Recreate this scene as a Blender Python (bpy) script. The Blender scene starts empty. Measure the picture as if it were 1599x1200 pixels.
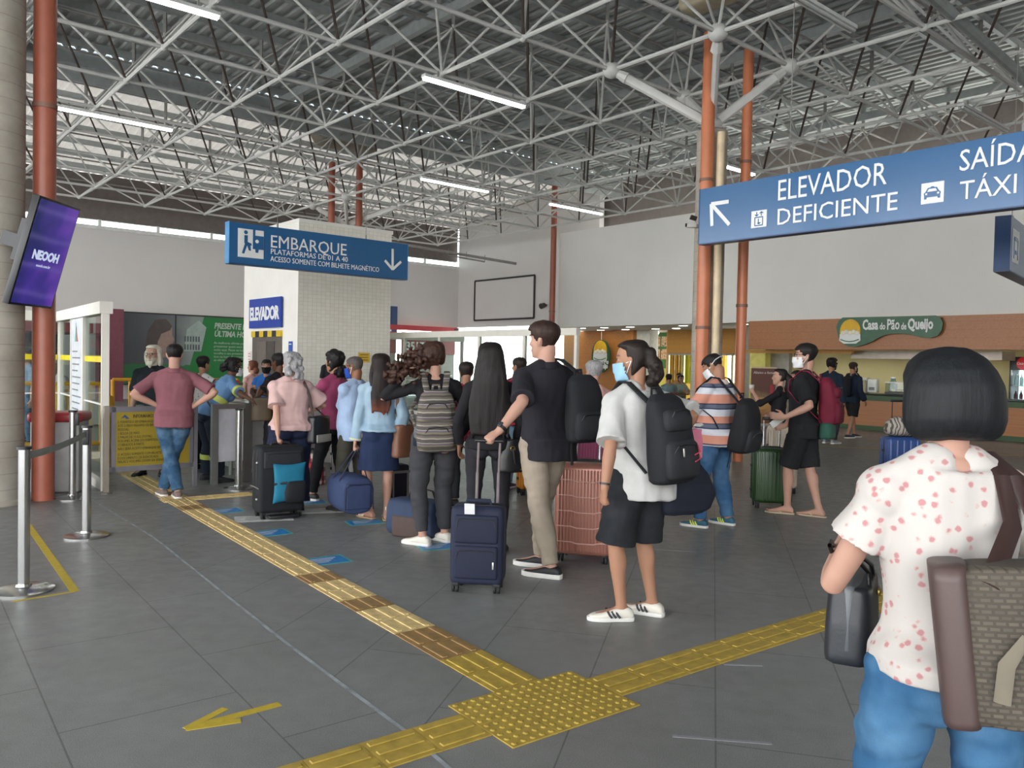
import bpy, bmesh, math, random
import numpy as np
from mathutils import Vector, Matrix, noise

random.seed(7)
rng = np.random.default_rng(7)
SC = bpy.context.scene
V = Vector

# ------------------------------------------------------------------ camera, sky, exposure
CAM_F, CAM_PITCH, CAM_ROLL, EYE = 1261.0, 0.02736, 0.02073, 1.6
def camera_axes():
    f = V((0, math.cos(CAM_PITCH), -math.sin(CAM_PITCH)))
    r0 = V((1, 0, 0)); u0 = r0.cross(f)
    r = r0 * math.cos(CAM_ROLL) + u0 * math.sin(CAM_ROLL)
    return r, r.cross(f), f
CR, CU, CF = camera_axes()
cam = bpy.data.cameras.new('camera')
cam.sensor_fit = 'HORIZONTAL'; cam.sensor_width = 36.0
cam.lens = 36.0 * CAM_F / 1599.0
cam.clip_end = 400
cam_ob = bpy.data.objects.new('camera', cam)
SC.collection.objects.link(cam_ob)
cam_ob.matrix_world = Matrix(((CR.x, CU.x, -CF.x, 0), (CR.y, CU.y, -CF.y, 0), (CR.z, CU.z, -CF.z, EYE), (0, 0, 0, 1)))
SC.camera = cam_ob

SC.view_settings.view_transform = 'Standard'
SC.view_settings.look = 'None'
SC.view_settings.gamma = 1.0
SC.view_settings.use_curve_mapping = False
SC.view_settings.exposure = 0.32

SKY_STRENGTH = 6.0
world = bpy.data.worlds.new('world'); SC.world = world
world.use_nodes = True
wn = world.node_tree.nodes; wl = world.node_tree.links
wn['Background'].inputs['Strength'].default_value = SKY_STRENGTH
wtc = wn.new('ShaderNodeTexCoord'); wsep = wn.new('ShaderNodeSeparateXYZ'); wr = wn.new('ShaderNodeValToRGB')
wl.new(wtc.outputs['Generated'], wsep.inputs[0]); wl.new(wsep.outputs['Z'], wr.inputs['Fac'])
wr.color_ramp.elements[0].position = 0.0; wr.color_ramp.elements[0].color = (1.0, 0.97, 0.93, 1)
wr.color_ramp.elements[1].position = 0.6; wr.color_ramp.elements[1].color = (0.80, 0.90, 1.0, 1)
wl.new(wr.outputs['Color'], wn['Background'].inputs['Color'])
sun_l = bpy.data.lights.new('sun', 'SUN'); sun_l.energy = 11.0; sun_l.angle = 0.03; sun_l.color = (1.0, 0.97, 0.93)
sun_o = bpy.data.objects.new('sun', sun_l); SC.collection.objects.link(sun_o)
sun_o.matrix_world = Matrix.Translation((0, 0, 40)) @ Vector((-0.30, 0.42, 0.86)).to_track_quat('Z', 'Y').to_matrix().to_4x4()
SC.cycles.max_bounces = 6
SC.cycles.diffuse_bounces = 4
SC.cycles.glossy_bounces = 3
SC.cycles.transmission_bounces = 6
SC.cycles.transparent_max_bounces = 12
SC.cycles.caustics_reflective = False
SC.cycles.caustics_refractive = False
SC.cycles.sample_clamp_indirect = 6.0

# ------------------------------------------------------------------ geometry of the place
# building axis: DA runs left and away, DB right and away
TB = 0.866
DA = V((-math.cos(TB), math.sin(TB), 0)); DB = V((math.sin(TB), math.cos(TB), 0))
UP = V((0, 0, 1))
def ray(px, py):
    return CR * ((px - 799.5) / CAM_F) - CU * ((py - 600) / CAM_F) + CF
def floor_at(px, py, z=0.0):
    d = ray(px, py); return V((0, 0, EYE)) + d * ((z - EYE) / d.z)
def at(px, py, Y):
    d = ray(px, py); return V((0, 0, EYE)) + d * (Y / d.y)
def on_plane(px, py, n, c):
    d = ray(px, py); return V((0, 0, EYE)) + d * ((c - EYE * n.z) / d.dot(n))
def frame(o, x, z=UP):
    x = x.normalized(); y = z.cross(x).normalized(); zz = x.cross(y)
    return Matrix(((x.x, y.x, zz.x, o[0]), (x.y, y.y, zz.y, o[1]), (x.z, y.z, zz.z, o[2]), (0, 0, 0, 1)))
def ab(a, b, z=0.0):
    p = DA * a + DB * b; return V((p.x, p.y, z))
def face_a(o): return frame(o, -DA)      # a face running along DA: x to the viewer's right, y away
def face_b(o): return frame(o, DB)       # a face running along DB

# ------------------------------------------------------------------ materials
def lin(h):
    h = h.lstrip('#'); c = [int(h[i:i + 2], 16) / 255 for i in (0, 2, 4)]
    return tuple(x / 12.92 if x <= 0.04045 else ((x + 0.055) / 1.055) ** 2.4 for x in c) + (1.0,)
MATS = {}
class NT:
    def __init__(s, m): s.t = m.node_tree; s.n = s.t.nodes; s.b = s.n['Principled BSDF']
    def new(s, k, **kw):
        n = s.n.new(k)
        for a, v in kw.items(): setattr(n, a, v)
        return n
    def ln(s, a, b): s.t.links.new(a, b)
    def coord(s, scale=(1, 1, 1), rot=(0, 0, 0), out='Object'):
        tc = s.new('ShaderNodeTexCoord'); mp = s.new('ShaderNodeMapping')
        mp.inputs['Scale'].default_value = scale; mp.inputs['Rotation'].default_value = rot
        s.ln(tc.outputs[out], mp.inputs[0]); return mp.outputs[0]
    def noise(s, vec, scale, detail=3, rough=0.6):
        n = s.new('ShaderNodeTexNoise'); n.inputs['Scale'].default_value = scale
        n.inputs['Detail'].default_value = detail; n.inputs['Roughness'].default_value = rough
        s.ln(vec, n.inputs['Vector']); return n.outputs['Fac']
    def ramp(s, fac, stops, interp='LINEAR'):
        r = s.new('ShaderNodeValToRGB'); r.color_ramp.interpolation = interp
        e = r.color_ramp.elements
        while len(e) < len(stops): e.new(0.5)
        for i, (p, c) in enumerate(stops):
            e[i].position = p; e[i].color = lin(c) if isinstance(c, str) else c
        s.ln(fac, r.inputs['Fac']); return r.outputs['Color']
    def mix(s, fac, a, b, mode='MIX'):
        m = s.new('ShaderNodeMix', data_type='RGBA', blend_type=mode)
        for x, k in ((fac, 0), (a, 6), (b, 7)):
            if hasattr(x, 'is_linked'): s.ln(x, m.inputs[k])
            else: m.inputs[k].default_value = x
        return m.outputs[2]
    def math(s, op, a, b=0.0, clamp=False):
        m = s.new('ShaderNodeMath', operation=op); m.use_clamp = clamp
        for x, k in ((a, 0), (b, 1)):
            if hasattr(x, 'is_linked'): s.ln(x, m.inputs[k])
            else: m.inputs[k].default_value = x
        return m.outputs[0]
    def sep(s, vec):
        x = s.new('ShaderNodeSeparateXYZ'); s.ln(vec, x.inputs[0]); return x.outputs
    def bump(s, h, strength, dist=0.01):
        b = s.new('ShaderNodeBump'); b.inputs['Strength'].default_value = strength; b.inputs['Distance'].default_value = dist
        s.ln(h, b.inputs['Height']); s.ln(b.outputs[0], s.b.inputs['Normal'])
def base(name, rough=0.6, metal=0.0, spec=0.5):
    m = bpy.data.materials.new(name); m.use_nodes = True
    t = NT(m); t.b.inputs['Roughness'].default_value = rough; t.b.inputs['Metallic'].default_value = metal
    t.b.inputs['Specular IOR Level'].default_value = spec
    return m, t
def mat(name, col, rough=0.6, metal=0.0, var=0.12, vscale=6.0, bump=0.0, bscale=60.0, spec=0.5, stretch=(1, 1, 1), coat=0.0):
    if name in MATS: return MATS[name]
    m, t = base(name, rough, metal, spec)
    c = lin(col); v = t.coord(stretch)
    f = t.noise(v, vscale, 4)
    lo = tuple(x * (1 - var) for x in c[:3]) + (1,); hi = tuple(min(1, x * (1 + var)) for x in c[:3]) + (1,)
    t.ln(t.ramp(f, [(0.3, lo), (0.7, hi)]), t.b.inputs['Base Color'])
    if bump: t.bump(t.noise(v, bscale, 2), bump, 0.004)
    if coat: t.b.inputs['Coat Weight'].default_value = coat
    MATS[name] = m; return m
def glow(name, col, strength, base_col='#ffffff'):
    if name in MATS: return MATS[name]
    m, t = base(name, 0.5); t.b.inputs['Base Color'].default_value = lin(base_col)
    f = t.noise(t.coord(), 3.0)
    t.ln(t.ramp(f, [(0.2, tuple(x * .93 for x in lin(col)[:3]) + (1,)), (0.8, lin(col))]), t.b.inputs['Emission Color'])
    t.b.inputs['Emission Strength'].default_value = strength
    MATS[name] = m; return m
def glass(name, tint='#e8f2f0', rough=0.02, alpha=0.16):
    if name in MATS: return MATS[name]
    m = bpy.data.materials.new(name); m.use_nodes = True
    n = m.node_tree.nodes; l = m.node_tree.links; n.remove(n['Principled BSDF'])
    tr = n.new('ShaderNodeBsdfTransparent'); tr.inputs[0].default_value = lin(tint)
    gl = n.new('ShaderNodeBsdfGlossy'); gl.inputs['Roughness'].default_value = rough
    fr = n.new('ShaderNodeLayerWeight'); fr.inputs[0].default_value = 0.5
    mx = n.new('ShaderNodeMixShader'); pw = n.new('ShaderNodeMath'); pw.operation = 'POWER'; pw.inputs[1].default_value = 4.0
    ad = n.new('ShaderNodeMath'); ad.operation = 'MULTIPLY_ADD'; ad.inputs[1].default_value = 0.6; ad.inputs[2].default_value = alpha * 0.2
    l.new(fr.outputs['Facing'], pw.inputs[0]); l.new(pw.outputs[0], ad.inputs[0]); l.new(ad.outputs[0], mx.inputs[0])
    l.new(tr.outputs[0], mx.inputs[1]); l.new(gl.outputs[0], mx.inputs[2])
    l.new(mx.outputs[0], n['Material Output'].inputs[0])
    MATS[name] = m; return m

# ------------------------------------------------------------------ mesh helpers
def ring(c, X, Y, rx, ry, n=14, p=2.0):
    out = []
    for i in range(n):
        a = 2 * math.pi * i / n; ca, sa = math.cos(a), math.sin(a)
        out.append(c + X * (rx * math.copysign(abs(ca) ** (2 / p), ca)) + Y * (ry * math.copysign(abs(sa) ** (2 / p), sa)))
    return out
class MB:
    def __init__(s): s.bm = bmesh.new()
    def loft(s, rings, cap=True, mi=0):
        rows = [[s.bm.verts.new(p) for p in r] for r in rings]
        n = len(rows[0])
        for a, b in zip(rows, rows[1:]):
            for i in range(n):
                f = s.bm.faces.new((a[i], a[(i + 1) % n], b[(i + 1) % n], b[i])); f.material_index = mi; f.smooth = True
        if cap:
            f = s.bm.faces.new(rows[0][::-1]); f.material_index = mi
            f = s.bm.faces.new(rows[-1]); f.material_index = mi
        return s
    def tube(s, pts, rad, n=10, ref=None, cap='flat', closed=False, mi=0, p=2.0):
        pts = [V(q) for q in pts]; m = len(pts)
        if not isinstance(rad, (list, tuple)): rad = [rad] * m
        elif isinstance(rad, tuple): rad = [rad] * m
        rr = [(r, r) if not isinstance(r, (list, tuple)) else r for r in rad]
        T = []
        for i in range(m):
            if closed: t = pts[(i + 1) % m] - pts[i - 1]
            else: t = pts[min(i + 1, m - 1)] - pts[max(i - 1, 0)]
            T.append(t.normalized() if t.length > 1e-9 else V((0, 0, 1)))
        X = None; rings = []
        for i in range(m):
            if ref is not None: r0 = V(ref)
            else: r0 = X if X is not None else (V((1, 0, 0)) if abs(T[i].x) < 0.8 else V((0, 1, 0)))
            X = r0 - T[i] * r0.dot(T[i])
            if X.length < 1e-6: X = V((0, 1, 0)) - T[i] * T[i].y
            X.normalize(); Y = T[i].cross(X)
            rings.append((pts[i], X.copy(), Y, rr[i][0], rr[i][1]))
        if cap == 'round' and not closed:
            def ends(g, t):
                c, X, Y, rx, ry = g; q = min(rx, ry)
                return [(c + t * (q * .96), X, Y, rx * .25, ry * .25), (c + t * (q * .75), X, Y, rx * .66, ry * .66), (c + t * (q * .4), X, Y, rx * .92, ry * .92)]
            a = ends(rings[0], -T[0]); b = ends(rings[-1], T[-1])
            rings = a + rings + b[::-1]
        R = [ring(g[0], g[1], g[2], g[3], g[4], n, p) for g in rings]
        if closed: s.loft(R + [R[0]], cap=False, mi=mi); bmesh.ops.remove_doubles(s.bm, verts=s.bm.verts, dist=1e-5)
        else: s.loft(R, mi=mi)
        return s
    def cyl(s, p, q, r, r2=None, n=16, mi=0):
        return s.tube([p, q], [r, r if r2 is None else r2], n=n, mi=mi)
    def box(s, c, size, M=None, bev=0.0, seg=2, mi=0, taper=None):
        b = bmesh.new(); bmesh.ops.create_cube(b, size=1.0)
        for v in b.verts:
            k = 1.0
            if taper is not None and v.co.z > 0: k = taper
            v.co = V((v.co.x * size[0] * k, v.co.y * size[1] * k, v.co.z * size[2]))
        if bev: bmesh.ops.bevel(b, geom=list(b.edges), offset=bev, segments=seg, profile=0.5, affect='EDGES', clamp_overlap=True)
        return s.add(b, Matrix.Translation(V(c)) if M is None else M @ Matrix.Translation(V(c)), mi, smooth=bev > 0)
    def ell(s, c, r, M=None, u=16, v=10, mi=0):
        b = bmesh.new(); bmesh.ops.create_uvsphere(b, u_segments=u, v_segments=v, radius=1.0)
        T = Matrix.Translation(V(c)) @ Matrix.Diagonal((r[0], r[1], r[2], 1)) if M is None else M @ Matrix.Translation(V(c)) @ Matrix.Diagonal((r[0], r[1], r[2], 1))
        return s.add(b, T, mi, True)
    def prism(s, poly, h, M=None, mi=0, bev=0.0):
        b = bmesh.new(); vs = [b.verts.new((p[0], p[1], 0)) for p in poly]
        f = b.faces.new(vs)
        r = bmesh.ops.extrude_face_region(b, geom=[f])
        for e in r['geom']:
            if isinstance(e, bmesh.types.BMVert): e.co.z += h
        bmesh.ops.recalc_face_normals(b, faces=b.faces)
        if bev: bmesh.ops.bevel(b, geom=[e for e in b.edges], offset=bev, segments=2, profile=.5, affect='EDGES', clamp_overlap=True)
        return s.add(b, M or Matrix.Identity(4), mi, False)
    def lathe(s, prof, o=(0, 0, 0), n=24, mi=0):
        rings = [ring(V(o) + UP * z, V((1, 0, 0)), V((0, 1, 0)), max(r, 1e-4), max(r, 1e-4), n) for r, z in prof]
        return s.loft(rings, mi=mi)
    def quad(s, pts, mi=0):
        f = s.bm.faces.new([s.bm.verts.new(V(p)) for p in pts]); f.material_index = mi; return s
    def add(s, b, M, mi=0, smooth=True):
        mp = {}
        for v in b.verts: mp[v] = s.bm.verts.new(M @ v.co)
        for f in b.faces:
            try: g = s.bm.faces.new([mp[v] for v in f.verts])
            except ValueError: continue
            g.material_index = mi; g.smooth = smooth
        b.free(); return s
    def xf(s, M):
        for v in s.bm.verts: v.co = M @ v.co
        return s
    def mesh(s, name='m'):
        bmesh.ops.recalc_face_normals(s.bm, faces=s.bm.faces)
        me = bpy.data.meshes.new(name); s.bm.to_mesh(me); s.bm.free(); return me
    def build(s, name, m, parent=None, M=None, sharp=35):
        me = s.mesh(name); return put(name, me, m, parent, M, sharp)
def put(name, me, m, parent=None, M=None, sharp=None):
    for k in (m if isinstance(m, (list, tuple)) else [m]): me.materials.append(k)
    if sharp:
        try: me.set_sharp_from_angle(angle=math.radians(sharp))
        except Exception: pass
    o = bpy.data.objects.new(name, me); SC.collection.objects.link(o)
    if parent is not None: o.parent = parent
    if M is not None: o.matrix_basis = M
    return o
def tag(o, label=None, cat=None, group=None, kind=None):
    if label: o['label'] = label
    if cat: o['category'] = cat
    if group: o['group'] = group
    if kind: o['kind'] = kind
    return o
def thing(name, label, cat, M=None, group=None):
    o = bpy.data.objects.new(name, None); SC.collection.objects.link(o); o.empty_display_size = 0.1
    if M is not None: o.matrix_basis = M if isinstance(M, Matrix) else Matrix.Translation(V(M))
    return tag(o, label, cat, group)
def struct(o, label=None):
    o['kind'] = 'structure'
    if label: o['label'] = label
    return o
def text(name, s, size, m, parent, M, align='LEFT', extrude=0.004, sx=1.0, shear=0.0, spacing=1.0, bold=0.0, line=1.0):
    c = bpy.data.curves.new(name, 'FONT'); c.body = s; c.size = size; c.align_x = align; c.extrude = extrude
    c.shear = shear; c.space_character = spacing; c.offset = bold; c.space_line = line; c.resolution_u = 2
    o = bpy.data.objects.new(name, c); SC.collection.objects.link(o)
    dg = bpy.context.evaluated_depsgraph_get(); dg.update()
    me = bpy.data.meshes.new_from_object(o.evaluated_get(dg)); bpy.data.objects.remove(o); bpy.data.curves.remove(c)
    me.transform(Matrix.Diagonal((sx, 1, 1, 1)))
    me.materials.clear()
    return put(name, me, m, parent, M)
STAND = Matrix(((1, 0, 0, 0), (0, 0, -1, 0), (0, 1, 0, 0), (0, 0, 0, 1)))   # flat xy artwork stood upright facing -y
def up_at(x, z, y=0.0): return Matrix.Translation(V((x, y, z))) @ STAND
# ------------------------------------------------------------------ floor
def floor_material():
    m, t = base('stone_floor', 0.38, 0, 0.35)
    v = t.coord()
    sp = t.noise(v, 260, 2, 0.8); big = t.noise(v, 0.7, 4); mid = t.noise(v, 9, 4)
    c1 = t.ramp(sp, [(0.36, '#656565'), (0.52, '#7f7f7e'), (0.68, '#9b9b99')])
    c2 = t.ramp(big, [(0.3, '#dedddA'), (0.7, '#ffffff')])
    c = t.mix(0.85, c1, c2, 'MULTIPLY')
    c = t.mix(t.ramp(mid, [(0.45, '#000000'), (0.8, '#3a3a3a')]), c, lin('#4c4b49'))
    # slab joints, two laying directions either side of the expansion joint
    def joints(rot, sx, sy, off):
        br = t.new('ShaderNodeTexBrick'); br.offset = 0.5
        mp = t.new('ShaderNodeMapping'); tc = t.new('ShaderNodeTexCoord')
        mp.inputs['Rotation'].default_value = (0, 0, rot); mp.inputs['Location'].default_value = off
        t.ln(tc.outputs['Object'], mp.inputs[0]); t.ln(mp.outputs[0], br.inputs['Vector'])
        br.inputs['Scale'].default_value = 1.0; br.inputs['Brick Width'].default_value = sx; br.inputs['Row Height'].default_value = sy
        br.inputs['Mortar Size'].default_value = 0.004; br.inputs['Mortar Smooth'].default_value = 0.1
        return br.outputs['Fac']
    j1 = joints(math.radians(52.5), 1.15, 0.75, (0.35, 0.2, 0)); j2 = joints(math.radians(-76), 1.2, 0.62, (0.1, 0.05, 0))
    s = t.sep(v)
    side = t.math('GREATER_THAN', t.math('ADD', t.math('MULTIPLY', s[0], 0.798), t.math('MULTIPLY', s[1], 0.602)), 1.72)
    jm = t.new('ShaderNodeMix'); t.ln(side, jm.inputs[0]); t.ln(j1, jm.inputs[2]); t.ln(j2, jm.inputs[3])
    jj = t.math('MULTIPLY', jm.outputs[0], 0.55)
    c = t.mix(jj, c, lin('#2c2b2a'))
    t.ln(c, t.b.inputs['Base Color'])
    t.ln(t.ramp(mid, [(0.3, (0.33,) * 3 + (1,)), (0.75, (0.5,) * 3 + (1,))]), t.b.inputs['Roughness'])
    t.bump(sp, 0.05, 0.002)
    return m
b = MB(); b.quad([ab(-11.5, -13.5), ab(-11.5, 30.5), ab(32, 30.5), ab(32, -13.5)])
struct(b.build('floor', floor_material()), 'dark grey speckled stone floor of the station hall')
b = MB(); b.quad([(-300, -300, -.05), (300, -300, -.05), (300, 300, -.05), (-300, 300, -.05)])
struct(b.build('ground', mat('concrete_yard', '#cac8c4', 0.9)), 'pale concrete ground outside the hall')

# ------------------------------------------------------------------ roof
white_steel = mat('white_steel', '#c9c8c4', 0.45, 0, 0.06)
dark_steel = mat('weathered_steel', '#8d8a86', 0.6, 0, 0.15)
brown_steel = mat('rusty_primer_steel', '#4a3d37', 0.7)
zinc = mat('zinc_beam', '#a9aead', 0.5, 0.15)
def deck_material(name, c0, c1, transl=0.0):
    m, t = base(name, 0.55, 0.0, 0.4)
    v = t.coord(); c = t.ramp(t.noise(v, 1.2, 4), [(0.3, c0), (0.7, c1)])
    t.ln(c, t.b.inputs['Base Color'])
    if transl:
        n = t.n; tr = n.new('ShaderNodeBsdfTranslucent'); tr.inputs[0].default_value = lin('#fff6ec')
        mx = n.new('ShaderNodeMixShader'); mx.inputs[0].default_value = transl
        t.ln(t.b.outputs[0], mx.inputs[1]); t.ln(tr.outputs[0], mx.inputs[2]); t.ln(mx.outputs[0], n['Material Output'].inputs[0])
    return m
deck_grey = deck_material('zinc_deck', '#a4a8a7', '#c6c9c7')
deck_light = deck_material('lit_look_deck', '#b9b6b0', '#d6d2ca', 0.045)  # translucency added so the far deck looks brightly lit
def corrugated(a0, a1, b0, b1, z, pitch=0.26, h=0.05, z1=None):
    # ribs run along DA, wave across DB
    m = MB(); n = int((b1 - b0) / pitch); pts = []
    for i in range(n):
        y = b0 + i * pitch
        pts += [(y, z), (y + pitch * .38, z), (y + pitch * .5, z + h), (y + pitch * .88, z + h)]
    rows = [[m.bm.verts.new(ab(a, y, zz + (0 if z1 is None or a == a0 else z1 - z))) for y, zz in pts] for a in (a0, a1)]
    for i in range(len(pts) - 1):
        m.bm.faces.new((rows[0][i], rows[0][i + 1], rows[1][i + 1], rows[1][i]))
    return m
ZB, ZT, ZD = 6.6, 8.0, 8.62
def zt(a): return ZT - max(0, a - 24) * .11
NA, NB = 2.15, 2.0
A_NODES = [11.7 + NA * i for i in range(-8, 9)]
B_NODES = [2.2 + NB * i for i in range(-6, 11)]
struct(corrugated(-11, 21.0, -13, 24, ZD).build('ceiling', deck_grey, sharp=20), 'grey corrugated metal roof deck')
struct(corrugated(22.3, 31.2, -13, 24, ZD + .35, z1=7.75).build('ceiling_lit_look', deck_light, sharp=20), 'corrugated roof strip at the back left, made translucent to look brightly lit')
b = MB()
b.box((0, 0, 0), (37, 1.3, 0.04), face_b(ab(21.65, 5.5, ZD - .32))); b.box((0, 0, 0), (37, 1.5, 0.04), face_b(ab(21.7, 5.5, ZD + .42)))
b.box((0, 0, 0), (37, 0.05, .95), face_b(ab(21.05, 5.5, ZD - .06 - .2)))
b.box((0, 0, 0), (37, 0.05, .75), face_b(ab(22.3, 5.5, ZD - .02)))
struct(b.build('trim_1', zinc), 'grey roof gutter box across the hall')
# purlins under the deck
b = MB()
for a in A_NODES:
    for da in (0.0, 1.07):
        aa = a + da
        if aa > 31: continue
        if 21.0 < aa < 22.4: continue
        zz = ZD - .09 + (.35 - (aa - 22.3) * .137 if aa > 22 else 0)
        b.box((0, 0, 0), (36, 0.09, 0.15), face_b(ab(aa, 5.5, zz)))
for bb in (-9.8, -3.8, 2.2, 8.2, 14.2, 20.2):
    b.box((0, 0, 0), (28, 0.14, 0.2), face_a(ab(7, bb + 1.0, ZD - .27)))
struct(b.build('ceiling_purlins', zinc), 'steel purlins carrying the roof deck')
# space frame
sf = thing('ceiling_space_frame', None, None); struct(sf, 'white steel tube space frame under the roof'); del_keys = sf
bot, top_, dia, dark, nod = MB(), MB(), MB(), MB(), MB()
def inside(a, bb): return -4 <= a <= 30.2 and -9.5 <= bb <= 21.8
for a in A_NODES:
    for bb in B_NODES:
        p = ab(a, bb, ZB)
        if not inside(a, bb): continue
        nod.ell(p, (.07, .07, .065), u=8, v=6)
        if inside(a + NA, bb): bot.cyl(p, ab(a + NA, bb, ZB), .035, n=7)
        if inside(a, bb + NB): bot.cyl(p, ab(a, bb + NB, ZB), .035, n=7)
        for k, (sa, sb) in enumerate(((1, 1), (1, -1), (-1, 1), (-1, -1))):
            ta, tb = a + sa * NA / 2, bb + sb * NB / 2
            (dark if k == 3 and rng.random() < .7 else dia).cyl(p, ab(ta, tb, zt(ta)), .024, n=6)
        ta, tb = a + NA / 2, bb + NB / 2
        q = ab(ta, tb, zt(ta))
        nod.ell(q, (.06, .06, .06), u=6, v=5)
        top_.cyl(q, ab(ta + NA, tb, zt(ta + NA)), .026, n=6); top_.cyl(q, ab(ta, tb + NB, zt(ta)), .026, n=6)
        zr = ZD - .1 + (.35 - (ta - 22.3) * .137 if ta > 22 else 0); top_.box((0, 0, 0), (.06, .06, zr - zt(ta)), Matrix.Translation(ab(ta, tb, (zr + zt(ta)) / 2)))
bot.build('bottom_chord', white_steel, sf); top_.build('top_chord', dark_steel, sf); dia.build('diagonal', white_steel, sf)
dark.build('primer_diagonal', brown_steel, sf); nod.build('node', white_steel, sf)
# heavier beam pipe along the right of the roof
b = MB(); b.cyl(at(1440, -20, 11), at(1640, 160, 14.0), .085, n=10)
struct(b.build('trim_2', mat('grey_pipe', '#8f9492', 0.5)), 'thick grey roof pipe crossing above the blue sign')

# ------------------------------------------------------------------ columns
concrete = mat('column_concrete', '#b3aa99', 0.85, 0, 0.1, 3.0, 0.25, 30)
orange = mat('orange_pipe_paint', '#c27550', 0.4, 0, 0.1, 4)
redpipe = mat('red_pipe_paint', '#a05a46', 0.4, 0, 0.1, 4)
def column_concrete_mat():
    m, t = base('ringed_concrete', 0.85)
    v = t.coord(); z = t.sep(v)[2]
    w = t.math('FRACT', t.math('MULTIPLY', z, 6.0)); seam = t.math('LESS_THAN', w, 0.06)
    c = t.ramp(t.noise(v, 3, 5), [(0.3, '#989085'), (0.7, '#b3aca0')])
    t.ln(t.mix(t.math('MULTIPLY', seam, .35), c, lin('#6b6459')), t.b.inputs['Base Color']); return m
ringed = column_concrete_mat()
def pipe_thing(p, r, z1, m, label, bands=(2.2, 4.6)):
    t = thing('drain_pipe', label, 'pipe', V((p.x, p.y, 0)))
    b = MB(); b.cyl((0, 0, 0), (0, 0, z1), r, n=20); b.build('pipe', m, t)
    for z in bands:
        b = MB(); b.cyl((0, 0, z), (0, 0, z + .05), r + .012, n=20); b.build('pipe_clamp', mat('clamp_steel', '#7d5a4c', .5), t)
    return t
def column(name, p, r, ztop, zc, strut=True):
    b = MB(); b.lathe([(r + .03, 0), (r + .03, .04), (r, .06), (r, ztop), (r * .9, ztop + .03)], (0, 0, 0), 28)
    o = b.build(name, ringed, None, Matrix.Translation(V((p.x, p.y, 0)))); struct(o)
    if strut:
        s = MB(); c = V((p.x, p.y, ztop + .12)); s.ell(c, (.16, .16, .14)); a0, b0 = p.dot(DA), p.dot(DB)
        na = sorted(A_NODES, key=lambda x: abs(x - a0))[:2]; nb = sorted(B_NODES, key=lambda x: abs(x - b0))[:2]
        for x in na:
            for y in nb:
                e = ab(x, y, ZB)
                d = (e - c).normalized()
                s.tube([c + d * .1, e - d * .2], [(.085, .06), (.085, .06)], n=8, ref=(0, 0, 1)); s.tube([e - d * .3, e], [.1, .05], n=8); s.ell(e, (.15, .15, .14))
        struct(s.build(name + '_struts', white_steel))
    return o
PC = V((3.26, 13.6, 0))
column('pillar_right', PC, .25, 5.5, ZB)
pipe_thing(at(1100, 400, 13.25), .105, 7.0, orange, 'orange drain pipe on the left of the concrete column behind the striped shirt man')
pipe_thing(at(1160.5, 400, 13.62), .085, 6.9, orange, 'orange drain pipe on the right of the concrete column by the snack bar', (2.6, 5.0))
p = at(1118, 500, 13.22); b = MB(); b.cyl((0, 0, 0), (0, 0, 5.4), .065, n=14)
tag(b.build('conduit_pipe', mat('cream_pipe', '#d9c6a4', .5), None, Matrix.Translation(V((p.x, p.y, 0)))), 'cream painted pipe against the concrete column', 'pipe')
p = at(1119.5, 560, 13.2); b = MB(); b.cyl((0, 0, 0), (0, 0, 2.25), .016, n=8)
tag(b.build('cable_tube', mat('black_rubber', '#1c1c1e', .6), None, Matrix.Translation(V((p.x, p.y, 0)))), 'thin black cable tube running up the cream pipe', 'pipe')
g = thing('roof_gutter_funnel', 'beige gutter funnel on top of the orange pipes under the roof', 'gutter', at(1120, 8, 13.4))
b = MB(); b.box((0, 0, .22), (1.3, .5, .4), frame(V((0, 0, 0)), -DA), .1, 3); b.build('trough', mat('beige_gutter', '#b3a88d', .6), g)
# left column, its pipe
PL = V((-5.43, 8.42, 0))
column('pillar_left', PL, .30, 6.2, ZB, strut=True)
pipe_thing(V((-5.06, 8.72, 0)), .112, 8.4, redpipe, 'reddish orange drain pipe behind the purple screen', (2.35, 4.2, 5.4))
# elevator column with two pipes
PE = V((-5.6, 27.0, 0))
column('pillar_back', PE, .28, 5.9, ZB)
for px, lab in ((518, 'left of the two red pipes rising behind the white lift shaft'), (561, 'right of the two red pipes rising behind the white lift shaft')):
    pipe_thing(at(px, 300, 26.6), .11, 8.0, redpipe, 'red drain pipe, ' + lab, (3, 5))
g = thing('roof_gutter_funnel', 'grey brown gutter funnel above the two red pipes', 'gutter', at(540, 232, 26.6))
b = MB(); b.box((0, 0, .2), (1.9, .7, .45), frame(V((0, 0, 0)), DB), .12, 3, taper=1.25); b.build('trough', mat('dull_gutter', '#8c8273', .7), g)
p = on_plane(864, 400, DB, 20.8)
pipe_thing(V((p.x, p.y, 0)), .11, 8.2, redpipe, 'slim red pipe standing at the corner of the pale upper wall', (3.5,))

# ------------------------------------------------------------------ walls
wallpaint = mat('wall_paint', '#e3e1dd', 0.8, 0, 0.03, .6)
wallgrey = mat('wall_paint_grey', '#cfccca', 0.8, 0, 0.03, .6)
def wall(name, M, w, h, th, m, z0=0.0, label=None):
    b = MB(); b.box((w / 2, th / 2, z0 + h / 2), (w, th, h), M); return struct(b.build(name, m), label)
BN = 21.0
wall('wall_right', face_a(ab(22.1, BN)), 32, 3.52, .25, wallpaint, 2.93, 'pale upper wall above the snack bar')
wall('wall_back', face_a(ab(30.6, 22.6)), 9.0, 6.2, .25, wallgrey, 3.15, 'grey back wall with an outlined board')
wall('wall_left', face_b(ab(30.6, -14)), 36.6, 2.9, .25, wallgrey, 3.0, 'grey back left wall under a strip of windows')
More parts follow.
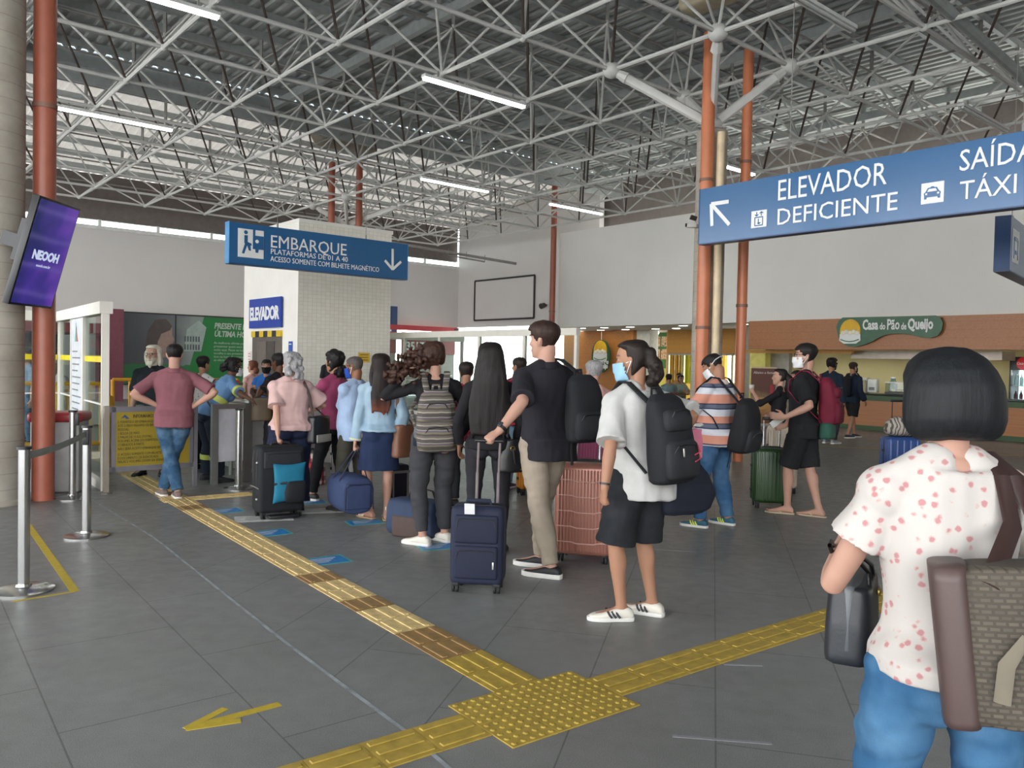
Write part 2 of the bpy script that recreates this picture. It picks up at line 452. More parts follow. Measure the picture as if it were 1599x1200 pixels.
# store zone below left wall: solid except to the right
wall('wall_left_lower', face_b(ab(30.65, -14)), 31.0, 3.0, .25, wallgrey, 0.0)
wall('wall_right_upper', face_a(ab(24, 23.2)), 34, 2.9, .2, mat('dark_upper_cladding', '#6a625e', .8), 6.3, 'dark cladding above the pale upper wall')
wall('wall_light_blocker', face_b(ab(-11.2, 0)), 24, 8.6, .2, wallgrey, 0.0, 'plain rear wall behind the camera')  # unseen partial wall, added to block light from behind the camera
wall('wall_end_right', face_b(ab(-10.2, 21.0)), 12, 8, .25, wallpaint)
# window strip above left wall
win = MB()
for i in range(19):
    y = -14 + i * 1.93
    win.box((0, 0, 0), (.1, .1, .34), face_b(ab(30.7, y, 6.05)))
win.box((0, 0, 0), (36.6, .25, .12), face_b(ab(30.7, 4.3, 5.94)))
struct(win.build('window_1', mat('window_frame_white', '#d8d8d6', .5)), 'strip of small windows on top of the back left wall')
wn_ = MB(); wn_.box((0, 0, 0), (36.6, .02, .24), face_b(ab(30.72, 4.3, 6.1))); struct(wn_.build('window_2', glass('window_glass')))
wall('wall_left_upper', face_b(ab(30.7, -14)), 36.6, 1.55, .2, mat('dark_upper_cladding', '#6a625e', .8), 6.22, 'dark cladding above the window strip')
# outlined board on the back wall
t = thing('notice_board', 'large empty board with thin black outline on the back wall', 'board')
c = [on_plane(x, y, DB, 22.6) for x, y in ((743, 439.5), (836, 431.5), (835, 497.5), (741.5, 501))]
w_ = (c[1] - c[0]).length; h_ = c[0].z - c[3].z
t.matrix_basis = face_a(V((c[0].x, c[0].y, c[3].z)))
b = MB(); b.box((w_ / 2, -.03, h_ / 2), (w_ - .1, .03, h_ - .1)); b.build('panel', wallgrey, t)
b = MB()
for x0, z0, sx, sz in ((w_ / 2, 0, w_, .07), (w_ / 2, h_, w_, .07), (0, h_ / 2, .07, h_), (w_, h_ / 2, .07, h_)): b.box((x0, -.04, z0), (sx, .05, sz))
b.build('frame', mat('black_trim', '#2c2726', .5), t)
for x, y, lab in ((853, 477, 'small dark spotlight on the back wall right of the outlined board'), (716, 515, 'small dark spotlight low on the back wall left of the outlined board')):
    q = on_plane(x, y, DB, 22.55); b = MB(); b.cyl((0, 0, 0), (0, -.16, .0), .05, n=10); b.cyl((0, -.1, 0), (0, -.3, -.06), .1, .12, n=12)
    tag(b.build('spotlight', mat('black_trim', '#2c2726', .5), None, face_a(q)), lab, 'spotlight')
# hanging cable tray by the back wall
p0, p1 = at(612, 379, 30.0), at(806, 412, 29.0)
t = thing('cable_tray', 'thin dark cable tray hanging before the back wall', 'cable tray')
b = MB(); b.tube([p0, p1], [.05, .05], n=8); b.build('rail', dark_steel, t)
b = MB(); q0, q1 = at(700, 399, 29.5), at(757, 409, 29.3); b.tube([q0, q1], [.03, .03], n=6)
for k in (0, .5, 1):
    q = q0.lerp(q1, k); b.cyl(q, q + UP * .25, .012, n=6)
b.build('lower_rail', dark_steel, t)

q = at(1083, 352, 13.0); t = thing('security_camera', 'white security camera fixed to the orange pipe left of the big blue sign', 'camera', q)
b = MB(); b.box((-.03, 0, 0), (.16, .1, .08), None, .01); b.build('housing', mat('camera_white', '#cfccc6', .4), t)
b = MB(); b.cyl((-.11, 0, 0), (-.13, 0, 0), .03); b.build('lens', mat('black_trim', '#2c2726', .5), t)
b = MB(); b.box((.1, .06, 0), (.12, .12, .05)); b.build('bracket', mat('camera_white', '#cfccc6', .4), t)
b = MB(); b.box((-.04, 0, .11), (.1, .08, .06), Matrix.Rotation(.3, 4, 'Y')); b.build('floodlight', mat('black_trim', '#2c2726', .5), t)
# ------------------------------------------------------------------ floor markings
TS = math.radians(53.04)
SA = V((-math.cos(TS), math.sin(TS), 0)); SB = V((math.sin(TS), math.cos(TS), 0))
PAD = (floor_at(697, 1103) + floor_at(1003, 1103)) / 2
tac_yellow = mat('tactile_yellow', '#a78d3c', .55, 0, .2, 14, .2, 80)
tac_pale = mat('tactile_worn_pale', '#cdb37c', .6, 0, .22, 18, .2, 80)
tac_brown = mat('tactile_worn_brown', '#8f7145', .6, 0, .2, 12, .2, 80)
TILE = .25
def bar_tile(mb, o, d, pal, w=.25, l=.25, bars=3, mi=0):
    M = frame(o, d)
    mb.box((l / 2, 0, .002), (l - .004, w - .004, .005), M, mi=mi)
    for i in range(bars):
        y = (i - (bars - 1) / 2) * w / bars
        mb.box((l / 2, y, .006), (l * .86, .034, .008), M, .0035, 1, mi=mi)
def dot_tile(mb, o, M0):
    mb.box((o[0], o[1], .0025), (TILE - .003, TILE - .003, .006), M0)
    for i in range(5):
        for j in range(5):
            mb.tube([M0 @ V((o[0] + (i - 2) * .05, o[1] + (j - 2) * .05, .005)), M0 @ V((o[0] + (i - 2) * .05, o[1] + (j - 2) * .05, .0105))], [.0155, .009], n=8)
t = thing('tactile_warning_pad', 'yellow tactile pad of raised dots where the three guide strips meet', 'tactile paving', Matrix.Translation(PAD))
M0 = frame(V((0, 0, 0)), SB)
for i in (-1, 0, 1):
    for j in (-.5, .5):
        b = MB(); dot_tile(b, (i * TILE, j * TILE), M0); b.build('dot_tile', tac_yellow, t)
def strip(name, label, o, d, n, pals, w=.25, l=.25):
    t = thing(name, label, 'tactile paving', Matrix.Translation(o))
    for i in range(n):
        if i in pals.get('skip', ()): continue
        b = MB(); bar_tile(b, d * (i * l), d, None, w, l)
        pm = pals['f'](i)
        b.build('bar_tile', pm, t)
    return t
strip('tactile_strip', 'worn yellow tactile strip running from the dotted pad to the gate barrier', PAD + SA * .25 + SB * .03, SA, 46,
      {'f': lambda i: tac_yellow if i < 2 else tac_brown if i in (2, 3, 6, 22, 26) else tac_pale if i != 9 else tac_brown}, .28)
strip('tactile_strip', 'yellow tactile strip running right from the dotted pad to the woman in front', PAD + SB * .375 + SA * .0, SB, 14, {'f': lambda i: tac_yellow})
strip('tactile_strip', 'yellow tactile strip running out of the bottom edge from the dotted pad', PAD - SB * .375 + SA * .02, -SB, 7, {'f': lambda i: tac_yellow})
# extra pale patch of tiles by the crossing man's feet
t = thing('tactile_strip', 'short pale tactile cross strip under the shoes of the man in the mauve polo', 'tactile paving', Matrix.Translation(floor_at(252, 783)))
for i in range(4):
    b = MB(); bar_tile(b, SB * (i * .25), SB, None); b.build('bar_tile', tac_pale, t)
# expansion joint
joint = MB(); pts = [floor_at(x, y) for x, y in ((60, 730), (145, 782), (240, 840), (430, 992), (500, 1045), (640, 1148), (740, 1235))]
for p, q in zip(pts, pts[1:]):
    d = (q - p).normalized(); s = V((-d.y, d.x, 0)) * .011
    joint.box((0, 0, 0), (.001, .001, .001), Matrix.Translation(p - UP * .01))
    joint.quad([p - s + UP * .0025, q - s + UP * .0025, q + s + UP * .0025, p + s + UP * .0025])
struct(joint.build('trim_3', mat('joint_grout', '#8e9296', .6, 0, .35, 9)), 'pale expansion joint line in the floor')
def flat(name, pts, m, label, cat, h=.0015, group=None, z0=0.0):
    c = sum((V(p) for p in pts), V()) / len(pts); c.z = 0
    b = MB(); P = [V(p) - c for p in pts]
    a = sum((P[i].x * P[(i + 1) % len(P)].y - P[(i + 1) % len(P)].x * P[i].y) for i in range(len(P)))
    if a < 0: P = P[::-1]
    b.prism([(p.x, p.y) for p in P], h)
    return tag(b.build(name, m, None, Matrix.Translation(c + UP * z0)), label, cat, group)
tape = mat('yellow_floor_tape', '#b59c2b', .6, 0, .12, 20)
def band(p, q, w):
    d = (q - p).normalized(); s = V((-d.y, d.x, 0)) * w / 2
    return [p - s, q - s, q + s, p + s]
p0, p1, p2 = floor_at(40, 815), floor_at(117, 924), floor_at(20, 940)
t = thing('floor_tape', 'yellow tape corner on the floor by the nearest barrier post', 'floor marking', Matrix.Translation(p1))
b = MB(); b.prism([tuple((v - p1).xy) for v in band(p0, p1, .055)], .0015); b.build('tape', tape, t)
b = MB(); b.prism([tuple((v - p1).xy) for v in band(p1, p2, .03)], .0013); b.build('tape', tape, t)
tip = floor_at(290, 1139)
t = thing('floor_arrow', 'yellow tape arrow on the floor pointing left', 'floor marking', Matrix.Translation(tip))
for q, w, h in (((437, 1100), .05, .0015), ((352, 1107), .04, .002), ((376, 1126), .042, .0025)):
    b = MB(); b.prism([tuple((v - tip).xy) for v in band(tip, floor_at(*q), w)], h); b.build('tape', tape, t)
blue_st = mat('sticker_blue', '#1f6fae', .5, 0, .25, 12); green_st = mat('sticker_green_edge', '#3fa59a', .5); white_st = mat('sticker_white', '#bdbdba', .6, 0, .2, 12)
def sticker(c, w, h, lab, m=blue_st, rot=0.0, lines=True, grp=None):
    t = thing('floor_sticker', lab, 'floor sticker', frame(floor_at(*c), V((math.cos(rot), math.sin(rot), 0))), grp)
    b = MB(); b.box((0, 0, .0008), (w, h, .0012)); b.build('edge', green_st if m is blue_st else m, t)
    b = MB(); b.box((0, 0, .0014), (w * .9, h * .84, .0012)); b.build('face', m, t)
    b = MB()
    for i in range(4): b.box((-w * .05 * i, h * (.25 - .15 * i), .0022), (w * (.6 - .08 * i), h * .05, .0008))
    b.build('print', white_st if m is blue_st else mat('print_grey', '#77777a', .6), t)
sticker((350, 798.5), .36, .26, 'blue floor sticker nearest the mauve polo man, left of the black suitcase', rot=.65)
sticker((420, 833), .36, .26, 'blue floor sticker just in front of the black suitcase', rot=.65)
sticker((508, 876), .36, .26, 'blue floor sticker nearest the camera, left of the white trainers', rot=.6)
sticker((569, 816), .34, .24, 'blue floor sticker under the sandals of the woman in the denim jacket', rot=.5)
sticker((683, 854), .34, .24, 'blue floor sticker between the white trainers and the navy suitcase', rot=.4)
sticker((480, 785), .42, .24, 'blue floor sticker under the black shoe beside the black suitcase', rot=.4)
sticker((628, 776), .3, .2, 'pale blue floor sticker left of the standing duffel bag', rot=.4)
sticker((412, 810), .55, .3, 'white floor sticker under the black suitcase', white_st, .35)
sticker((500, 798), .6, .28, 'greyish white worn floor sticker right of the black suitcase', white_st, .3)
wl_ = mat('worn_white_line', '#86868a', .6)
flat('floor_line', band(floor_at(1050, 1150), floor_at(1205, 1162), .02), wl_, 'pale floor line nearest the camera, right of the dotted pad', 'floor marking')
flat('floor_line', band(floor_at(1130, 1038), floor_at(1190, 1040), .02), wl_, 'short pale floor line crossing near the right tactile strip', 'floor marking')
flat('floor_line', band(floor_at(1020, 858), floor_at(1085, 862), .03), wl_, 'pale floor line right of the man bun traveller', 'floor marking')
flat('floor_line', band(floor_at(1000, 683), floor_at(1599, 712), .1), mat('yellow_far_line', '#a8963f', .6), 'long yellow floor line before the snack bar', 'floor marking')

# ------------------------------------------------------------------ fluorescent lamps
tube_on = glow('lamp_tube_on', '#fffef8', 9.0); tube_off = mat('lamp_tube_off', '#c9cbc9', .35)
def lamp(a, b0, lab, on=True, L=2.3, z=6.42, grp=None):
    t = thing('tube_lamp', lab, 'lamp', face_b(ab(a, b0, z)), grp)
    b = MB(); b.box((L / 2, 0, .05), (L, .12, .05)); b.build('housing', mat('lamp_housing', '#d8dad8', .4), t)
    for y in (-.025, .03):
        b = MB(); b.cyl((.02, y, 0), (L - .02, y, 0), .022, n=8); b.build('tube', tube_on if on else tube_off, t)
    for x in (.3, L - .3):
        b = MB(); b.box((x, 0, .12), (.03, .03, .14)); b.build('hanger', dark_steel, t)
lamp(11.68, 2.0, 'lit tube lamp under the roof at the top left of the view')
lamp(11.68, 7.8, 'lit tube lamp under the roof, brightest above the middle of the hall')
lamp(18.15, 12.1, 'lit tube lamp above and right of the white lift shaft')
lamp(18.15, 16.8, 'lit tube lamp farthest away, above the slim red pipe')
lamp(18.15, 3.4, 'lit tube lamp under the bright roof strip at the left')
lamp(5.8, 8.9, 'unlit tube lamp right of the concrete column top', False)
lamp(6.1, 15.8, 'unlit tube lamp just above the taxi sign', False)
lamp(11.7, 16.6, 'lit tube lamp peeking out behind the right orange pipe', L=1.2)

# ------------------------------------------------------------------ hanging blue signs
sign_blue = mat('sign_blue_enamel', '#235f92', .22, 0, .04, 2, 0, 60, .6); sign_edge = mat('sign_light_blue_edge', '#3f86bd', .3)
sign_dark = mat('sign_dark_blue_edge', '#173f6d', .4); sign_white = mat('sign_white', '#e9ebea', .5, 0, .02)
def sign_box(t, w, h, d, edge):
    b = MB(); b.box((w / 2, d / 2, h / 2), (w, d, h)); b.build('board', sign_blue, t)
    for x in (-.006, w + .006):
        b = MB(); b.box((x, d / 2, h / 2), (.012, d + .01, h + .01)); b.build('end_cap', edge, t)
    b = MB(); b.box((w / 2, d / 2, -.008), (w, d + .01, .016)); b.build('bottom_trim', sign_dark, t)
    for x in (.25 * w, .75 * w):
        b = MB(); b.cyl((x, d / 2, h), (x, d / 2, ZB - t.matrix_basis.translation.z), .006, n=6); b.cyl((x, d / 2, h), (x, d / 2, h + .1), .02, n=8); b.build('hanging_cable', dark_steel, t)
def sh(x, z, y=-.006): return Matrix.Translation(V((x, y, z))) @ STAND
def bars(name, segs, r, parent, m, y=-.006, mat4=None):
    b = MB()
    for (x0, z0, x1, z1) in segs:
        p, q = V((x0, y, z0)), V((x1, y, z1)); d = (q - p).normalized()
        b.tube([p, q], [(r, .004), (r, .004)], n=12, ref=(d.z, 0, -d.x), cap='round')
    return b.build(name, m, parent)
# taxi / lift sign
S0 = at(1091, 381, 12.0); t = thing('hanging_sign', 'big blue sign with white lift and taxi wording in front of the concrete column', 'sign', face_a(S0))
SW, SHh = 5.6, .8
sign_box(t, SW, SHh, .16, sign_dark)
def su(px, py):
    q = on_plane(px, py, DB, S0.dot(DB)); l = t.matrix_basis.inverted() @ q; return l.x, l.z
a0, a1, a2 = su(1111, 319), su(1138, 315), su(1112, 353); a3 = su(1139, 351)
bars('arrow', [(a0[0], a0[1], a1[0], a1[1]), (a0[0], a0[1], a2[0], a2[1]), (a0[0] + .01, a0[1] - .01, a3[0], a3[1])], .028, t, sign_white)
def fit(s, p_lb, p_rt, x_r, name='lettering'):
    # text from its left baseline point to its right end
    l = su(*p_lb); h = su(*p_rt)[1] - l[1]; w = su(x_r, p_lb[1])[0] - l[0]
    o = text(name, s, h / .72, sign_white, t, sh(l[0], l[1]))
    cw = max(v.co.x for v in o.data.vertices)
    o.matrix_basis = sh(l[0], l[1]) @ Matrix.Diagonal((w / cw, 1, 1, 1)); return o
fit('ELEVADOR', (1213, 314), (1213, 281), 1384); fit('DEFICIENTE', (1212, 352), (1212, 326), 1401)
fit('TÁXI', (1498, 313), (1498, 283), 1587); fit('SAÍDA', (1497, 268), (1497, 234), 1618)
def icon_panel(x0, z0, w, h, par, name='pictogram'):
    b = MB(); b.box((x0 + w / 2, -.004, z0 + h / 2), (w, .008, h), None, .003, 1); return b.build(name, sign_white, par)
i0, i1 = su(1173, 357), su(1198, 327); icon_panel(i0[0], i0[1], i1[0] - i0[0], i1[1] - i0[1], t)
iw, ih = i1[0] - i0[0], i1[1] - i0[1]
ix = lambda u: i0[0] + u * iw
iz = lambda v: i0[1] + v * ih
bars('pictogram_lines', [(ix(.25), iz(.12), ix(.75), iz(.12)), (ix(.75), iz(.12), ix(.75), iz(.6)), (ix(.75), iz(.6), ix(.25), iz(.6)), (ix(.25), iz(.6), ix(.25), iz(.12)),
     (ix(.48), iz(.5), ix(.48), iz(.3)), (ix(.44), iz(.27), ix(.6), iz(.27)), (ix(.44), iz(.24), ix(.55), iz(.2)),
     (ix(.36), iz(.9), ix(.36), iz(.68)), (ix(.36), iz(.68), ix(.26), iz(.76)), (ix(.36), iz(.68), ix(.46), iz(.76)),
     (ix(.66), iz(.9), ix(.66), iz(.68)), (ix(.66), iz(.9), ix(.56), iz(.82)), (ix(.66), iz(.9), ix(.76), iz(.82))], .007, t, sign_blue, -.01)
i0, i1 = su(1438, 320), su(1475, 282); icon_panel(i0[0], i0[1], i1[0] - i0[0], i1[1] - i0[1], t); iw, ih = i1[0] - i0[0], i1[1] - i0[1]
b = MB()
car = [(.15, .38), (.15, .22), (.25, .22), (.27, .3), (.73, .3), (.75, .22), (.85, .22), (.85, .38), (.87, .5), (.8, .56), (.7, .74), (.58, .76), (.56, .8), (.44, .8), (.42, .76), (.3, .74), (.2, .56), (.13, .5)]
b.prism([(ix(u), iz(v)) for u, v in car], .004, Matrix.Translation(V((0, -.009, 0))) @ STAND); b.build('taxi_symbol', sign_blue, t)
b = MB(); b.prism([(ix(u), iz(v)) for u, v in ((.28, .56), (.72, .56), (.65, .69), (.35, .69))], .003, Matrix.Translation(V((0, -.0125, 0))) @ STAND)
for u in (.24, .76): b.ell((ix(u), -.013, iz(.46)), (iw * .05, .003, ih * .05))
b.build('taxi_windows', sign_white, t)
# boarding sign
S0 = at(358, 410, 15.8); t = thing('hanging_sign', 'blue boarding sign with white arrow down, before the lift shaft', 'sign', face_b(S0))
sign_box(t, 4.1, .8, .2, sign_edge)
def su(px, py):
    q = on_plane(px, py, DA, S0.dot(DA)); l = t.matrix_basis.inverted() @ q; return l.x, l.z
fit('EMBARQUE', (421, 386), (421, 366), 541); fit('PLATAFORMAS DE 01 A 40', (422, 396.5), (422, 388), 543); fit('ACESSO SOMENTE COM BILHETE MAGNÉTICO', (422, 408), (422, 399.5), 592)
a0, a1 = su(613, 389), su(613, 421); a2, a3 = su(601, 407), su(626, 409)
bars('arrow', [(a0[0], a0[1], a1[0], a1[1]), (a1[0], a1[1], a2[0], a2[1]), (a1[0], a1[1], a3[0], a3[1])], .03, t, sign_white)
i0, i1 = su(371, 401), su(412, 362); i0 = (i0[0], .13); i1 = (i1[0], .69); icon_panel(i0[0], i0[1], i1[0] - i0[0], i1[1] - i0[1], t); iw, ih = i1[0] - i0[0], i1[1] - i0[1]
b = MB(); b.ell((ix(.3), -.01, iz(.88)), (iw * .075, .004, ih * .07))
for poly in ([(.24, .78), (.37, .78), (.37, .55), (.52, .5), (.52, .43), (.33, .45), (.24, .5)], [(.27, .5), (.36, .45), (.24, .12), (.15, .14)], [(.33, .48), (.48, .43), (.5, .25), (.42, .25)],
             [(.57, 1), (.66, 1), (.66, .8), (.99, .8), (.99, .32), (.8, .32), (.78, .2), (.68, .2), (.66, .32), (.57, .32)]):
    b.prism([(ix(u), iz(v)) for u, v in poly], .004, Matrix.Translation(V((0, -.009, 0))) @ STAND)
b.build('boarding_symbol', sign_blue, t)
b = MB(); b.ell((ix(.73), -.014, iz(.6)), (iw * .07, .003, ih * .065)); b.build('wheel_dot', sign_white, t)
# third sign at the right edge
S0 = at(1576, 422, 11.9); t = thing('hanging_sign', 'blue hanging sign cut off by the right edge of the view', 'sign', face_b(S0) @ Matrix.Rotation(.15, 4, 'Z'))
sign_box(t, 2.6, .8, .2, sign_dark); icon_panel(.16, .14, .5, .5, t)
bars('pictogram_lines', [(.25, .2, .25, .5), (.25, .5, .55, .5), (.55, .5, .55, .2), (.33, .3, .47, .3)], .03, t, sign_blue, -.01)

# ------------------------------------------------------------------ purple screen
t = thing('display_screen', 'tilted upright screen glowing purple, fixed to the left concrete column', 'screen')
yaw, tilt = 1.557, .283
n_ = V((math.sin(yaw), -math.cos(yaw), 0)); x_ = V((math.cos(yaw), math.sin(yaw), 0)); up_ = (UP * math.cos(tilt) + n_ * math.sin(tilt)).normalized()
t.matrix_basis = frame(V((-4.74, 8.2, 2.587)), x_, up_)
b = MB(); b.box((0, .035, 0), (.72, .07, 1.1), None, .008); b.build('casing', mat('screen_black', '#121318', .4), t)
m, q = base('screen_picture', .25); v = q.coord(); s = q.sep(v)
f = q.noise(v, 2.2, 2); c = q.ramp(q.math('ADD', q.math('MULTIPLY', f, .8), q.math('MULTIPLY', s[0], .55)), [(.2, '#1c2366'), (.45, '#3f2a92'), (.62, '#6a3bb0'), (.85, '#3c2c86')])
w = q.new('ShaderNodeTexWave', wave_type='RINGS'); w.inputs['Scale'].default_value = 1.1; w.inputs['Distortion'].default_value = 1.5; q.ln(v, w.inputs[0])
c = q.mix(q.math('MULTIPLY', q.math('POWER', w.outputs['Fac'], 8), .16), c, lin('#9a86d8'))
q.ln(c, q.b.inputs['Emission Color']); q.b.inputs['Emission Strength'].default_value = .62; q.b.inputs['Base Color'].default_value = (.01, .01, .02, 1)
b = MB(); b.box((0, -.002, 0), (.67, .006, 1.05)); b.build('picture', m, t)
sw = glow('screen_letters', '#c9d4ee', .75, '#222222')
o = text('lettering', 'NEOOH', .125, sw, t, sh(0, -.06), 'CENTER', .001, 1.0, 0, .95, .006)
o = text('small_lettering', 'neooh.com.br', .042, sw, t, sh(0, -.135), 'CENTER', .001)
b = MB(); b.box((-.08, .12, .08), (.34, .12, .42)); b.box((-.08, .28, .05), (.12, .24, .14)); b.build('wall_bracket', mat('screen_black', '#121318', .4), t)

# ------------------------------------------------------------------ lift shaft
def tile_mat():
    m, t = base('white_glazed_tile', .12, 0, .5)
    v = t.coord(); br = t.new('ShaderNodeTexBrick'); br.offset = 0.0
    mp = t.new('ShaderNodeMapping'); t.ln(v, mp.inputs[0]); mp.inputs['Rotation'].default_value = (math.radians(90), 0, 0)
    t.ln(mp.outputs[0], br.inputs['Vector']); br.inputs['Scale'].default_value = 1; br.inputs['Brick Width'].default_value = .1; br.inputs['Row Height'].default_value = .1
    br.inputs['Mortar Size'].default_value = .004; br.inputs['Color1'].default_value = lin('#f2eee4'); br.inputs['Color2'].default_value = lin('#ebe6da'); br.inputs['Mortar'].default_value = lin('#d8d2c6')
    t.ln(br.outputs['Color'], t.b.inputs['Base Color'])
    t.bump(t.math('ADD', t.math('MULTIPLY', br.outputs['Fac'], -.6), t.math('MULTIPLY', t.noise(v, 10, 2), 1.0)), .35, .004)
    return m
tiles = tile_mat(); cream = mat('lift_plaster', '#eeece6', .7, 0, .04, 1)
EA, EB = 20.08, 9.58; EL, EW, EH = 3.63, 2.84, 5.26
t = thing('lift_shaft', 'white tiled lift shaft block rising behind the blue boarding sign', 'lift shaft', Matrix.Translation(ab(EA, EB)))
t['kind'] = 'structure'
M = face_b(V((0, 0, 0)))      # x along DB, y along DA
b = MB(); b.box((EW / 2, EL / 2, EH / 2 + .35), (EW, EL, EH - .7), M); b.build('shaft', tiles, t)
b = MB(); b.box((EW / 2, -.012, .35), (EW + .02, .03, .7), M); b.box((EW / 2, EL / 2, .35), (EW, EL, .7), M); b.build('skirting', mat('lift_dark_skirting', '#3b3833', .5), t)
b = MB(); b.box((EW / 2, EL / 2, EH - .02), (EW + .06, EL + .06, .1), M); b.build('coping', cream, t)
Ml = face_a(V((0, 0, 0))) @ Matrix.Translation(V((-EL, 0, 0)))    # left face: x toward the near corner
b = MB(); b.box((EL / 2, -.01, EH / 2 + .2), (EL, .02, EH - .4), Ml); b.build('side_plaster', cream, t)
b = MB(); b.box((1.72, -.03, 1.08), (1.95, .06, 2.16), Ml); b.build('door_surround', mat('lift_door_frame', '#6f6a63', .4, .4), t)
d = MB(); d.box((1.45, -.05, 1.03), (.62, .06, 2.02), Ml); d.build('door_leaf', mat('lift_door_steel', '#8d877f', .3, .7), t)
d = MB(); d.box((2.05, -.045, 1.03), (.5, .06, 2.02), Ml); d.build('door_leaf', mat('lift_door_steel_dark', '#5d5954', .35, .6), t)
stripes = MB(); yel = MB()
for i in range(7):
    (yel if i % 2 == 0 else stripes).box((.86 + i * .285, -.05, 2.25), (.285, .07, .17), Ml)
yel.build('hazard_stripe', mat('hazard_yellow', '#d9b92c', .5), t); stripes.build('hazard_stripe', mat('hazard_black', '#2b2a28', .5), t)
o = thing('lift_sign', 'blue square sign with bold white lift wording above the lift door', 'sign', Matrix.Translation(ab(EA, EB)) @ Ml @ Matrix.Translation(V((.62, -.09, 2.42))))
b = MB(); b.box((1.07, 0, .42), (2.14, .05, .84)); b.build('panel', mat('lift_sign_blue', '#1c3fa0', .4), o)
l_ = text('lettering', 'ELEVADOR', .5, sign_white, o, Matrix.Translation(V((.06, -.03, .22))) @ STAND, 'LEFT', .003, 1, 0, .9, .022)
cw = max(v.co.x for v in l_.data.vertices); l_.matrix_basis = Matrix.Translation(V((.06, -.03, .24))) @ STAND @ Matrix.Diagonal((2.02 / cw, 1, 1, 1))
Mr = Matrix.Translation(ab(EA, EB)) @ M
def wall_note(M4, w, h, m, lab, name='wall_notice', lines=3, lm=None):
    t = thing(name, lab, 'notice', M4)
    b = MB(); b.box((0, -.008, 0), (w, .012, h)); b.build('sheet', m, t)
    b = MB()
    for i in range(lines): b.box((0, -.016, h * (.28 - .56 * i / max(1, lines - 1))), (w * .7, .004, h * .07))
    b.build('print', lm or mat('print_dark', '#5a4a2a', .6), t)
wall_note(Mr @ Matrix.Translation(V((1.98, -.02, 1.64))), .36, .27, mat('notice_yellow', '#e0b83c', .6), 'yellow notice on the white tiles of the lift shaft')
wall_note(Matrix.Translation(ab(EA, EB)) @ Ml @ Matrix.Translation(V((.5, -.03, 1.6))), .2, .3, mat('notice_white', '#e5e2dd', .6), 'small white notice with red print left of the lift door', lm=mat('print_red', '#b9433c', .6))
wall_note(Matrix.Translation(ab(EA, EB)) @ Ml @ Matrix.Translation(V((3.25, -.03, 1.86))), .22, .34, mat('notice_blue', '#2f55a8', .6), 'small blue wheelchair notice right of the lift door', lines=1, lm=sign_white)
wall_note(Matrix.Translation(ab(EA, EB)) @ Ml @ Matrix.Translation(V((3.05, -.03, 1.42))), .26, .3, mat('notice_teal', '#49a89c', .6), 'small teal notice beside the lift door at shoulder height', lines=2, lm=sign_white)

# ------------------------------------------------------------------ green poster on the left wall
q0 = on_plane(181, 490, DA, 30.5); t = thing('wall_poster', 'wide green advertising poster with a woman and white slogan on the left wall', 'poster', face_b(V((q0.x, q0.y, .55))))
PW, PH = 5.3, 2.5
def poster_mat():
    m, t = base('poster_print', .3); v = t.coord(); s = t.sep(v)
    f = t.noise(v, 1.3, 3)
    u = t.math('ADD', s[0], t.math('MULTIPLY', s[2], -.28))
    bg = t.ramp(t.math('MULTIPLY', t.math('ADD', s[0], t.math('MULTIPLY', f, .9)), .2), [(0, '#4a5054'), (.28, '#5d6166'), (.5, '#6f7479'), (.62, '#8f9a97')])
    low = t.math('LESS_THAN', t.math('ADD', s[2], t.math('MULTIPLY', f, .5)), .95)
    bg = t.mix(low, bg, lin('#3f7a52'))
    gr = t.math('GREATER_THAN', u, 2.35)
    t.ln(t.mix(gr, bg, lin('#2f7d46')), t.b.inputs['Base Color']); return m
b = MB(); b.box((PW / 2, 0, PH / 2), (PW, .04, PH)); b.build('print', poster_mat(), t)
b = MB()
for z in (-.02, PH + .02): b.box((PW / 2, -.01, z), (PW + .08, .08, .05))
for x in (-.02, PW + .02, PW * .38): b.box((x, -.01, PH / 2), (.04, .08, PH))
b.build('frame', mat('poster_frame', '#3a3d3c', .5), t)
# a generic woman's profile printed on the poster
skinp = mat('poster_skin', '#a08880', .5); hairp = mat('poster_hair', '#57504f', .5)
b = MB(); b.prism([(1.24, 1.0), (1.426, 0.9), (1.798, 1.0), (1.829, 1.25), (1.953, 1.3), (1.922, 1.5), (1.984, 1.6), (1.891, 1.8), (1.891, 2.05), (1.612, 2.15), (1.302, 1.9)], .004, up_at(0, 0, -.021)); b.build('printed_face', skinp, t)
b = MB(); b.prism([(0.93, 0.7), (1.364, 0.9), (1.395, 1.5), (1.519, 1.8), (1.829, 1.95), (1.891, 2.1), (1.674, 2.35), (1.302, 2.3), (1.054, 1.9), (0.961, 1.3)], .004, up_at(0, 0, -.024)); b.build('printed_hair', hairp, t)
b = MB(); b.prism([(2.325, 1.2), (2.945, 1.2), (3.131, 2.1), (2.852, 2.35), (2.418, 2.0)], .004, up_at(0, 0, -.021)); b.build('printed_shelf', mat('poster_pale', '#9fb0aa', .5), t)
b = MB()
for i in range(6):
    for j in range(2): b.box((2.36 + i * .1, -.026, 1.35 + j * .3), (.055, .004, .2))
b.build('printed_bottles', mat('poster_dark', '#565b60', .5), t)
pl = mat('poster_letters', '#b9c6bd', .5)
text('slogan', 'PRESENTE DE\nÚLTIMA HORA', .30, pl, t, up_at(3.42, 2.08, -.024), 'LEFT', .002, .8, .2, .95, .008)
for i_, l_ in enumerate(('As melhores ofertas para', 'presentear quem você ama', 'estão aqui. Passe na loja,', 'escolha o seu presente e', 'leve na hora. Aproveite', 'as ofertas do mês.')): text('printed_line', l_, .12, pl, t, up_at(3.42, 1.5 - .13 * i_, -.024), 'LEFT', .002, 1)
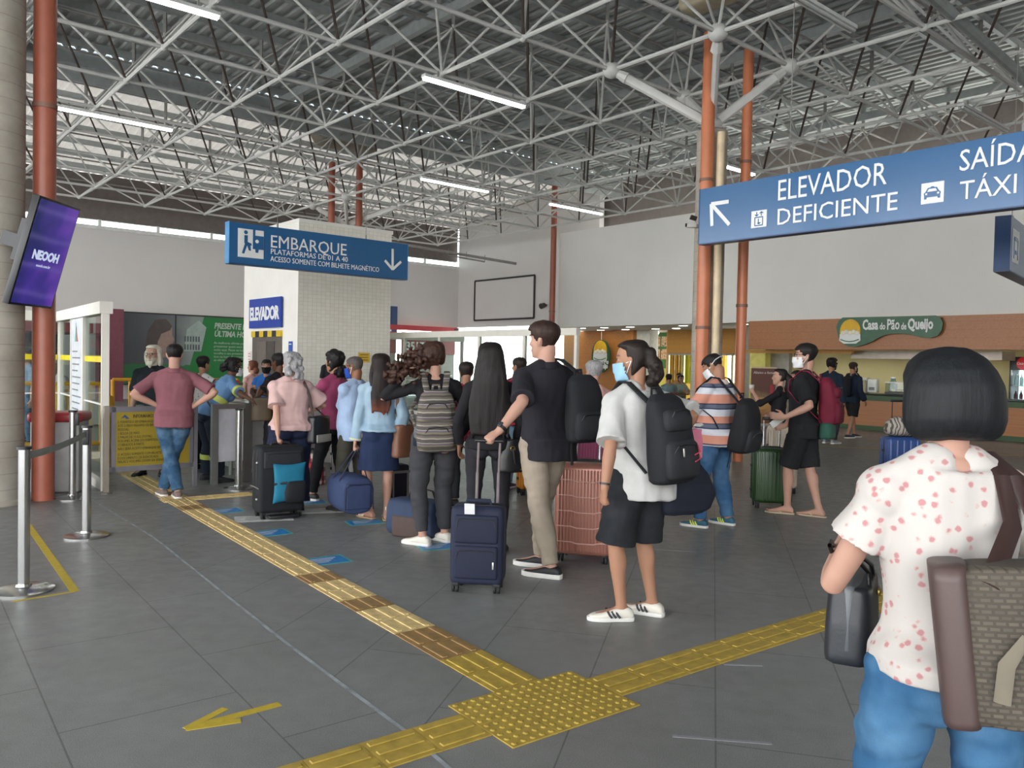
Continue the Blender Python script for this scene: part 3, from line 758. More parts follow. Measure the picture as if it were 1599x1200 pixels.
# ------------------------------------------------------------------ snack bar under the right wall
wood = None
def wood_mat(name, c0, c1, horizontal=True):
    m, t = base(name, .4); v = t.coord((.5, 14, 14) if horizontal else (14, 14, .5))
    f = t.noise(v, 1.6, 4); g = t.noise(t.coord((.3, .3, .3)), 2)
    c = t.ramp(f, [(.25, c0), (.75, c1)]); s = t.sep(t.coord())
    seam = t.math('LESS_THAN', t.math('FRACT', t.math('MULTIPLY', s[2], 5.0)), .05)
    t.ln(t.mix(t.math('MULTIPLY', seam, .25), c, lin('#5a3517')), t.b.inputs['Base Color']); return m
wood_red = wood_mat('wood_fascia', '#9a6238', '#ad7243'); wood_yel = wood_mat('wood_panel_yellow', '#b07d33', '#c4924a'); wood_pan = wood_mat('wood_wall_brown', '#a86a2c', '#bd8240')
cream_wall = mat('cream_wall', '#cdc391', .7, 0, .04, 1); lime = mat('lime_wall', '#cfd36b', .7, 0, .04, 1); soffit = mat('soffit_white', '#cfcac0', .8, 0, .03)
greyw = mat('grey_partition', '#9d9a94', .7); bar_green = mat('bar_green', '#2f4d28', .45, 0, .15, 10); bar_black = mat('bar_black_top', '#26272a', .2)
F = lambda b: face_a(ab(22, b))
def X(px, b): return (F(b).inverted() @ on_plane(px, 560, DB, b)).x
def Z(px, py, b): return on_plane(px, py, DB, b).z
def slab(name, px0, px1, z0, z1, b, th, m, kind=True, x1=None):
    x0 = X(px0, b); x1 = X(px1, b) if x1 is None else x1
    k = MB(); k.box(((x0 + x1) / 2, th / 2, (z0 + z1) / 2), (x1 - x0, th, z1 - z0), F(b)); o = k.build(name, m)
    if kind: struct(o)
    return o
k = MB(); k.box((14, 3.2, 2.98), (31, 6.3, .1), F(21.05)); struct(k.build('ceiling_soffit', soffit), 'white soffit of the snack bar with round downlights')
slab('wall_shop_wood', 880, 988, 0, 2.93, 23.8, .2, wood_pan)
slab('pillar_white', 988, 1014, 0, 2.93, 24.0, .5, mat('white_column', '#d9dcd4', .5))
slab('wall_shop_lime', 1005, 1048, 0, 2.93, 26.2, .2, lime)
slab('wall_shop_panel', 1041, 1168, 2.06, 2.93, 24.5, .15, wood_yel)
bx = MB(); x0, x1 = X(1044, 24.6), X(1172, 24.6)
for i in range(6):
    x = x0 + (x1 - x0) * i / 5; bx.box((x, 0, 1.03), (.08, .08, 2.06), F(24.6))
bx.box(((x0 + x1) / 2, 0, 2.03), (x1 - x0, .09, .08), F(24.6)); bx.box(((x0 + x1) / 2, 0, .06), (x1 - x0, .09, .12), F(24.6))
struct(bx.build('window_3', mat('alu_frame', '#b9b7b0', .35, .5)), 'aluminium frame of the glazed shop front')
gl = MB(); gl.box(((x0 + x1) / 2, .02, 1.03), (x1 - x0, .012, 1.95), F(24.6)); struct(gl.build('window_4', glass('shop_glass', '#f2f0d8')))
# room behind the glazed front with open windows to daylight
k = MB(); bx0, bx1 = X(1030, 30), X(1240, 30)
k.box(((bx0 + bx1) / 2, 0, .45), (bx1 - bx0, .2, .9), F(30)); k.box(((bx0 + bx1) / 2, 0, 2.75), (bx1 - bx0, .2, .9), F(30))
for i in range(5): k.box((bx0 + (bx1 - bx0) * i / 4, 0, 1.6), (.45, .2, 1.6), F(30))
struct(k.build('wall_shop_back', mat('ochre_wall', '#b58f3a', .7)), 'ochre back wall with daylight windows behind the glazed shop front')
for px, w_, nm in ((1052, .75, 'ochre'), (1072, .5, 'lime')):
    k = MB(); x = X(px, 25.6)
    for i in range(7): k.tube([(x + (i - 3) * w_ / 7, .03 * (-1) ** i, .0 if nm == 'ochre' else 0.9), (x + (i - 3) * w_ / 7, .03 * (-1) ** i, 2.93)], [.06, .06], n=8)
    k.xf(F(25.6)); tag(k.build('curtain', mat('curtain_' + nm, '#b88a1c' if nm == 'ochre' else '#c9cf3a', .7)), ('ochre hanging curtain left in the glazed shop front' if nm == 'ochre' else 'lime hanging curtain right in the glazed shop front'), 'curtain')
# right part: fascia, walls, hood
slab('trim_fascia', 1168, 1700, 2.12, 2.95, 20.85, .3, wood_red, True, 26)
slab('trim_valance', 1160, 1330, 2.02, 2.12, 21.6, .1, wood_yel)
slab('pillar_yellow', 1171, 1195, 0, 2.93, 22.6, .3, mat('pale_yellow_pillar', '#d3cb73', .6))
slab('wall_shop_grey', 1195, 1232, 0, 2.93, 23.2, .2, greyw)
slab('wall_shop_cream', 1225, 1700, 0, 2.93, 24.4, .2, cream_wall, True, 27)
slab('wall_shop_side', 1159, 1171, 0, 2.93, 23.0, .2, greyw)
k = MB(); xa, xb = X(1330, 22), X(1566, 22)
k.box(((xa + xb) / 2, .4, 2.0), (xb - xa, .9, .22), F(22)); tag(k.build('extractor_hood', mat('steel_hood', '#8a8178', .35, .6)), 'long brushed steel hood above the snack bar counter', 'hood')
# oval shop sign and the long shop sign
def shop_logo(t, M4, s):
    b = MB(); b.prism([(s * .5 * math.cos(a), s * (.05 + .55 * math.sin(a))) for a in [math.pi * i / 14 for i in range(15)]] + [(-s * .5, -s * .45), (s * .5, -s * .45)], .01, M4); b.build('emblem_ground', mat('emblem_yellow', '#e2b321', .5), t)
    b = MB(); b.prism([(-.5 * s, -.1 * s), (.5 * s, -.1 * s), (.52 * s, -.4 * s), (.3 * s, -.56 * s), (-.3 * s, -.56 * s), (-.52 * s, -.4 * s)], .014, M4); b.build('emblem_basket', sign_white, t)
    b = MB()
    for i in range(5): b.ell((M4 @ V(((i - 2) * .17 * s, (-.05 + .06 * (i % 2)) * s, .012))), (.12 * s, .02, .11 * s))
    b.build('emblem_buns', mat('emblem_bun', '#e6e2cf', .5), t)
    b = MB(); b.tube([M4 @ V((x * s, -.36 * s - .1 * s * (1 - (x / .45) ** 2), .018)) for x in (-.45, -.2, 0, .2, .45)], .025 * s, n=6); b.build('emblem_line', mat('emblem_green', '#2b7a45', .5), t)
shop_green = mat('shop_sign_green', '#245c3c', .4)
o = on_plane(1306, 540, DB, 20.75); t = thing('shop_sign', 'long green shop sign with curved lower edge and white lettering over the counter', 'sign', face_a(V((o.x, o.y, 2.1))))
inv = t.matrix_basis.inverted()
def sl(px, py):
    q = inv @ on_plane(px, py, DB, 20.75); return (q.x, q.z)
z6 = lambda x, y: sl(1200 + x / 4.0075, 460 + y / 4.0075)
poly = [z6(*p) for p in ((425, 205), (440, 165), (465, 145), (1045, 132), (1078, 145), (1092, 180), (1085, 225), (1060, 258), (1015, 273), (960, 270), (905, 255), (850, 247), (790, 246), (735, 252), (690, 270), (650, 295), (600, 315), (550, 327), (505, 327), (465, 310), (438, 270))]
b = MB(); b.prism(poly[::-1], .05, up_at(0, 0, .04)); b.build('board', shop_green, t)
c = z6(513, 235); shop_logo(t, up_at(c[0], c[1], -.015), .56)
def spread(s, size, p0, x1, par, m, **kw):
    o = text('lettering', s, size, m, par, Matrix.Identity(4), 'LEFT', .004, **kw)
    cw = max(v.co.x for v in o.data.vertices); o.matrix_basis = up_at(p0[0], p0[1], -.02) @ Matrix.Diagonal(((x1 - p0[0]) / cw, 1, 1, 1))
spread('Casa', .36, z6(590, 220), z6(688, 220)[0], t, sign_white, bold=.012); spread('do', .24, z6(697, 219), z6(733, 219)[0], t, sign_white, bold=.006)
spread('Pão', .37, z6(742, 219), z6(822, 219)[0], t, sign_white, bold=.008); spread('de', .24, z6(831, 219), z6(865, 219)[0], t, sign_white, bold=.006)
spread('Queijo', .37, z6(873, 217), z6(1032, 217)[0], t, sign_white, bold=.014)
o = on_plane(937, 584, DB, 23.5); t = thing('shop_sign', 'oval green shop sign hanging before the brown wood wall', 'sign', face_a(V((o.x, o.y, 0))))
inv = t.matrix_basis.inverted()
def sl(px, py):
    q = inv @ on_plane(px, py, DB, 23.5); return (q.x, q.z)
z5 = lambda x, y: sl(860 + x / 4.208, 460 + y / 4.208)
c, r = z5(330, 408), z5(392, 300); rx, rz = r[0] - c[0], r[1] - c[1]
b = MB(); b.prism([(c[0] + rx * math.copysign(abs(math.cos(a)) ** .8, math.cos(a)) , c[1] + rz * math.sin(a)) for a in [2 * math.pi * i / 32 for i in range(32)]], .06, up_at(0, 0, .03)); b.build('board', shop_green, t)
cc = z5(330, 375); shop_logo(t, up_at(cc[0], cc[1], -.04), .72)
def spread2(s, size, p0, x1): 
    o = text('lettering', s, size, sign_white, t, Matrix.Identity(4), 'LEFT', .004, bold=.014); cw = max(v.co.x for v in o.data.vertices)
    o.matrix_basis = up_at(p0[0], p0[1], -.04) @ Matrix.Diagonal(((x1 - p0[0]) / cw, 1, 1, 1))
spread2('Casa do Pão', .24, z5(280, 455), z5(384, 455)[0]); spread2('de Queijo', .24, z5(286, 483), z5(380, 483)[0])
b = MB(); b.cyl((c[0], 0, c[1] + rz), (c[0], 0, 2.93), .012, n=6); b.build('hanging_rod', mat('rod_white', '#d5d2cc', .4), t)
# menu board
o = on_plane(1016, 575, DB, 26.1); t = thing('menu_board', 'green menu board with four food pictures on the lime wall', 'menu board', face_a(V((o.x, o.y, o.z))))
mw, mh = X(1047, 26.1) - X(1016, 26.1), 1.52
b = MB(); b.box((mw / 2, 0, mh / 2), (mw, .05, mh)); b.build('board', mat('menu_green', '#2c7a48', .4), t)
for i in range(2):
    for j in range(2):
        m_, q = base('food_picture_%d%d' % (i, j), .5); q.ln(q.ramp(q.noise(q.coord(), 5 + i + j, 2), [(.35, '#6d6a55'), (.5, '#d5cfbd'), (.62, '#b88a5a'), (.75, '#e5e0d2')]), q.b.inputs['Base Color'])
        b = MB(); b.box((mw * (.28 + .46 * i), -.03, mh * (.38 + .34 * j)), (mw * .4, .01, mh * .27)); b.build('picture', m_, t)
b = MB(); b.box((mw * .35, -.03, mh * .17), (mw * .3, .006, .04)); b.build('print', sign_white, t)
# downlights
dl = glow('downlight', '#fff6e8', 14.0)
for i, (x, y) in enumerate(((909, 511.5), (944, 509.5), (938, 512.5), (984, 508.5), (977, 511), (1024, 508), (1067, 505), (1056, 509), (1161, 504))):
    q = on_plane(x, y, DB, 23.2 if i in (2, 4, 5, 7) else 21.7); q.z = 2.925
    lab = ['leftmost downlight in the snack bar soffit above the oval sign', 'downlight in the soffit right of the oval sign rod, nearer one', 'downlight in the soffit just above the oval sign rod', 'downlight in the soffit left of the white column, nearer one', 'downlight in the soffit left of the white column, farther one',
           'downlight in the soffit above the menu board', 'downlight in the soffit left of the orange pipe, nearer one', 'downlight in the soffit left of the orange pipe, farther one', 'downlight in the soffit right of the concrete column'][i]
    t = thing('downlight', lab, 'lamp', q, 'round downlights in the soffit')
    b = MB(); b.lathe([(.19, .015), (.19, 0), (.15, -.01), (.15, .015)], n=20); b.build('rim', mat('downlight_rim', '#dcdcd8', .4), t)
    b = MB(); b.cyl((0, 0, -.012), (0, 0, .01), .14, n=20); b.build('lens', dl, t)
q = at(1025, 520, 31.5); t = thing('globe_lamp', 'small white globe lamp hanging before the menu board', 'lamp', q)
b = MB(); b.ell((0, 0, 0), (.1, .1, .1)); b.build('globe', glow('globe_glow', '#fff8ec', 6), t)
b = MB(); b.cyl((0, 0, .1), (0, 0, 2.93 - q.z), .012, n=6); b.build('stem', mat('rod_white', '#d5d2cc', .4), t)
# counter
ca = X(1299, 20.9); t = thing('bar_counter', 'long snack bar counter with brown wood front and green bands', 'counter', F(20.9))
L = 18.0
b = MB(); b.box((ca + L / 2, .35, .06), (L, .66, .12)); b.build('plinth', bar_green, t)
b = MB(); b.box((ca + L / 2, .35, .45), (L, .7, .66)); b.build('front', wood_red, t)
b = MB(); b.box((ca + L / 2, .34, .85), (L + .02, .74, .14)); b.build('band', bar_green, t)
b = MB(); b.box((ca + L / 2, .34, .945), (L + .06, .82, .05), None, .008); b.build('top', bar_black, t)
def on_bar(px, dy=.3): return F(20.9) @ Matrix.Translation(V((X(px, 20.9 + dy), dy, .97)))
t = thing('display_case', 'glass display case of pastries on the snack bar counter', 'display case', on_bar(1428, .35))
b = MB(); b.box((0, 0, .03), (1.25, .5, .06), None, .01); b.build('tray', mat('case_tray', '#5d615c', .4), t)
b = MB(); b.box((0, 0, .3), (1.25, .5, .03)); b.build('lid', mat('case_lid', '#e3e6e4', .3), t)
b = MB(); b.box((0, -.24, .18), (1.22, .01, .22)); b.build('pane', glass('shop_glass2', '#eef3f0'), t)
for s in (-.61, .61):
    b = MB(); b.box((s, 0, .18), (.02, .46, .22)); b.build('side_pane', glass('shop_glass2'), t)
pastry = mat('pastry', '#c9a054', .7)
for i in range(8):
    b = MB(); b.ell((0, 0, 0), (.055, .05, .038), u=10, v=7)
    p = t.matrix_basis @ V((-.48 + i * .135, -.06 + .05 * (i % 2), .098))
    tag(b.build('pastry', pastry, None, Matrix.Translation(p)), 'golden pastry inside the glass case on the counter', 'pastry', 'pastries in the display case')
t = thing('water_jug', 'pale blue water jug behind the pastry case', 'jug', on_bar(1396, .62)); b = MB(); b.lathe([(.1, 0), (.11, .02), (.11, .3), (.06, .34), (.06, .4)], n=16); b.build('body', glass('jug_blue', '#b8cfe0'), t)
b = MB(); b.cyl((0, 0, .4), (0, 0, .44), .065, n=14); b.build('cap', sign_white, t)
t = thing('napkin_dispenser', 'white napkin dispenser standing on the counter left of the pastry case', 'dispenser', on_bar(1365, .25)); b = MB(); b.box((0, 0, .2), (.26, .16, .36), None, .03, 3); b.build('body', mat('dispenser_white', '#d8dad4', .3), t)
b = MB(); b.box((0, -.085, .12), (.14, .02, .08)); b.build('slot', mat('dispenser_grey', '#6d706c', .4), t)
t = thing('napkin_dispenser', 'tall cream dispenser on the counter next to the walking man', 'dispenser', on_bar(1343, .3)); b = MB(); b.lathe([(.17, 0), (.17, .26), (.15, .32), (.1, .34)], n=18); b.build('body', mat('dispenser_cream', '#cfcbb4', .4), t); b = MB(); b.cyl((0, 0, .34), (0, 0, .38), .05); b.build('knob', mat('dispenser_grey', '#6d706c', .4), t)
t = thing('paper_box', 'small white box on the counter left of the white dispenser', 'box', on_bar(1352.5, .55)); b = MB(); b.box((0, 0, .2), (.16, .16, .4), None, .01); b.build('body', mat('dispenser_white', '#d8dad4', .3), t)
b = MB(); b.box((0, -.085, .3), (.1, .01, .06)); b.build('print', bar_green, t)
t = thing('cup_stack', 'stack of green cups on the far counter above the navy shirt person', 'cups', on_bar(1309, .5))
for i in range(3):
    b = MB(); b.lathe([(.07, i * .13), (.1, i * .13 + .14)], n=14); b.build('cup', mat('cup_green', '#4b9a63', .4), t)
t = thing('coffee_machine', 'low steel coffee machine on the counter behind the people walking by', 'coffee machine', on_bar(1308, .35)); b = MB(); b.box((0, 0, .12), (.5, .4, .24), None, .02); b.build('body', mat('steel_hood', '#8a8178', .35, .6), t)
b = MB(); b.cyl((.1, -.22, .12), (.1, -.26, .05), .02); b.build('spout', bar_black, t)
bl_ = glow('added_lamp_glow', '#fff3d8', 9.0)  # unseen lamps added behind the fascia to brighten the snack bar
for i, lab in enumerate(('leftmost', 'second from the left', 'third from the left', 'rightmost')):
    t = thing('added_ceiling_lamp', 'flat square lamp in the snack bar ceiling over the counter, ' + lab, 'lamp', F(22.3) @ Matrix.Translation(V((10.2 + i * 2.6, 0, 2.88))))
    b = MB(); b.box((0, 0, .03), (.7, .7, .05)); b.build('frame', mat('downlight_rim', '#dcdcd8', .4), t)
    b = MB(); b.box((0, 0, 0), (.6, .6, .02)); b.build('diffuser', bl_, t)
# fridge
t = thing('drinks_fridge', 'tall drinks fridge with red round logo at the right edge', 'fridge', F(23.4) @ Matrix.Translation(V((X(1577, 23.4), 0, 0))))
fw = .85
b = MB(); b.box((fw / 2, .62, 1.0), (fw, .04, 2.0)); b.box((.02, .3, 1.0), (.04, .6, 2.0)); b.box((fw - .02, .3, 1.0), (.04, .6, 2.0)); b.box((fw / 2, .3, .2), (fw, .6, .4)); b.box((fw / 2, .3, 1.83), (fw, .6, .34)); b.build('casing', mat('fridge_black', '#1b1d1f', .4), t)
b = MB(); b.cyl((fw * .38, -.012, 1.83), (fw * .38, .01, 1.83), .165, n=32); b.build('logo_disc', mat('logo_red', '#c3202c', .35), t)
text('lettering', 'Coca-Cola', .1, sign_white, t, up_at(fw * .38, 1.8, -.016), 'CENTER', .001, .72, .25)
b = MB(); b.box((fw / 2, .58, 1.03), (fw - .1, .02, 1.25)); b.build('lit_back', glow('fridge_light', '#f2fbff', 1.6), t)
for z in (.42, .83, 1.25):
    b = MB(); b.box((fw / 2, .32, z), (fw - .1, .5, .02)); b.build('shelf', mat('shelf_white', '#dfe4e4', .4), t)
b = MB(); b.box((fw / 2, .0, 1.03), (fw - .08, .012, 1.26)); b.build('glass_door', glass('shop_glass3', '#f4fbfb'), t)
bott = {1.26: ('#bcd7de', 'clear water bottle on the top shelf of the drinks fridge', 'bottles on the top fridge shelf'), .84: ('#5c2030', 'dark red drink bottle on the middle shelf of the drinks fridge', 'bottles on the middle fridge shelf'), .43: ('#d7606a', 'pinkish red drink bottle on the low shelf of the drinks fridge', 'bottles on the low fridge shelf')}
for z, (c, lab, grp) in bott.items():
    first = None
    for i in range(6):
        M4 = t.matrix_basis @ Matrix.Translation(V((.12 + i * .12, .15, z)))
        if first is None:
            r = thing('bottle', lab, 'bottle', M4, grp); b = MB(); b.lathe([(.04, 0), (.042, .02), (.042, .18), (.015, .25), (.015, .28)], n=12); b.build('body', mat('bottle' + c, c, .3), r)
            b = MB(); b.cyl((0, 0, .28), (0, 0, .3), .017, n=10); b.build('cap', sign_white, r); first = r
        else:
            r = first.copy(); SC.collection.objects.link(r); r.matrix_basis = M4
            for ch in list(first.children):
                d = ch.copy(); SC.collection.objects.link(d); d.parent = r
# roll-up banner
q = floor_at(1190, 655); q = at(1190, 660, 21.8); t = thing('roll_up_banner', 'brown roll up banner with pastry picture left of the woman holding a cup', 'banner', face_b(V((q.x, q.y, 0))) @ Matrix.Rotation(-.55, 4, 'Z'))
m, q = base('banner_print', .5); v = q.coord(); s = q.sep(v)
c = q.ramp(q.math('ADD', q.math('MULTIPLY', s[2], .5), q.math('MULTIPLY', q.noise(v, 3), .25)), [(.2, '#8a5a3d'), (.38, '#b98d5c'), (.5, '#a98a6a'), (.6, '#6f5148'), (.85, '#77504a')])
q.ln(c, q.b.inputs['Base Color'])
b = MB(); b.box((0, 0, .82), (.7, .02, 1.5)); b.build('print', m, t)
b = MB(); b.box((0, 0, .04), (.76, .2, .08), None, .02); b.build('base', mat('alu_frame', '#b9b7b0', .35, .5), t)
b = MB(); b.box((0, 0, 1.585), (.74, .04, .04)); b.build('top_rail', mat('cream_pipe', '#d9c6a4', .5), t)
text('lettering', 'Abaixo a fome', .1, sign_white, t, up_at(0, 1.42, -.012), 'CENTER', .001, 1, .2)
b = MB(); b.ell((-.05, -.012, .62), (.24, .008, .17)); b.build('printed_pastry', mat('printed_pastry', '#c49a5e', .5), t)
b = MB(); b.box((.24, -.012, .95), (.1, .006, .36), None, .002, 1); b.build('printed_bottle', mat('printed_red', '#b23a49', .5), t)

# ------------------------------------------------------------------ glass booths
booth = mat('booth_white', '#e6e3da', .4, 0, .03); pane = glass('booth_glass', '#eef6f4')
def glass_wall(t, p, q, h, posts, rail=(1.0,), pr=.05, top=.14):
    d = (q - p); L = d.length; M4 = t.matrix_basis.inverted() @ frame(p, d)
    b = MB(); b.box((L / 2, 0, h - top / 2), (L + .1, .14, top), M4); b.build('top_beam', booth, t)
    b = MB(); b.box((L / 2, 0, .05), (L, .08, .1), M4); b.build('bottom_rail', booth, t)
    for x in posts:
        b = MB(); b.box((x * L, 0, h / 2), (pr, .08, h), M4); b.build('post', booth, t)
    for z in rail:
        b = MB(); b.box((L / 2, 0, z), (L, .03, .02), M4); b.build('rail', booth, t)
    for x0, x1 in zip(posts, posts[1:]):
        b = MB(); b.box(((x0 + x1) / 2 * L, 0, h / 2), ((x1 - x0) * L - pr, .012, h - .25), M4); b.build('pane', pane, t)
# left cabin
A0 = V((-4.72, 9.36, 0)); A1 = at(95, 560, 12.0); A1.z = 0; HB = 2.2
t = thing('glass_cabin', 'white framed glass cabin behind the reddish pipe and the purple screen', 'cabin', Matrix.Translation(A0))
glass_wall(t, A1, A0, HB, (0, .34, .62, 1.0))
A2 = A1 + (-DB) * 3.2
glass_wall(t, A2, A1, HB, (0, .5, 1.0))
Mc = t.matrix_basis.inverted() @ frame(A1, A0 - A1); LA = (A0 - A1).length
b = MB(); b.box((LA / 2, 0, 1.53), (LA - .06, .02, .07), Mc); b.build('safety_stripe', mat('safety_yellow', '#e3cf1e', .5), t)
b = MB(); b.box((0, 0, 1.53), (3.1, .02, .08), t.matrix_basis.inverted() @ frame((A1 + A2) / 2, DB)); b.build('safety_stripe', mat('safety_yellow', '#e3cf1e', .5), t)
o = thing('price_panel', 'tall white text panel with small red and teal mark in the glass cabin', 'panel', frame(A1, A0 - A1) @ Matrix.Translation(V((LA * .48, -.03, 0))))
pw = LA * .25
b = MB(); b.box((0, 0, 1.08), (pw, .012, 1.95)); b.build('sheet', mat('panel_white', '#c9ccd2', .5), o)
b = MB()
for i in range(17):
    w_ = pw * (.45 + .35 * ((i * 37) % 10) / 10); b.box((-pw * .35 + w_ / 2, -.009, 1.62 - i * .085), (w_, .004, .018))
b.build('print', mat('print_grey', '#77777a', .6), o)
b = MB(); b.prism([(-.12, 1.75), (-.02, 2.0), (.0, 1.75)], .004, up_at(0, 0, -.006)); b.build('teal_mark', mat('notice_teal', '#49a89c', .6), o)
b = MB(); b.prism([(.0, 1.95), (.12, 1.75), (.03, 1.75)], .004, up_at(0, 0, -.006)); b.build('red_mark', mat('logo_red', '#c3202c', .35), o)
o = thing('green_notice', 'narrow bright green notice behind the glass of the left cabin', 'notice', frame(A1, A0 - A1) @ Matrix.Translation(V((LA * .93, .06, 1.55))))
b = MB(); b.box((0, 0, .17), (.12, .01, .62)); b.build('sheet', mat('notice_green', '#2fae80', .5), o)
# right booth
B0 = ab(13.3, 13.25); B1 = ab(22.4, 13.25)
t = thing('glass_booth', 'long bright white framed glass booth behind the queue', 'booth', Matrix.Translation(B0))
glass_wall(t, B1, B0, 2.42, (0, .2, .4, .6, .8, 1.0), (1.0,), .09, .17)
glass_wall(t, B1, B1 + DB * 3.5, 2.42, (0, 1.0), (1.0,), .09, .17)
# red ticket shop front on the left wall beyond the booth
redw = mat('shop_red', '#8e2f38', .5)
t = thing('ticket_shop', 'red ticket shop front with phone number seen through the booth glass', 'shop front', face_b(ab(30.4, 17.2)))
for x0, w_ in ((.0, 1.9), (2.2, 2.9)):
    b = MB(); b.box((x0 + w_ / 2, 0, 2.35), (w_, .08, .95)); b.build('red_panel', redw, t)
    b = MB(); b.box((x0 + w_ / 2, .05, .95), (w_, .05, 1.85)); b.build('shop_window', mat('shop_dim', '#9a8a86', .3), t)
    b = MB(); b.box((x0 + w_ / 2, 0, .9), (w_ * .9, .1, .06)); b.build('sill', booth, t)
text('lettering', 'nas', .55, sign_white, t, up_at(.7, 2.25, -.05), 'LEFT', .004, 1, 0, 1, .02)
text('lettering', '3517.6555', .5, sign_white, t, up_at(2.4, 2.05, -.05), 'LEFT', .004, .95, 0, 1, .012)
text('lettering', 'Central Entrega', .33, sign_white, t, up_at(2.35, 2.5, -.05), 'LEFT', .004, .95)
k = MB(); k.box((2.6, .02, 3.02), (5.4, .12, .22), face_b(ab(30.4, 17.2))); struct(k.build('trim_4', mat('band_red', '#a8232f', .5)), 'red band under the grey wall')
k = MB(); q = on_plane(615, 500, DA, 30.5); k.box((0, 0, 0), (.3, .1, 1.2), face_b(V((q.x, q.y, q.z)))); tag(k.build('blue_panel', sign_dark), 'narrow blue panel sticking out behind the lift shaft', 'panel')

# dark shops far left
t = thing('dark_kiosk', 'dim shop with dark shelves and a maroon counter behind the left glass cabin', 'kiosk', face_b(V((-12.6, 15.0, 0))))
dim = mat('kiosk_dark', '#3a3a3e', .7); maroon = mat('kiosk_maroon', '#7d2f35', .5)
b = MB(); b.box((1.8, 1.6, 1.1), (4.6, .1, 2.3)); b.build('back', dim, t)
for z in (.9, 1.3, 1.7):
    b = MB(); b.box((1.8, 1.4, z), (4.5, .35, .04)); b.build('shelf', mat('kiosk_shelf', '#5a5654', .6), t)
b = MB(); b.box((1.8, 0, .45), (4.5, .5, .8)); b.build('counter', mat('kiosk_grey', '#9a9c98', .6), t)
b = MB(); b.box((1.8, 0, .92), (4.6, .6, .14)); b.build('counter_top', maroon, t)
b = MB(); b.box((1.8, .3, 2.12), (4.7, 2.6, .2)); b.build('canopy', maroon, t)
for i in range(14):
    c = ['#8a4a3a', '#5b6d74', '#b59a58', '#6b6a68', '#7d8c6a'][i % 5]; p = t.matrix_basis @ V((-.2 + i * .3, 1.38, (.925, 1.325, 1.725)[i % 3]))
    b = MB(); b.box((0, 0, .11), (.2, .14, .22), None, .02); tag(b.build('packet', mat('packet' + c, c, .6), None, frame(p, DB)), 'small packet on the dim shelves behind the left glass cabin', 'packet', 'packets on the dim kiosk shelves')
q = on_plane(171, 560, DA, 29.5); k = MB(); k.box((0, 0, 1.55), (.75, .5, 3.1), face_b(V((q.x, q.y, 0)))); struct(k.build('pillar_maroon', mat('pillar_maroon', '#76424f', .6)), 'maroon pillar left of the green poster')
# yellow railings
ry = mat('rail_yellow', '#d79a1f', .45)
def railing(p, q, lab, h=1.1, n=9):
    t = thing('railing', lab, 'railing', Matrix.Translation(p)); d = q - p
    for z in (h, .12):
        b = MB(); b.cyl(UP * z, d + UP * z, .03, n=10); b.build('rail', ry, t)
    for i in range(n):
        b = MB(); b.cyl(d * (i / (n - 1)), d * (i / (n - 1)) + UP * h, .024 if i % 4 else .035, n=8); b.build('bar', ry, t)
g0 = at(176, 600, 14.0); g0.z = 0
railing(g0, g0 + DB * 2.2, 'yellow railing behind the bearded man, right of the glass cabin', 1.15)
g1 = at(158, 600, 13.3); g1.z = 0
railing(g1, g1 - DB * 2.6, 'yellow railing behind the left glass cabin, nearer the sign', 1.1)
g2 = at(60, 600, 13.0); g2.z = 0
railing(g2, g2 - DB * 1.8, 'yellow railing seen left of the reddish pipe through the cabin glass', 1.1, 5)
b_ = thing('yellow_bollard', 'short thick yellow post behind the grey sign frame', 'bollard', V((at(171, 640, 11.0).x, 11.0, 0)))
b = MB(); b.cyl((0, 0, 0), (0, 0, 1.0), .05); b.build('post', ry, b_); b = MB(); b.ell((0, 0, 1.0), (.05, .05, .03)); b.build('cap', ry, b_)

# ------------------------------------------------------------------ gate area
steel = mat('brushed_steel', '#a9a9a6', .28, .85, .06, 20); steel_dark = mat('steel_dark', '#6b6864', .4, .6)
chrome = mat('post_chrome', '#b4b4b2', .18, .9, .04, 10); blackp = mat('black_plastic', '#17181a', .45)
def barrier_post(p, lab, head=0.0, h=.97):
    t = thing('barrier_post', lab, 'barrier post', Matrix.Translation(V((p.x, p.y, 0))) @ Matrix.Rotation(head, 4, 'Z'))
    b = MB(); b.lathe([(.185, 0), (.185, .012), (.15, .024), (.05, .035), (.045, .05), (.001, .05)], n=36); b.build('foot', chrome, t)
    b = MB(); b.cyl((0, 0, .045), (0, 0, h - .02), .036, n=24); b.build('post', chrome, t)
    b = MB(); b.cyl((0, 0, h - .02), (0, 0, h), .045, n=24); b.build('cap', blackp, t)
    b = MB(); b.box((.044, 0, h - .1), (.035, .05, .13), None, .006); b.build('belt_cassette', blackp, t)
    return t
P1, P2, P3, P4 = floor_at(37, 923), floor_at(135, 838), floor_at(113, 779), floor_at(372, 764)
d12 = math.atan2((P2 - P1).y, (P2 - P1).x)
barrier_post(P1, 'nearest steel barrier post at the left edge', d12)
barrier_post(P2, 'steel barrier post left of the expansion joint, second from the camera', d12 + math.pi)
barrier_post(P3, 'steel barrier post beside the white bin with red lid', 0.3)
barrier_post(P4, 'steel barrier post by the gate, right of the translucent panel', 2.0)
belt = MB(); e1 = P1 + UP * .9 + (P2 - P1).normalized() * .06; e2 = P2 + UP * .9 - (P2 - P1).normalized() * .06
belt.tube([e1.lerp(e2, k) - UP * .02 * math.sin(math.pi * k) for k in (0, .25, .5, .75, 1)], [(.026, .002)] * 5, n=8, ref=(0, 0, 1))
tag(belt.build('barrier_belt', mat('belt_grey', '#8d918c', .7)), 'grey belt stretched between the two nearest barrier posts', 'belt')
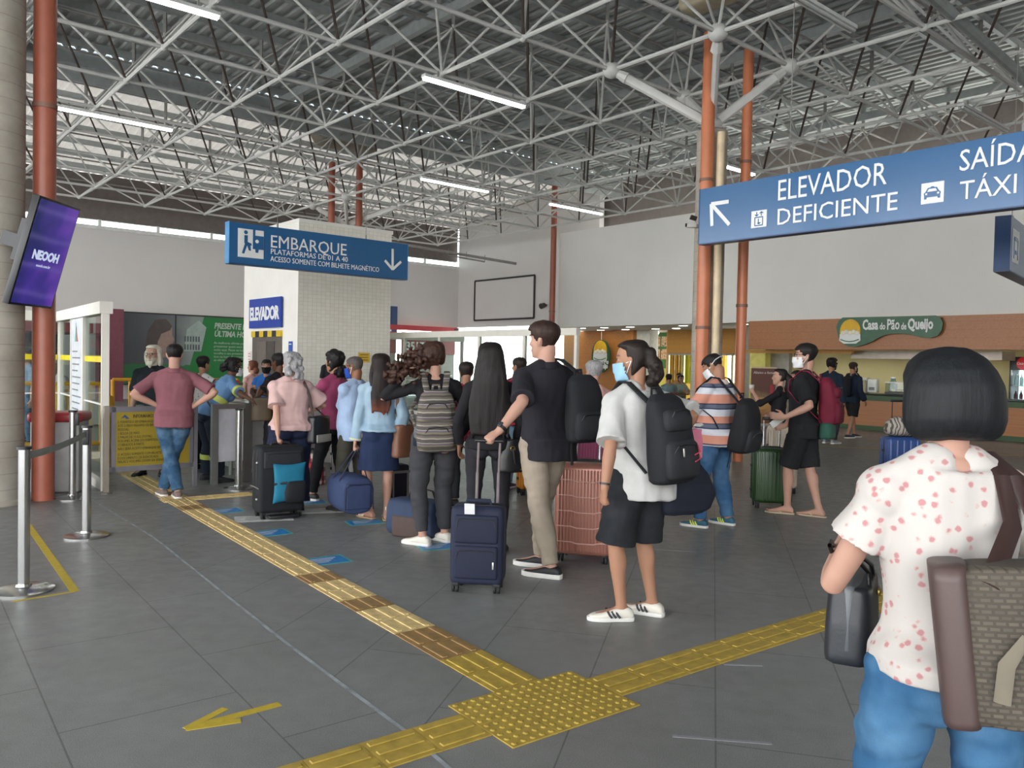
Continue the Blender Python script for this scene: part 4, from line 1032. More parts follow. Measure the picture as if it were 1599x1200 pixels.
# bin
t = thing('bin_cabinet', 'white cabinet with rounded red lid behind the reddish pipe', 'bin', frame(V((at(94, 700, 9.3).x, 9.3, 0)), V((1, .25, 0))))
b = MB(); b.box((0, 0, .42), (.5, .42, .8), None, .015); b.build('body', mat('cabinet_white', '#a9aaa9', .5), t)
b = MB(); b.box((0, 0, .865), (.56, .48, .11), None, .035, 3); b.build('lid', mat('lid_red', '#a1343b', .35), t)
b = MB(); b.box((0, 0, .015), (.46, .38, .03)); b.build('plinth', steel_dark, t)
# yellow notice board on frame
S = floor_at(165, 771); t = thing('notice_stand', 'yellow notice board in a grey metal frame in front of the bearded man', 'notice board', frame(S, DB) @ Matrix.Diagonal((.74, 1, 1, 1)))
fm = mat('frame_grey', '#77757a', .45, .3)
b = MB(); b.box((0, 0, .5), (.07, .07, 1.0)); b.build('post', mat('post_beige', '#8d8478', .5), t)
b = MB(); b.box((1.35, 0, .5), (.06, .06, 1.0)); b.build('post', fm, t)
b = MB(); b.cyl((0, 0, 0), (0, 0, .015), .09); b.build('foot', steel_dark, t)
b = MB()
for x, z, sx, sz in ((.68, .96, 1.3, .06), (.68, .27, 1.3, .06), (.1, .62, .06, .75), (1.28, .62, .06, .75)): b.box((x, 0, z), (sx, .05, sz))
b.build('frame', fm, t)
b = MB(); b.box((.69, -.005, .615), (1.14, .03, .64)); b.build('board', mat('notice_mustard', '#8f7c1f', .5, 0, .06), t)
ink = mat('notice_ink', '#3d3312', .6)
text('lettering', 'INFORMAMOS AOS PASSAGEIROS', .055, ink, t, up_at(.38, .86, -.021), 'LEFT', .001, .9, 0, 1, .001)
text('lettering', 'É PERMITIDO EM EMBALAGEM E TRANSPORTE\nATÉ O PESO MÁXIMO DE BAGAGEM\nPESSOAL:\n1 BOLSA DE MÃO\n2 MALAS DE 15 KG (TOTAL)\nVOLUMES ACIMA DO PERMITIDO SERÃO\nCOBRADOS À PARTE.', .043, ink, t, up_at(.16, .8, -.021), 'LEFT', .001, .95, 0, 1, 0, 1.02)
for i_, l_ in enumerate(('NÃO SERÁ ACEITO EMBARQUE SEM BILHETE', 'O ACESSO SOMENTE COM BILHETE MAGNÉTICO\nE DOCUMENTO DE IDENTIDADE', 'MALAS E VOLUMES DEVEM SER IDENTIFICADOS')): text('lettering', l_, .043, ink, t, up_at(.16, (.49, .425, .34)[i_], -.021), 'LEFT', .001, .95, 0, 1, 0, 1.02)
b = MB(); b.prism([(.2, .85), (.26, .9), (.33, .85), (.28, .85), (.26, .87)], .002, up_at(0, 0, -.02)); b.build('mark', mat('mark_navy', '#24456b', .5), t)
# gate frame with translucent panel
G = floor_at(334, 757); t = thing('ticket_gate', 'grey steel gate frame holding a translucent panel beside the uniformed attendant', 'gate', frame(G, DB))
for x in (0, .42):
    b = MB(); b.box((x, 0, .5), (.075 if x == 0 else .1, .07, 1.0)); b.build('post', steel_dark if x else steel, t)
b = MB(); b.box((.22, 0, .97), (.5, .06, .06)); b.build('top_rail', steel, t)
b = MB(); b.box((.2, 0, .61), (.32, .03, .66)); b.build('panel', mat('frosted_panel', '#b3b2b8', .35), t)
# rail frame beyond the post
G2 = floor_at(357, 742); t = thing('gate_rail', 'low steel rail frame between the gate panel and the black suitcase', 'rail', frame(G2, DB + DA * -.2))
b = MB(); b.cyl((0, 0, .9), (.75, 0, .9), .035, n=12); b.build('rail', steel, t)
for x in (0.03, .72):
    b = MB(); b.cyl((x, 0, 0), (x, 0, .9), .03, n=12); b.build('post', steel, t)
# turnstile
G3 = floor_at(392, 737); t = thing('turnstile', 'white turnstile cabinet with steel top and tripod arms by the brown bag', 'turnstile', frame(G3, DB))
b = MB(); b.box((.1, .45, .47), (.36, 1.1, .94), None, .02); b.build('cabinet', mat('turnstile_white', '#d5d5d3', .35), t)
b = MB(); b.box((.1, .45, .965), (.4, 1.16, .06), None, .015); b.build('top', steel, t)
b = MB(); b.cyl((-.08, .1, .84), (-.14, .1, .84), .07, n=16); b.build('hub', steel_dark, t)
for q in ((-.3, .02, .5), (-.3, .25, .52), (-.55, .1, .86)):
    b = MB(); b.cyl((-.13, .1, .84), q, .02, n=10); b.build('arm', steel, t)
G4 = floor_at(362, 724); t = thing('validator', 'red and white ticket reader standing behind the gate panel', 'ticket reader', frame(G4, DB))
b = MB(); b.box((0, .3, .5), (.34, .5, 1.0), None, .02); b.build('body', mat('turnstile_white', '#d5d5d3', .35), t)
b = MB(); b.box((0, .3, 1.12), (.3, .4, .24), None, .02); b.build('head', mat('reader_red', '#c0392f', .4), t)
b = MB(); b.box((0, .08, 1.12), (.2, .02, .12)); b.build('slot', blackp, t)
G5 = floor_at(470, 722); t = thing('desk_panel', 'grey desk panel with yellow top edge behind the grey haired woman', 'desk', frame(G5, V((1, .05, 0))))
b = MB(); b.box((.28, .2, .46), (.95, .4, .92)); b.build('panel', mat('desk_grey', '#a8a3a1', .5), t)
b = MB(); b.box((.28, .2, .94), (1.0, .46, .05), None, .01); b.build('top', mat('desk_white', '#dcd9d4', .4), t)
b = MB(); b.box((.34, -.03, .93), (.84, .03, .06)); b.build('edge', mat('hazard_yellow', '#d9b92c', .5), t)
# ------------------------------------------------------------------ figures
TMP = bpy.data.objects.new('tmp', bpy.data.meshes.new('tmp')); SC.collection.objects.link(TMP)
def solid(mb, voxel, smooth=4, fac=.5):
    """merge overlapping closed shapes into one continuous skin"""
    me = mb.mesh(); old = TMP.data; TMP.data = me; bpy.data.meshes.remove(old)
    TMP.modifiers.clear()
    r = TMP.modifiers.new('r', 'REMESH'); r.mode = 'VOXEL'; r.voxel_size = voxel; r.use_smooth_shade = True
    if smooth:
        q = TMP.modifiers.new('s', 'SMOOTH'); q.iterations = smooth; q.factor = fac
    dg = bpy.context.evaluated_depsgraph_get(); dg.update()
    return bpy.data.meshes.new_from_object(TMP.evaluated_get(dg))
def co_of(me):
    a = np.empty(len(me.vertices) * 3, np.float32); me.vertices.foreach_get('co', a); return a.reshape(-1, 3)
def wrinkle(me, amp, k=14.0, seed=0, stretch=(1, 1, .6), n=7):
    r = np.random.default_rng(seed); c = co_of(me); nm = np.empty(len(c) * 3, np.float32)
    me.vertex_normals.foreach_get('vector', nm); nm = nm.reshape(-1, 3)
    d = np.zeros(len(c)); s = c * np.array(stretch)
    for i in range(n):
        u = r.normal(size=3); u /= np.linalg.norm(u); w = r.normal(size=3); w /= np.linalg.norm(w)
        kk = k * r.uniform(.5, 1.9)
        d += np.sin(s @ u * kk + 1.6 * np.sin(s @ w * kk * .45 + r.uniform(0, 6)) + r.uniform(0, 6)) * (k / kk) ** .7
    d = d / n * 1.6
    d = np.where(d > 0, d ** 1.0, d * .7)
    c = c + nm * (d * amp)[:, None]; me.vertices.foreach_set('co', c.astype(np.float32).ravel()); me.update()
def smoothed(me):
    me.polygons.foreach_set('use_smooth', np.ones(len(me.polygons), bool)); return me
def ik(a, b, l1, l2, pole):
    d = b - a; L = d.length
    if L > (l1 + l2) * .998: b = a + d * ((l1 + l2) * .998 / L); d = b - a; L = d.length
    x = (l1 * l1 - l2 * l2 + L * L) / (2 * L); h = math.sqrt(max(0, l1 * l1 - x * x))
    u = d / L; p = pole - u * pole.dot(u)
    if p.length < 1e-5: p = V((0, 0, 1)) - u * u.z
    return a + u * x + p.normalized() * h, b
def rotm(ax, deg): return Matrix.Rotation(math.radians(deg), 3, ax)
PROF = [(-.17, .06, .05, 0), (-.13, .115, .085, 0), (-.04, .168, .113, -.006), (.08, .172, .118, -.008), (.2, .155, .106, -.002), (.3, .148, .100, .004), (.45, .155, .106, .004), (.6, .168, .114, 0), (.72, .176, .114, -.004), (.82, .172, .100, -.012), (.9, .138, .084, -.018), (.96, .098, .068, -.022), (1.01, .064, .060, -.022)]
HEADP = [(-.118, .022, .070, .030), (-.108, .036, .084, .012), (-.09, .048, .092, -.010), (-.065, .058, .093, -.040), (-.035, .066, .091, -.068), (0, .071, .090, -.088), (.03, .075, .091, -.097), (.06, .076, .088, -.098), (.085, .069, .074, -.086), (.102, .052, .052, -.066), (.113, .028, .024, -.038), (.116, .008, .0, -.015)]
SKIN = {}
def skin_mat(c):
    if c in SKIN: return SKIN[c]
    m, t = base('skin_' + c[1:], .55, 0, .35)
    a = t.new('ShaderNodeAttribute'); a.attribute_name = 'paint'
    f = t.noise(t.coord(), 25, 3)
    t.ln(t.mix(t.math('MULTIPLY', f, .22), a.outputs['Color'], lin('#7a4a38')), t.b.inputs['Base Color'])
    t.b.inputs['Subsurface Weight'].default_value = .06; t.b.inputs['Subsurface Radius'].default_value = (.02, .008, .004)
    SKIN[c] = m; return m
class Person:
    def __init__(s, label, p, yaw, H=1.72, skin='#b98468', female=False, w=1.0, belly=0.0, lean=0.0, side=0.0, twist=0.0, head=(0, 0, 0),
                 feet=((-.1, 0, 8), (.1, 0, -8)), hands=(None, None), elbows=(None, None), grip=('relax', 'relax'), sit=None, voxel=None, bare=False, dz=0.0,
                 paint=None, palm=(None, None), hip_shift=(0, 0), chest_fwd=0.0, group=None):
        s.k = k = H / 1.75; s.H = H; s.female = female; s.w = w; s.belly = belly; s.skin = skin; s.bare = bare
        s.root = thing('person', label, 'person', Matrix.Translation(V((p[0], p[1], 0))) @ Matrix.Rotation(math.radians(yaw), 4, 'Z'), group)
        s.M = s.root.matrix_basis; s.Mi = s.M.inverted()
        s.vox = voxel or .0085
        # legs
        l1, l2 = .247 * H, .243 * H; hw = .058 * H * (1.06 if female else 1) * (1 + .5 * (w - 1))
        ank = []
        ff = []
        for f in feet:
            if f[0] == 'px':
                q = s.Mi @ floor_at(f[1], f[2]); f = (q.x, q.y) + tuple(f[3:])
            ff.append(f)
        feet = ff
        for i, f in enumerate(feet): ank.append(V((f[0], f[1], .045 * H + (f[3] if len(f) > 3 else 0))))
        mid = (ank[0] + ank[1]) / 2
        if sit is None:
            px, py = mid.x + hip_shift[0], mid.y + hip_shift[1]; z = .53 * H + dz
            for i, a in enumerate(ank):
                hx = px + (-hw if i == 0 else hw); d2 = (hx - a.x) ** 2 + (py - a.y) ** 2
                z = min(z, a.z + math.sqrt(max(.01, ((l1 + l2) * .9985) ** 2 - d2)))
            s.P = V((px, py, z))
        else: s.P = V(sit)
        s.hip = [s.P + V((-hw, 0, 0)), s.P + V((hw, 0, 0))]; s.ank = ank; s.knee = []
        s.fdir = [V((math.sin(-math.radians(f[2])), math.cos(math.radians(f[2])), 0)) for f in feet]
        for i in range(2):
            kn, s.ank[i] = ik(s.hip[i], ank[i], l1, l2, s.fdir[i] + V((0, 0, .2 if sit else 0))); s.knee.append(kn)
        # spine
        T = .315 * H
        R = Matrix.Rotation(-math.radians(lean), 3, 'X') @ Matrix.Rotation(math.radians(side), 3, 'Y')
        s.upv = R @ UP; s.N = s.P + s.upv * T + V((0, chest_fwd, 0))
        s.rP = V((1, 0, 0)); s.rS = Matrix.Rotation(math.radians(twist), 3, 'Z') @ (R @ V((1, 0, 0))); s.rS.normalize()
        s.fS = s.upv.cross(s.rS).normalized(); s.T = T
        # head
        hr = s.frame3(s.rS, s.upv if lean < 25 else (s.upv * .5 + UP * .5).normalized())
        hr = hr @ rotm('Z', head[0]) @ rotm('X', -head[1]) @ rotm('Y', head[2])
        s.HR = hr; s.C = s.N + s.upv * (.040 * H) + hr @ V((0, .012 * k, .104 * k)) - s.fS * .012 * k; s.hk = 1.05
        # arms
        sw = (.096 if female else .106) * H * (1 + .45 * (w - 1)); a1, a2 = .172 * H, .148 * H
        q = s.sp(.84); s.sh = [q - s.rS * sw, q + s.rS * sw]; s.elb = []; s.wri = []
        for i in range(2):
            sg = -1 if i == 0 else 1; h = hands[i]
            if h is None: h = s.sh[i] + s.rS * (.06 * sg * k * (1 + (w - 1) * 1.4)) + V((0, .05, -.318 * H))
            h = s.Mi @ V(h[1]) if isinstance(h, tuple) and h[0] == 'w' else V(h); e = elbows[i]
            e = V(e) if e is not None else (s.rS * sg * .35 - s.fS * 1.0)
            el, wr = ik(s.sh[i], h, a1, a2, e); s.elb.append(el); s.wri.append(wr)
        s.grip = grip; s.palm = palm; s.paint = paint or {}
        s.hand_tip = [None, None]; s.handdir = [None, None]
    def frame3(s, x, z):
        y = z.cross(x).normalized(); x = y.cross(z).normalized(); return Matrix(((x.x, y.x, z.x), (x.y, y.y, z.y), (x.z, y.z, z.z)))
    def sp(s, t):
        # point on the spine; torso bows slightly
        q = s.P.lerp(s.N, t); return q
    def rt(s, t): return s.rP.lerp(s.rS, min(1, max(0, t))).normalized()
    def hd(s, x, y, z): return s.C + s.HR @ (V((x, y, z)) * (s.k * s.hk))
    def sec(s, off=0.0, t0=-.2, t1=1.1, bust=False, scale=1.0, n=22, seat=0.0):
        k, out = s.k, []
        for t, hw, hdp, yo in PROF:
            if t < t0 or t > t1: continue
            f = s.w; bl = s.belly * math.exp(-((t - .25) / .28) ** 2)
            if s.female:
                hw *= 1.05 if t < .12 else (.9 if t < .5 else .9); hdp *= 1.02 if t < .12 else .93
            if t > .85: f = 1 + (f - 1) * .5
            if seat and t < .2: e = seat * (1 if t < .1 else .3); hdp += e; yo -= e * .75
            hw = (hw * f + bl * .55) * k * scale + off; hd_ = (hdp * f + bl * .75) * k * scale + off
            r = s.rt(t); u = s.upv if t > .15 else (s.upv * .4 + UP * .6).normalized()
            fw = u.cross(r).normalized(); c = s.sp(t) + fw * ((yo + bl * .55) * k)
            out.append(ring(c, r, fw, hw, hd_, n, 2.35))
        return out
    def limb(s, mb, pts, rad, n=14, ref=None): mb.tube(pts, rad, n=n, ref=ref, cap='round')
    def armpath(s, i, u0=0.0, u1=2.0, m=9):
        def at_(u): return s.sh[i].lerp(s.elb[i], u) if u <= 1 else s.elb[i].lerp(s.wri[i], u - 1)
        us = [u0 + (u1 - u0) * j / (m - 1) for j in range(m)]
        if u0 < .95 and u1 > 1.05: us = sorted(set(us + [.93, 1.0, 1.07]))
        return us, [at_(u) for u in us]
    def arm_r(s, u):
        pr = [(0, .054), (.35, .050), (.75, .043), (1, .039), (1.25, .042), (1.6, .034), (1.95, .026), (2.05, .026)]
        f = (.86 if s.female else 1.0) * (1 + .6 * (s.w - 1)) * s.k
        return float(np.interp(u, [p[0] for p in pr], [p[1] for p in pr])) * f
    def legpath(s, i, u0, u1, m=11):
        def at_(u): return s.hip[i].lerp(s.knee[i], u) if u <= 1 else s.knee[i].lerp(s.ank[i], u - 1)
        us = [u0 + (u1 - u0) * j / (m - 1) for j in range(m)]
        if u0 < .95 and u1 > 1.05: us = sorted(set(us + [.93, 1.0, 1.07]))
        return us, [at_(u) for u in us]
    def leg_r(s, u):
        pr = [(0, .090), (.3, .083), (.7, .064), (.95, .055), (1.1, .054), (1.3, .057), (1.6, .044), (1.9, .035), (2.0, .036)]
        f = (1 + .7 * (s.w - 1)) * s.k * (1.02 if s.female else 1)
        return float(np.interp(u, [p[0] for p in pr], [p[1] for p in pr])) * f
    def hand(s, mb, i):
        k = s.k; sg = -1 if i == 0 else 1
        d = (s.wri[i] - s.elb[i]).normalized(); g = s.grip[i]
        pn = s.palm[i]
        pn = V(pn) if pn is not None else (-s.rS * sg * .9 - s.fS * .2)     # palm normal: toward the body
        if isinstance(g, tuple): d = V(g[1]).normalized(); g = g[0]
        pn = (pn - d * pn.dot(d)).normalized(); sd = d.cross(pn).normalized()
        # thumb side: points forward/up when the arm hangs
        if sd.dot(s.fS + UP * .5) < 0: sd = -sd
        w = s.wri[i]; L = .095 * k
        mb.tube([w - d * .02 * k, w + d * L * .35, w + d * L * .75, w + d * L], [(.025 * k, .019 * k), (.036 * k, .017 * k), (.042 * k, .014 * k), (.040 * k, .011 * k)], n=12, ref=sd, cap='round')
        cur = {'relax': (14, 24, 18), 'grip': (62, 78, 48), 'flat': (4, 6, 4), 'fist': (80, 92, 55), 'pinch': (40, 45, 25)}[g]
        for j, (o, ln) in enumerate(((.031, .072), (.0105, .080), (-.0105, .074), (-.031, .059))):
            q = w + d * (L * .95) + sd * (o * k); a = 0.0; pts = [q - d * .02 * k, q]; dd = d
            for m_, part in enumerate((.45, .32, .27)):
                a += cur[m_] * (1 + .06 * j); dd = d * math.cos(math.radians(a)) + pn * math.sin(math.radians(a))
                q = q + (dd + sd * o * (1.2 if g in ('relax', 'flat') else .0)).normalized() * (ln * part * k); pts.append(q)
            mb.tube(pts, [.0095 * k, .0092 * k, .0088 * k, .008 * k, .0068 * k], n=8, cap='round')
        q = w + d * .028 * k + sd * .026 * k; tips = [q]
        ta, tb = (d * .6 + sd * .7 + pn * .35), (d * .9 + sd * .15 + pn * (.55 if g in ('relax', 'flat') else 1.1))
        tips += [q + ta.normalized() * .036 * k, q + ta.normalized() * .036 * k + tb.normalized() * .034 * k, q + ta.normalized() * .036 * k + tb.normalized() * .056 * k]
        mb.tube(tips, [.014 * k, .0115 * k, .0098 * k, .0078 * k], n=8, cap='round')
        s.hand_tip[i] = w + d * (.085 * k) + pn * (.022 * k)      # centre of the grasp
        s.handdir[i] = (d, pn, sd)
    def build_body(s, beard=None, ears=True):
        k, mb = s.k, MB()
        mb.loft(s.sec(-.006))
        nb, ce = s.N - s.upv * .03 * k, s.C + s.HR @ V((0, -.03 * k, -.06 * k))
        r = (.050 if s.female else .058) * k * (1 + .4 * (s.w - 1))
        mb.tube([nb - s.upv * .03, nb.lerp(ce, .5), ce], [r * 1.15, r, r * .95], n=16, cap='round')
        for i in range(2):
            tr = s.sp(.955) + s.rS * ((-.05, .05)[i] * k) - s.fS * .02 * k
            mb.tube([tr + s.upv * .012 * k, s.sh[i] + s.upv * .004 * k], [(.036 if s.female else .046) * k, (.04 if s.female else .046) * k], n=12, cap='round')
            us, pts = s.armpath(i); s.limb(mb, pts, [s.arm_r(u) for u in us]); mb.ell(s.sh[i], (.056 * k * s.w ** .5,) * 3)
            s.hand(mb, i)
            us, pts = s.legpath(i, .02, 2.0); s.limb(mb, pts, [s.leg_r(u) * .96 for u in us], 16)
            # calf bulge at the back
            c = s.knee[i].lerp(s.ank[i], .32) - s.fdir[i] * .012 * k
            mb.ell(c, (.044 * k * s.w, .05 * k * s.w, .1 * k))
            s.foot(mb, i, 1.0 if s.bare else .86)
        if s.female:
            for sg in (-1, 1): mb.ell(s.sp(.62) + s.rS * (.075 * sg * k) + s.fS * (.075 * k), (.062 * k, .06 * k, .06 * k))
        for sg in (-1, 1): mb.ell(s.P + V((.072 * sg * k * s.w, -.065 * k, -.035 * k)), (.08 * k * s.w, .07 * k, .085 * k))
        # head
        X, Y, Z = (s.HR @ V(a) for a in ((1, 0, 0), (0, 1, 0), (0, 0, 1)))
        kh = k * s.hk; rings = [ring(s.C + Y * ((f + b) / 2 * kh) + Z * (z * kh), X, Y, hw * kh, (f - b) / 2 * kh, 20, 2.1) for z, hw, f, b in HEADP]
        mb.loft(rings)
        mb.tube([s.hd(0, .086, .022), s.hd(0, .101, -.008), s.hd(0, .108, -.024), s.hd(0, .094, -.034)], [.008 * k, .011 * k, .014 * k, .010 * k], n=8, cap='round')
        mb.ell(s.hd(0, .088, -.066), (.024 * k, .012 * k, .012 * k)); mb.ell(s.hd(0, .082, -.104), (.02 * k, .014 * k, .013 * k))
        for sg in (-1, 1):
            mb.ell(s.hd(.03 * sg, .083, .036), (.022 * k, .010 * k, .008 * k)); mb.ell(s.hd(.045 * sg, .066, -.02), (.022 * k, .02 * k, .02 * k))
            if ears:
                mb.tube([s.hd(.070 * sg, -.004, -.028), s.hd(.080 * sg, -.012, -.005), s.hd(.083 * sg, -.02, .018), s.hd(.074 * sg, -.012, .03)], [(.012 * k, .008 * k), (.017 * k, .008 * k), (.016 * k, .007 * k), (.010 * k, .006 * k)], n=8, ref=Y, cap='round')
        me = smoothed(solid(mb, s.vox, 3, .5))
        # painting of lips, brows, eyes, beard as colour of the skin itself
        c = co_of(me); HR = np.array(s.HR); l = ((c - np.array(s.C)) @ HR) / (k * s.hk)
        col = np.tile(np.array(lin(s.skin)[:3]), (len(c), 1))
        def setc(mask, hexc, f=1.0):
            t = np.array(lin(hexc)[:3]); col[mask] = col[mask] * (1 - f) + t * f
        front = l[:, 1] > .05
        if beard:
            bc, full = beard
            bm_ = (l[:, 2] < -.035) & (l[:, 2] > -.14) & (l[:, 1] > -.02) & (np.abs(l[:, 0]) < .075)
            bm_ &= ~((np.abs(l[:, 0]) < .02) & (l[:, 2] > -.05)); setc(bm_, bc, full)
        setc(front & ((l[:, 0] / .026) ** 2 + ((l[:, 2] + .068) / .010) ** 2 < 1), '#8d4a44', .7)
        for sg in (-1, 1):
            setc(front & (((l[:, 0] - .031 * sg) / .017) ** 2 + ((l[:, 2] - .016) / .008) ** 2 < 1), '#d8d2cc', .8)
            setc(front & (((l[:, 0] - .031 * sg) / .008) ** 2 + ((l[:, 2] - .016) / .008) ** 2 < 1), '#1f1512', 1)
            setc(front & (((l[:, 0] - .033 * sg) / .024) ** 2 + ((l[:, 2] - .040) / .006) ** 2 < 1), s.paint.get('brow', '#2a1d18'), .85)
        a = me.color_attributes.new('paint', 'FLOAT_COLOR', 'POINT'); buf = np.ones((len(c), 4), np.float32); buf[:, :3] = col
        a.data.foreach_set('color', buf.ravel())
        put('body', me, skin_mat(s.skin), s.root)
        return s
    def foot(s, mb, i, f=1.0):
        k = s.k; a = s.ank[i]; d = s.fdir[i]; r = V((d.y, -d.x, 0)); z0 = a.z - .045 * s.H; hz = (.014 if s.bare else .022) * k
        sole = lambda t: V((a.x, a.y, z0 + hz)) + d * (t * k)
        secs = [(-.062, .026, .045), (-.04, .033, .07), (0, .034, .085), (.05, .036, .065), (.1, .043, .045), (.14, .044, .032), (.175, .036, .024), (.195, .016, .014)]
        R = []
        for t, hw, h in secs:
            c = sole(t) + UP * (h * k / 2); R.append(ring(c, r, UP, hw * k * f, h * k / 2 * f, 14, 2.6))
        mb.loft(R); mb.tube([sole(-.01) + UP * .05 * k, a + UP * .03], [.036 * k * f, .035 * k * f], n=12, cap='round')
        if s.bare:
            for j in range(5):
                b = sole(.165 - .012 * j) + r * ((.028 - .0145 * j) * k * (1 if i == 0 else -1)); L = (.045 if j == 0 else .034) * k
                mb.tube([b + UP * .012 * k, b + d * L + UP * .009 * k], [(.0115 if j == 0 else .0085) * k] * 2, n=8, cap='round')
    # ---- clothes
    def top(s, m, hem=-.12, sleeve=.62, loose=.014, flare=.012, name='shirt', collar=None, seed=1, amp=.009, neck=1.0, sleeve_m=None, low=0.0, vox=None, cuff=None, hem_flare=0.0):
        k, mb = s.k, MB(); sx = .03 if hem < .06 else 0.0; S = s.sec(loose, max(hem + .03, -.05), neck, seat=sx)
        # start ring at the hem itself
        t = hem; base_ = [p for p in PROF]
        hw = float(np.interp(t, [p[0] for p in base_ if p[0] > -.14], [p[1] for p in base_ if p[0] > -.14])); hdv = float(np.interp(t, [p[0] for p in base_ if p[0] > -.14], [p[2] for p in base_ if p[0] > -.14]))
        if t < -.04: hw, hdv = .168, .116
        bl = s.belly * math.exp(-((t - .25) / .28) ** 2)
        if s.female: hw *= 1.05; hdv *= 1.02
        u = (s.upv * .4 + UP * .6).normalized() if t < .15 else s.upv; r = s.rt(t); fw = u.cross(r).normalized()
        q = s.P + (s.N - s.P) * t
        first = ring(q + fw * ((bl * .55 - .004 - sx * .75) * k), r, fw, (hw * s.w + bl * .55) * k + loose + hem_flare, ((hdv + sx) * s.w + bl * .75) * k + loose + hem_flare, 22, 2.35)
        mb.loft([first] + S)
        if s.female:
            for sg in (-1, 1): mb.ell(s.sp(.62) + s.rS * (.075 * sg * k) + s.fS * (.08 * k), (.066 * k + loose, .06 * k + loose, .066 * k + loose))
        for sg in (-1, 1):
            if False: mb.ell(s.P + V((.07 * sg * k * s.w, -.066 * k, -.015 * k)), (.08 * k * s.w + loose, .07 * k + loose * .8, .07 * k))
        for i in range(2):
            tr = s.sp(.95) + s.rS * ((-.05, .05)[i] * k) - s.fS * .018 * k
            mb.tube([tr + s.upv * .012 * k, s.sh[i] + s.upv * .004 * k], [.048 * k + loose * .7, .05 * k + loose * .7], n=12, cap='round'); mb.ell(s.sh[i], (.060 * k * s.w ** .5 + loose * .6,) * 3)
            if sleeve > .05:
                us, pts = s.armpath(i, 0, sleeve, 9)
                mb.tube(pts, [s.arm_r(u) + loose * (.7 + .3 * u / sleeve) + flare * (u / sleeve) ** 2 for u in us], n=16)
        me = smoothed(solid(mb, vox or max(.009, s.vox * 1.1), 3, .5)); wrinkle(me, amp * .9, 15, seed); wrinkle(me, amp * .8, 42, seed + 31, (1, 1, .75), 9)
        o = put(name, me, m, s.root)
        if collar:
            cb = MB(); c = s.sp(.985) - s.fS * .020 * k; r0 = .068 * k * (1 + .4 * (s.w - 1))
            prof = [(r0 * 1.22, -.014), (r0 * 1.12, .022), (r0 * 1.0, .034), (r0 * .96, .0)]
            cb.loft([ring(c + s.upv * (z * k), s.rS, s.fS, rr, rr * .98, 20) for rr, z in prof] + [ring(c + s.upv * (-.014 * k), s.rS, s.fS, r0 * 1.22, r0 * 1.19, 20)], cap=False)
            cb.build('collar', collar, s.root)
        if cuff:
            for i in range(2):
                us, pts = s.armpath(i, sleeve - .06, sleeve + .005, 2)
                cb = MB(); rr = s.arm_r(sleeve) + loose + flare + .006; cb.tube(pts, [rr, rr + .002], n=16); cb.build('cuff', cuff, s.root)
        return o
    def pants(s, m, to=1.97, loose=.012, flare=.008, name='trousers', top_t=.14, seed=2, amp=.008, knee=None, bell=0.0, vox=None):
        k, mb = s.k, MB()
        mb.loft(s.sec(loose * .7, -.2, top_t))
        for sg in (-1, 1): mb.ell(s.P + V((.07 * sg * k * s.w, -.068 * k, -.035 * k)), (.086 * k * s.w + loose * .6, .072 * k + loose * .6, .09 * k))
        for i in range(2):
            us, pts = s.legpath(i, .0, to, 12)
            mb.tube(pts, [s.leg_r(u) + loose * (1 if u > .2 else .5) + flare * (u / to) ** 2 + bell * max(0, u - 1) ** 2 for u in us], n=18)
            mb.ell(s.hip[i] + V((0, 0, -.01)), (s.leg_r(0) + loose * .5,) * 3)
        me = smoothed(solid(mb, vox or max(.0095, s.vox * 1.1), 3, .5)); wrinkle(me, amp * .8, 16, seed, (1, 1, .9)); wrinkle(me, amp * .75, 44, seed + 17, (.6, .6, 1.2), 9)
        return put(name, me, m, s.root)
    def skirt(s, m, zlen=.42, flare=.03, name='skirt', top_t=.2, seed=3, amp=.006, loose=.012):
        k, mb = s.k, MB(); R = s.sec(loose, -.05, top_t); c = (s.knee[0] + s.knee[1]) / 2; d = UP * -1
        hw, hdv = .168 * 1.05 * s.w * k + loose, .12 * k * s.w + loose; rings = []
        for j in range(1, 7):
            u = j / 6; q = s.P.lerp(V((c.x, c.y, s.P.z)), u * .6) - UP * (zlen * u); rings.append(ring(q, V((1, 0, 0)), V((0, 1, 0)), hw + flare * u, hdv + flare * u, 22, 2.4))
        mb.loft(rings[::-1] + R)
        for sg in (-1, 1): mb.ell(s.P + V((.07 * sg * k, -.066 * k, -.03 * k)), (.086 * k + loose, .07 * k + loose, .09 * k))
        me = smoothed(solid(mb, .01, 3, .5)); wrinkle(me, amp, 22, seed, (1.4, 1.4, .25))
        return put(name, me, m, s.root)
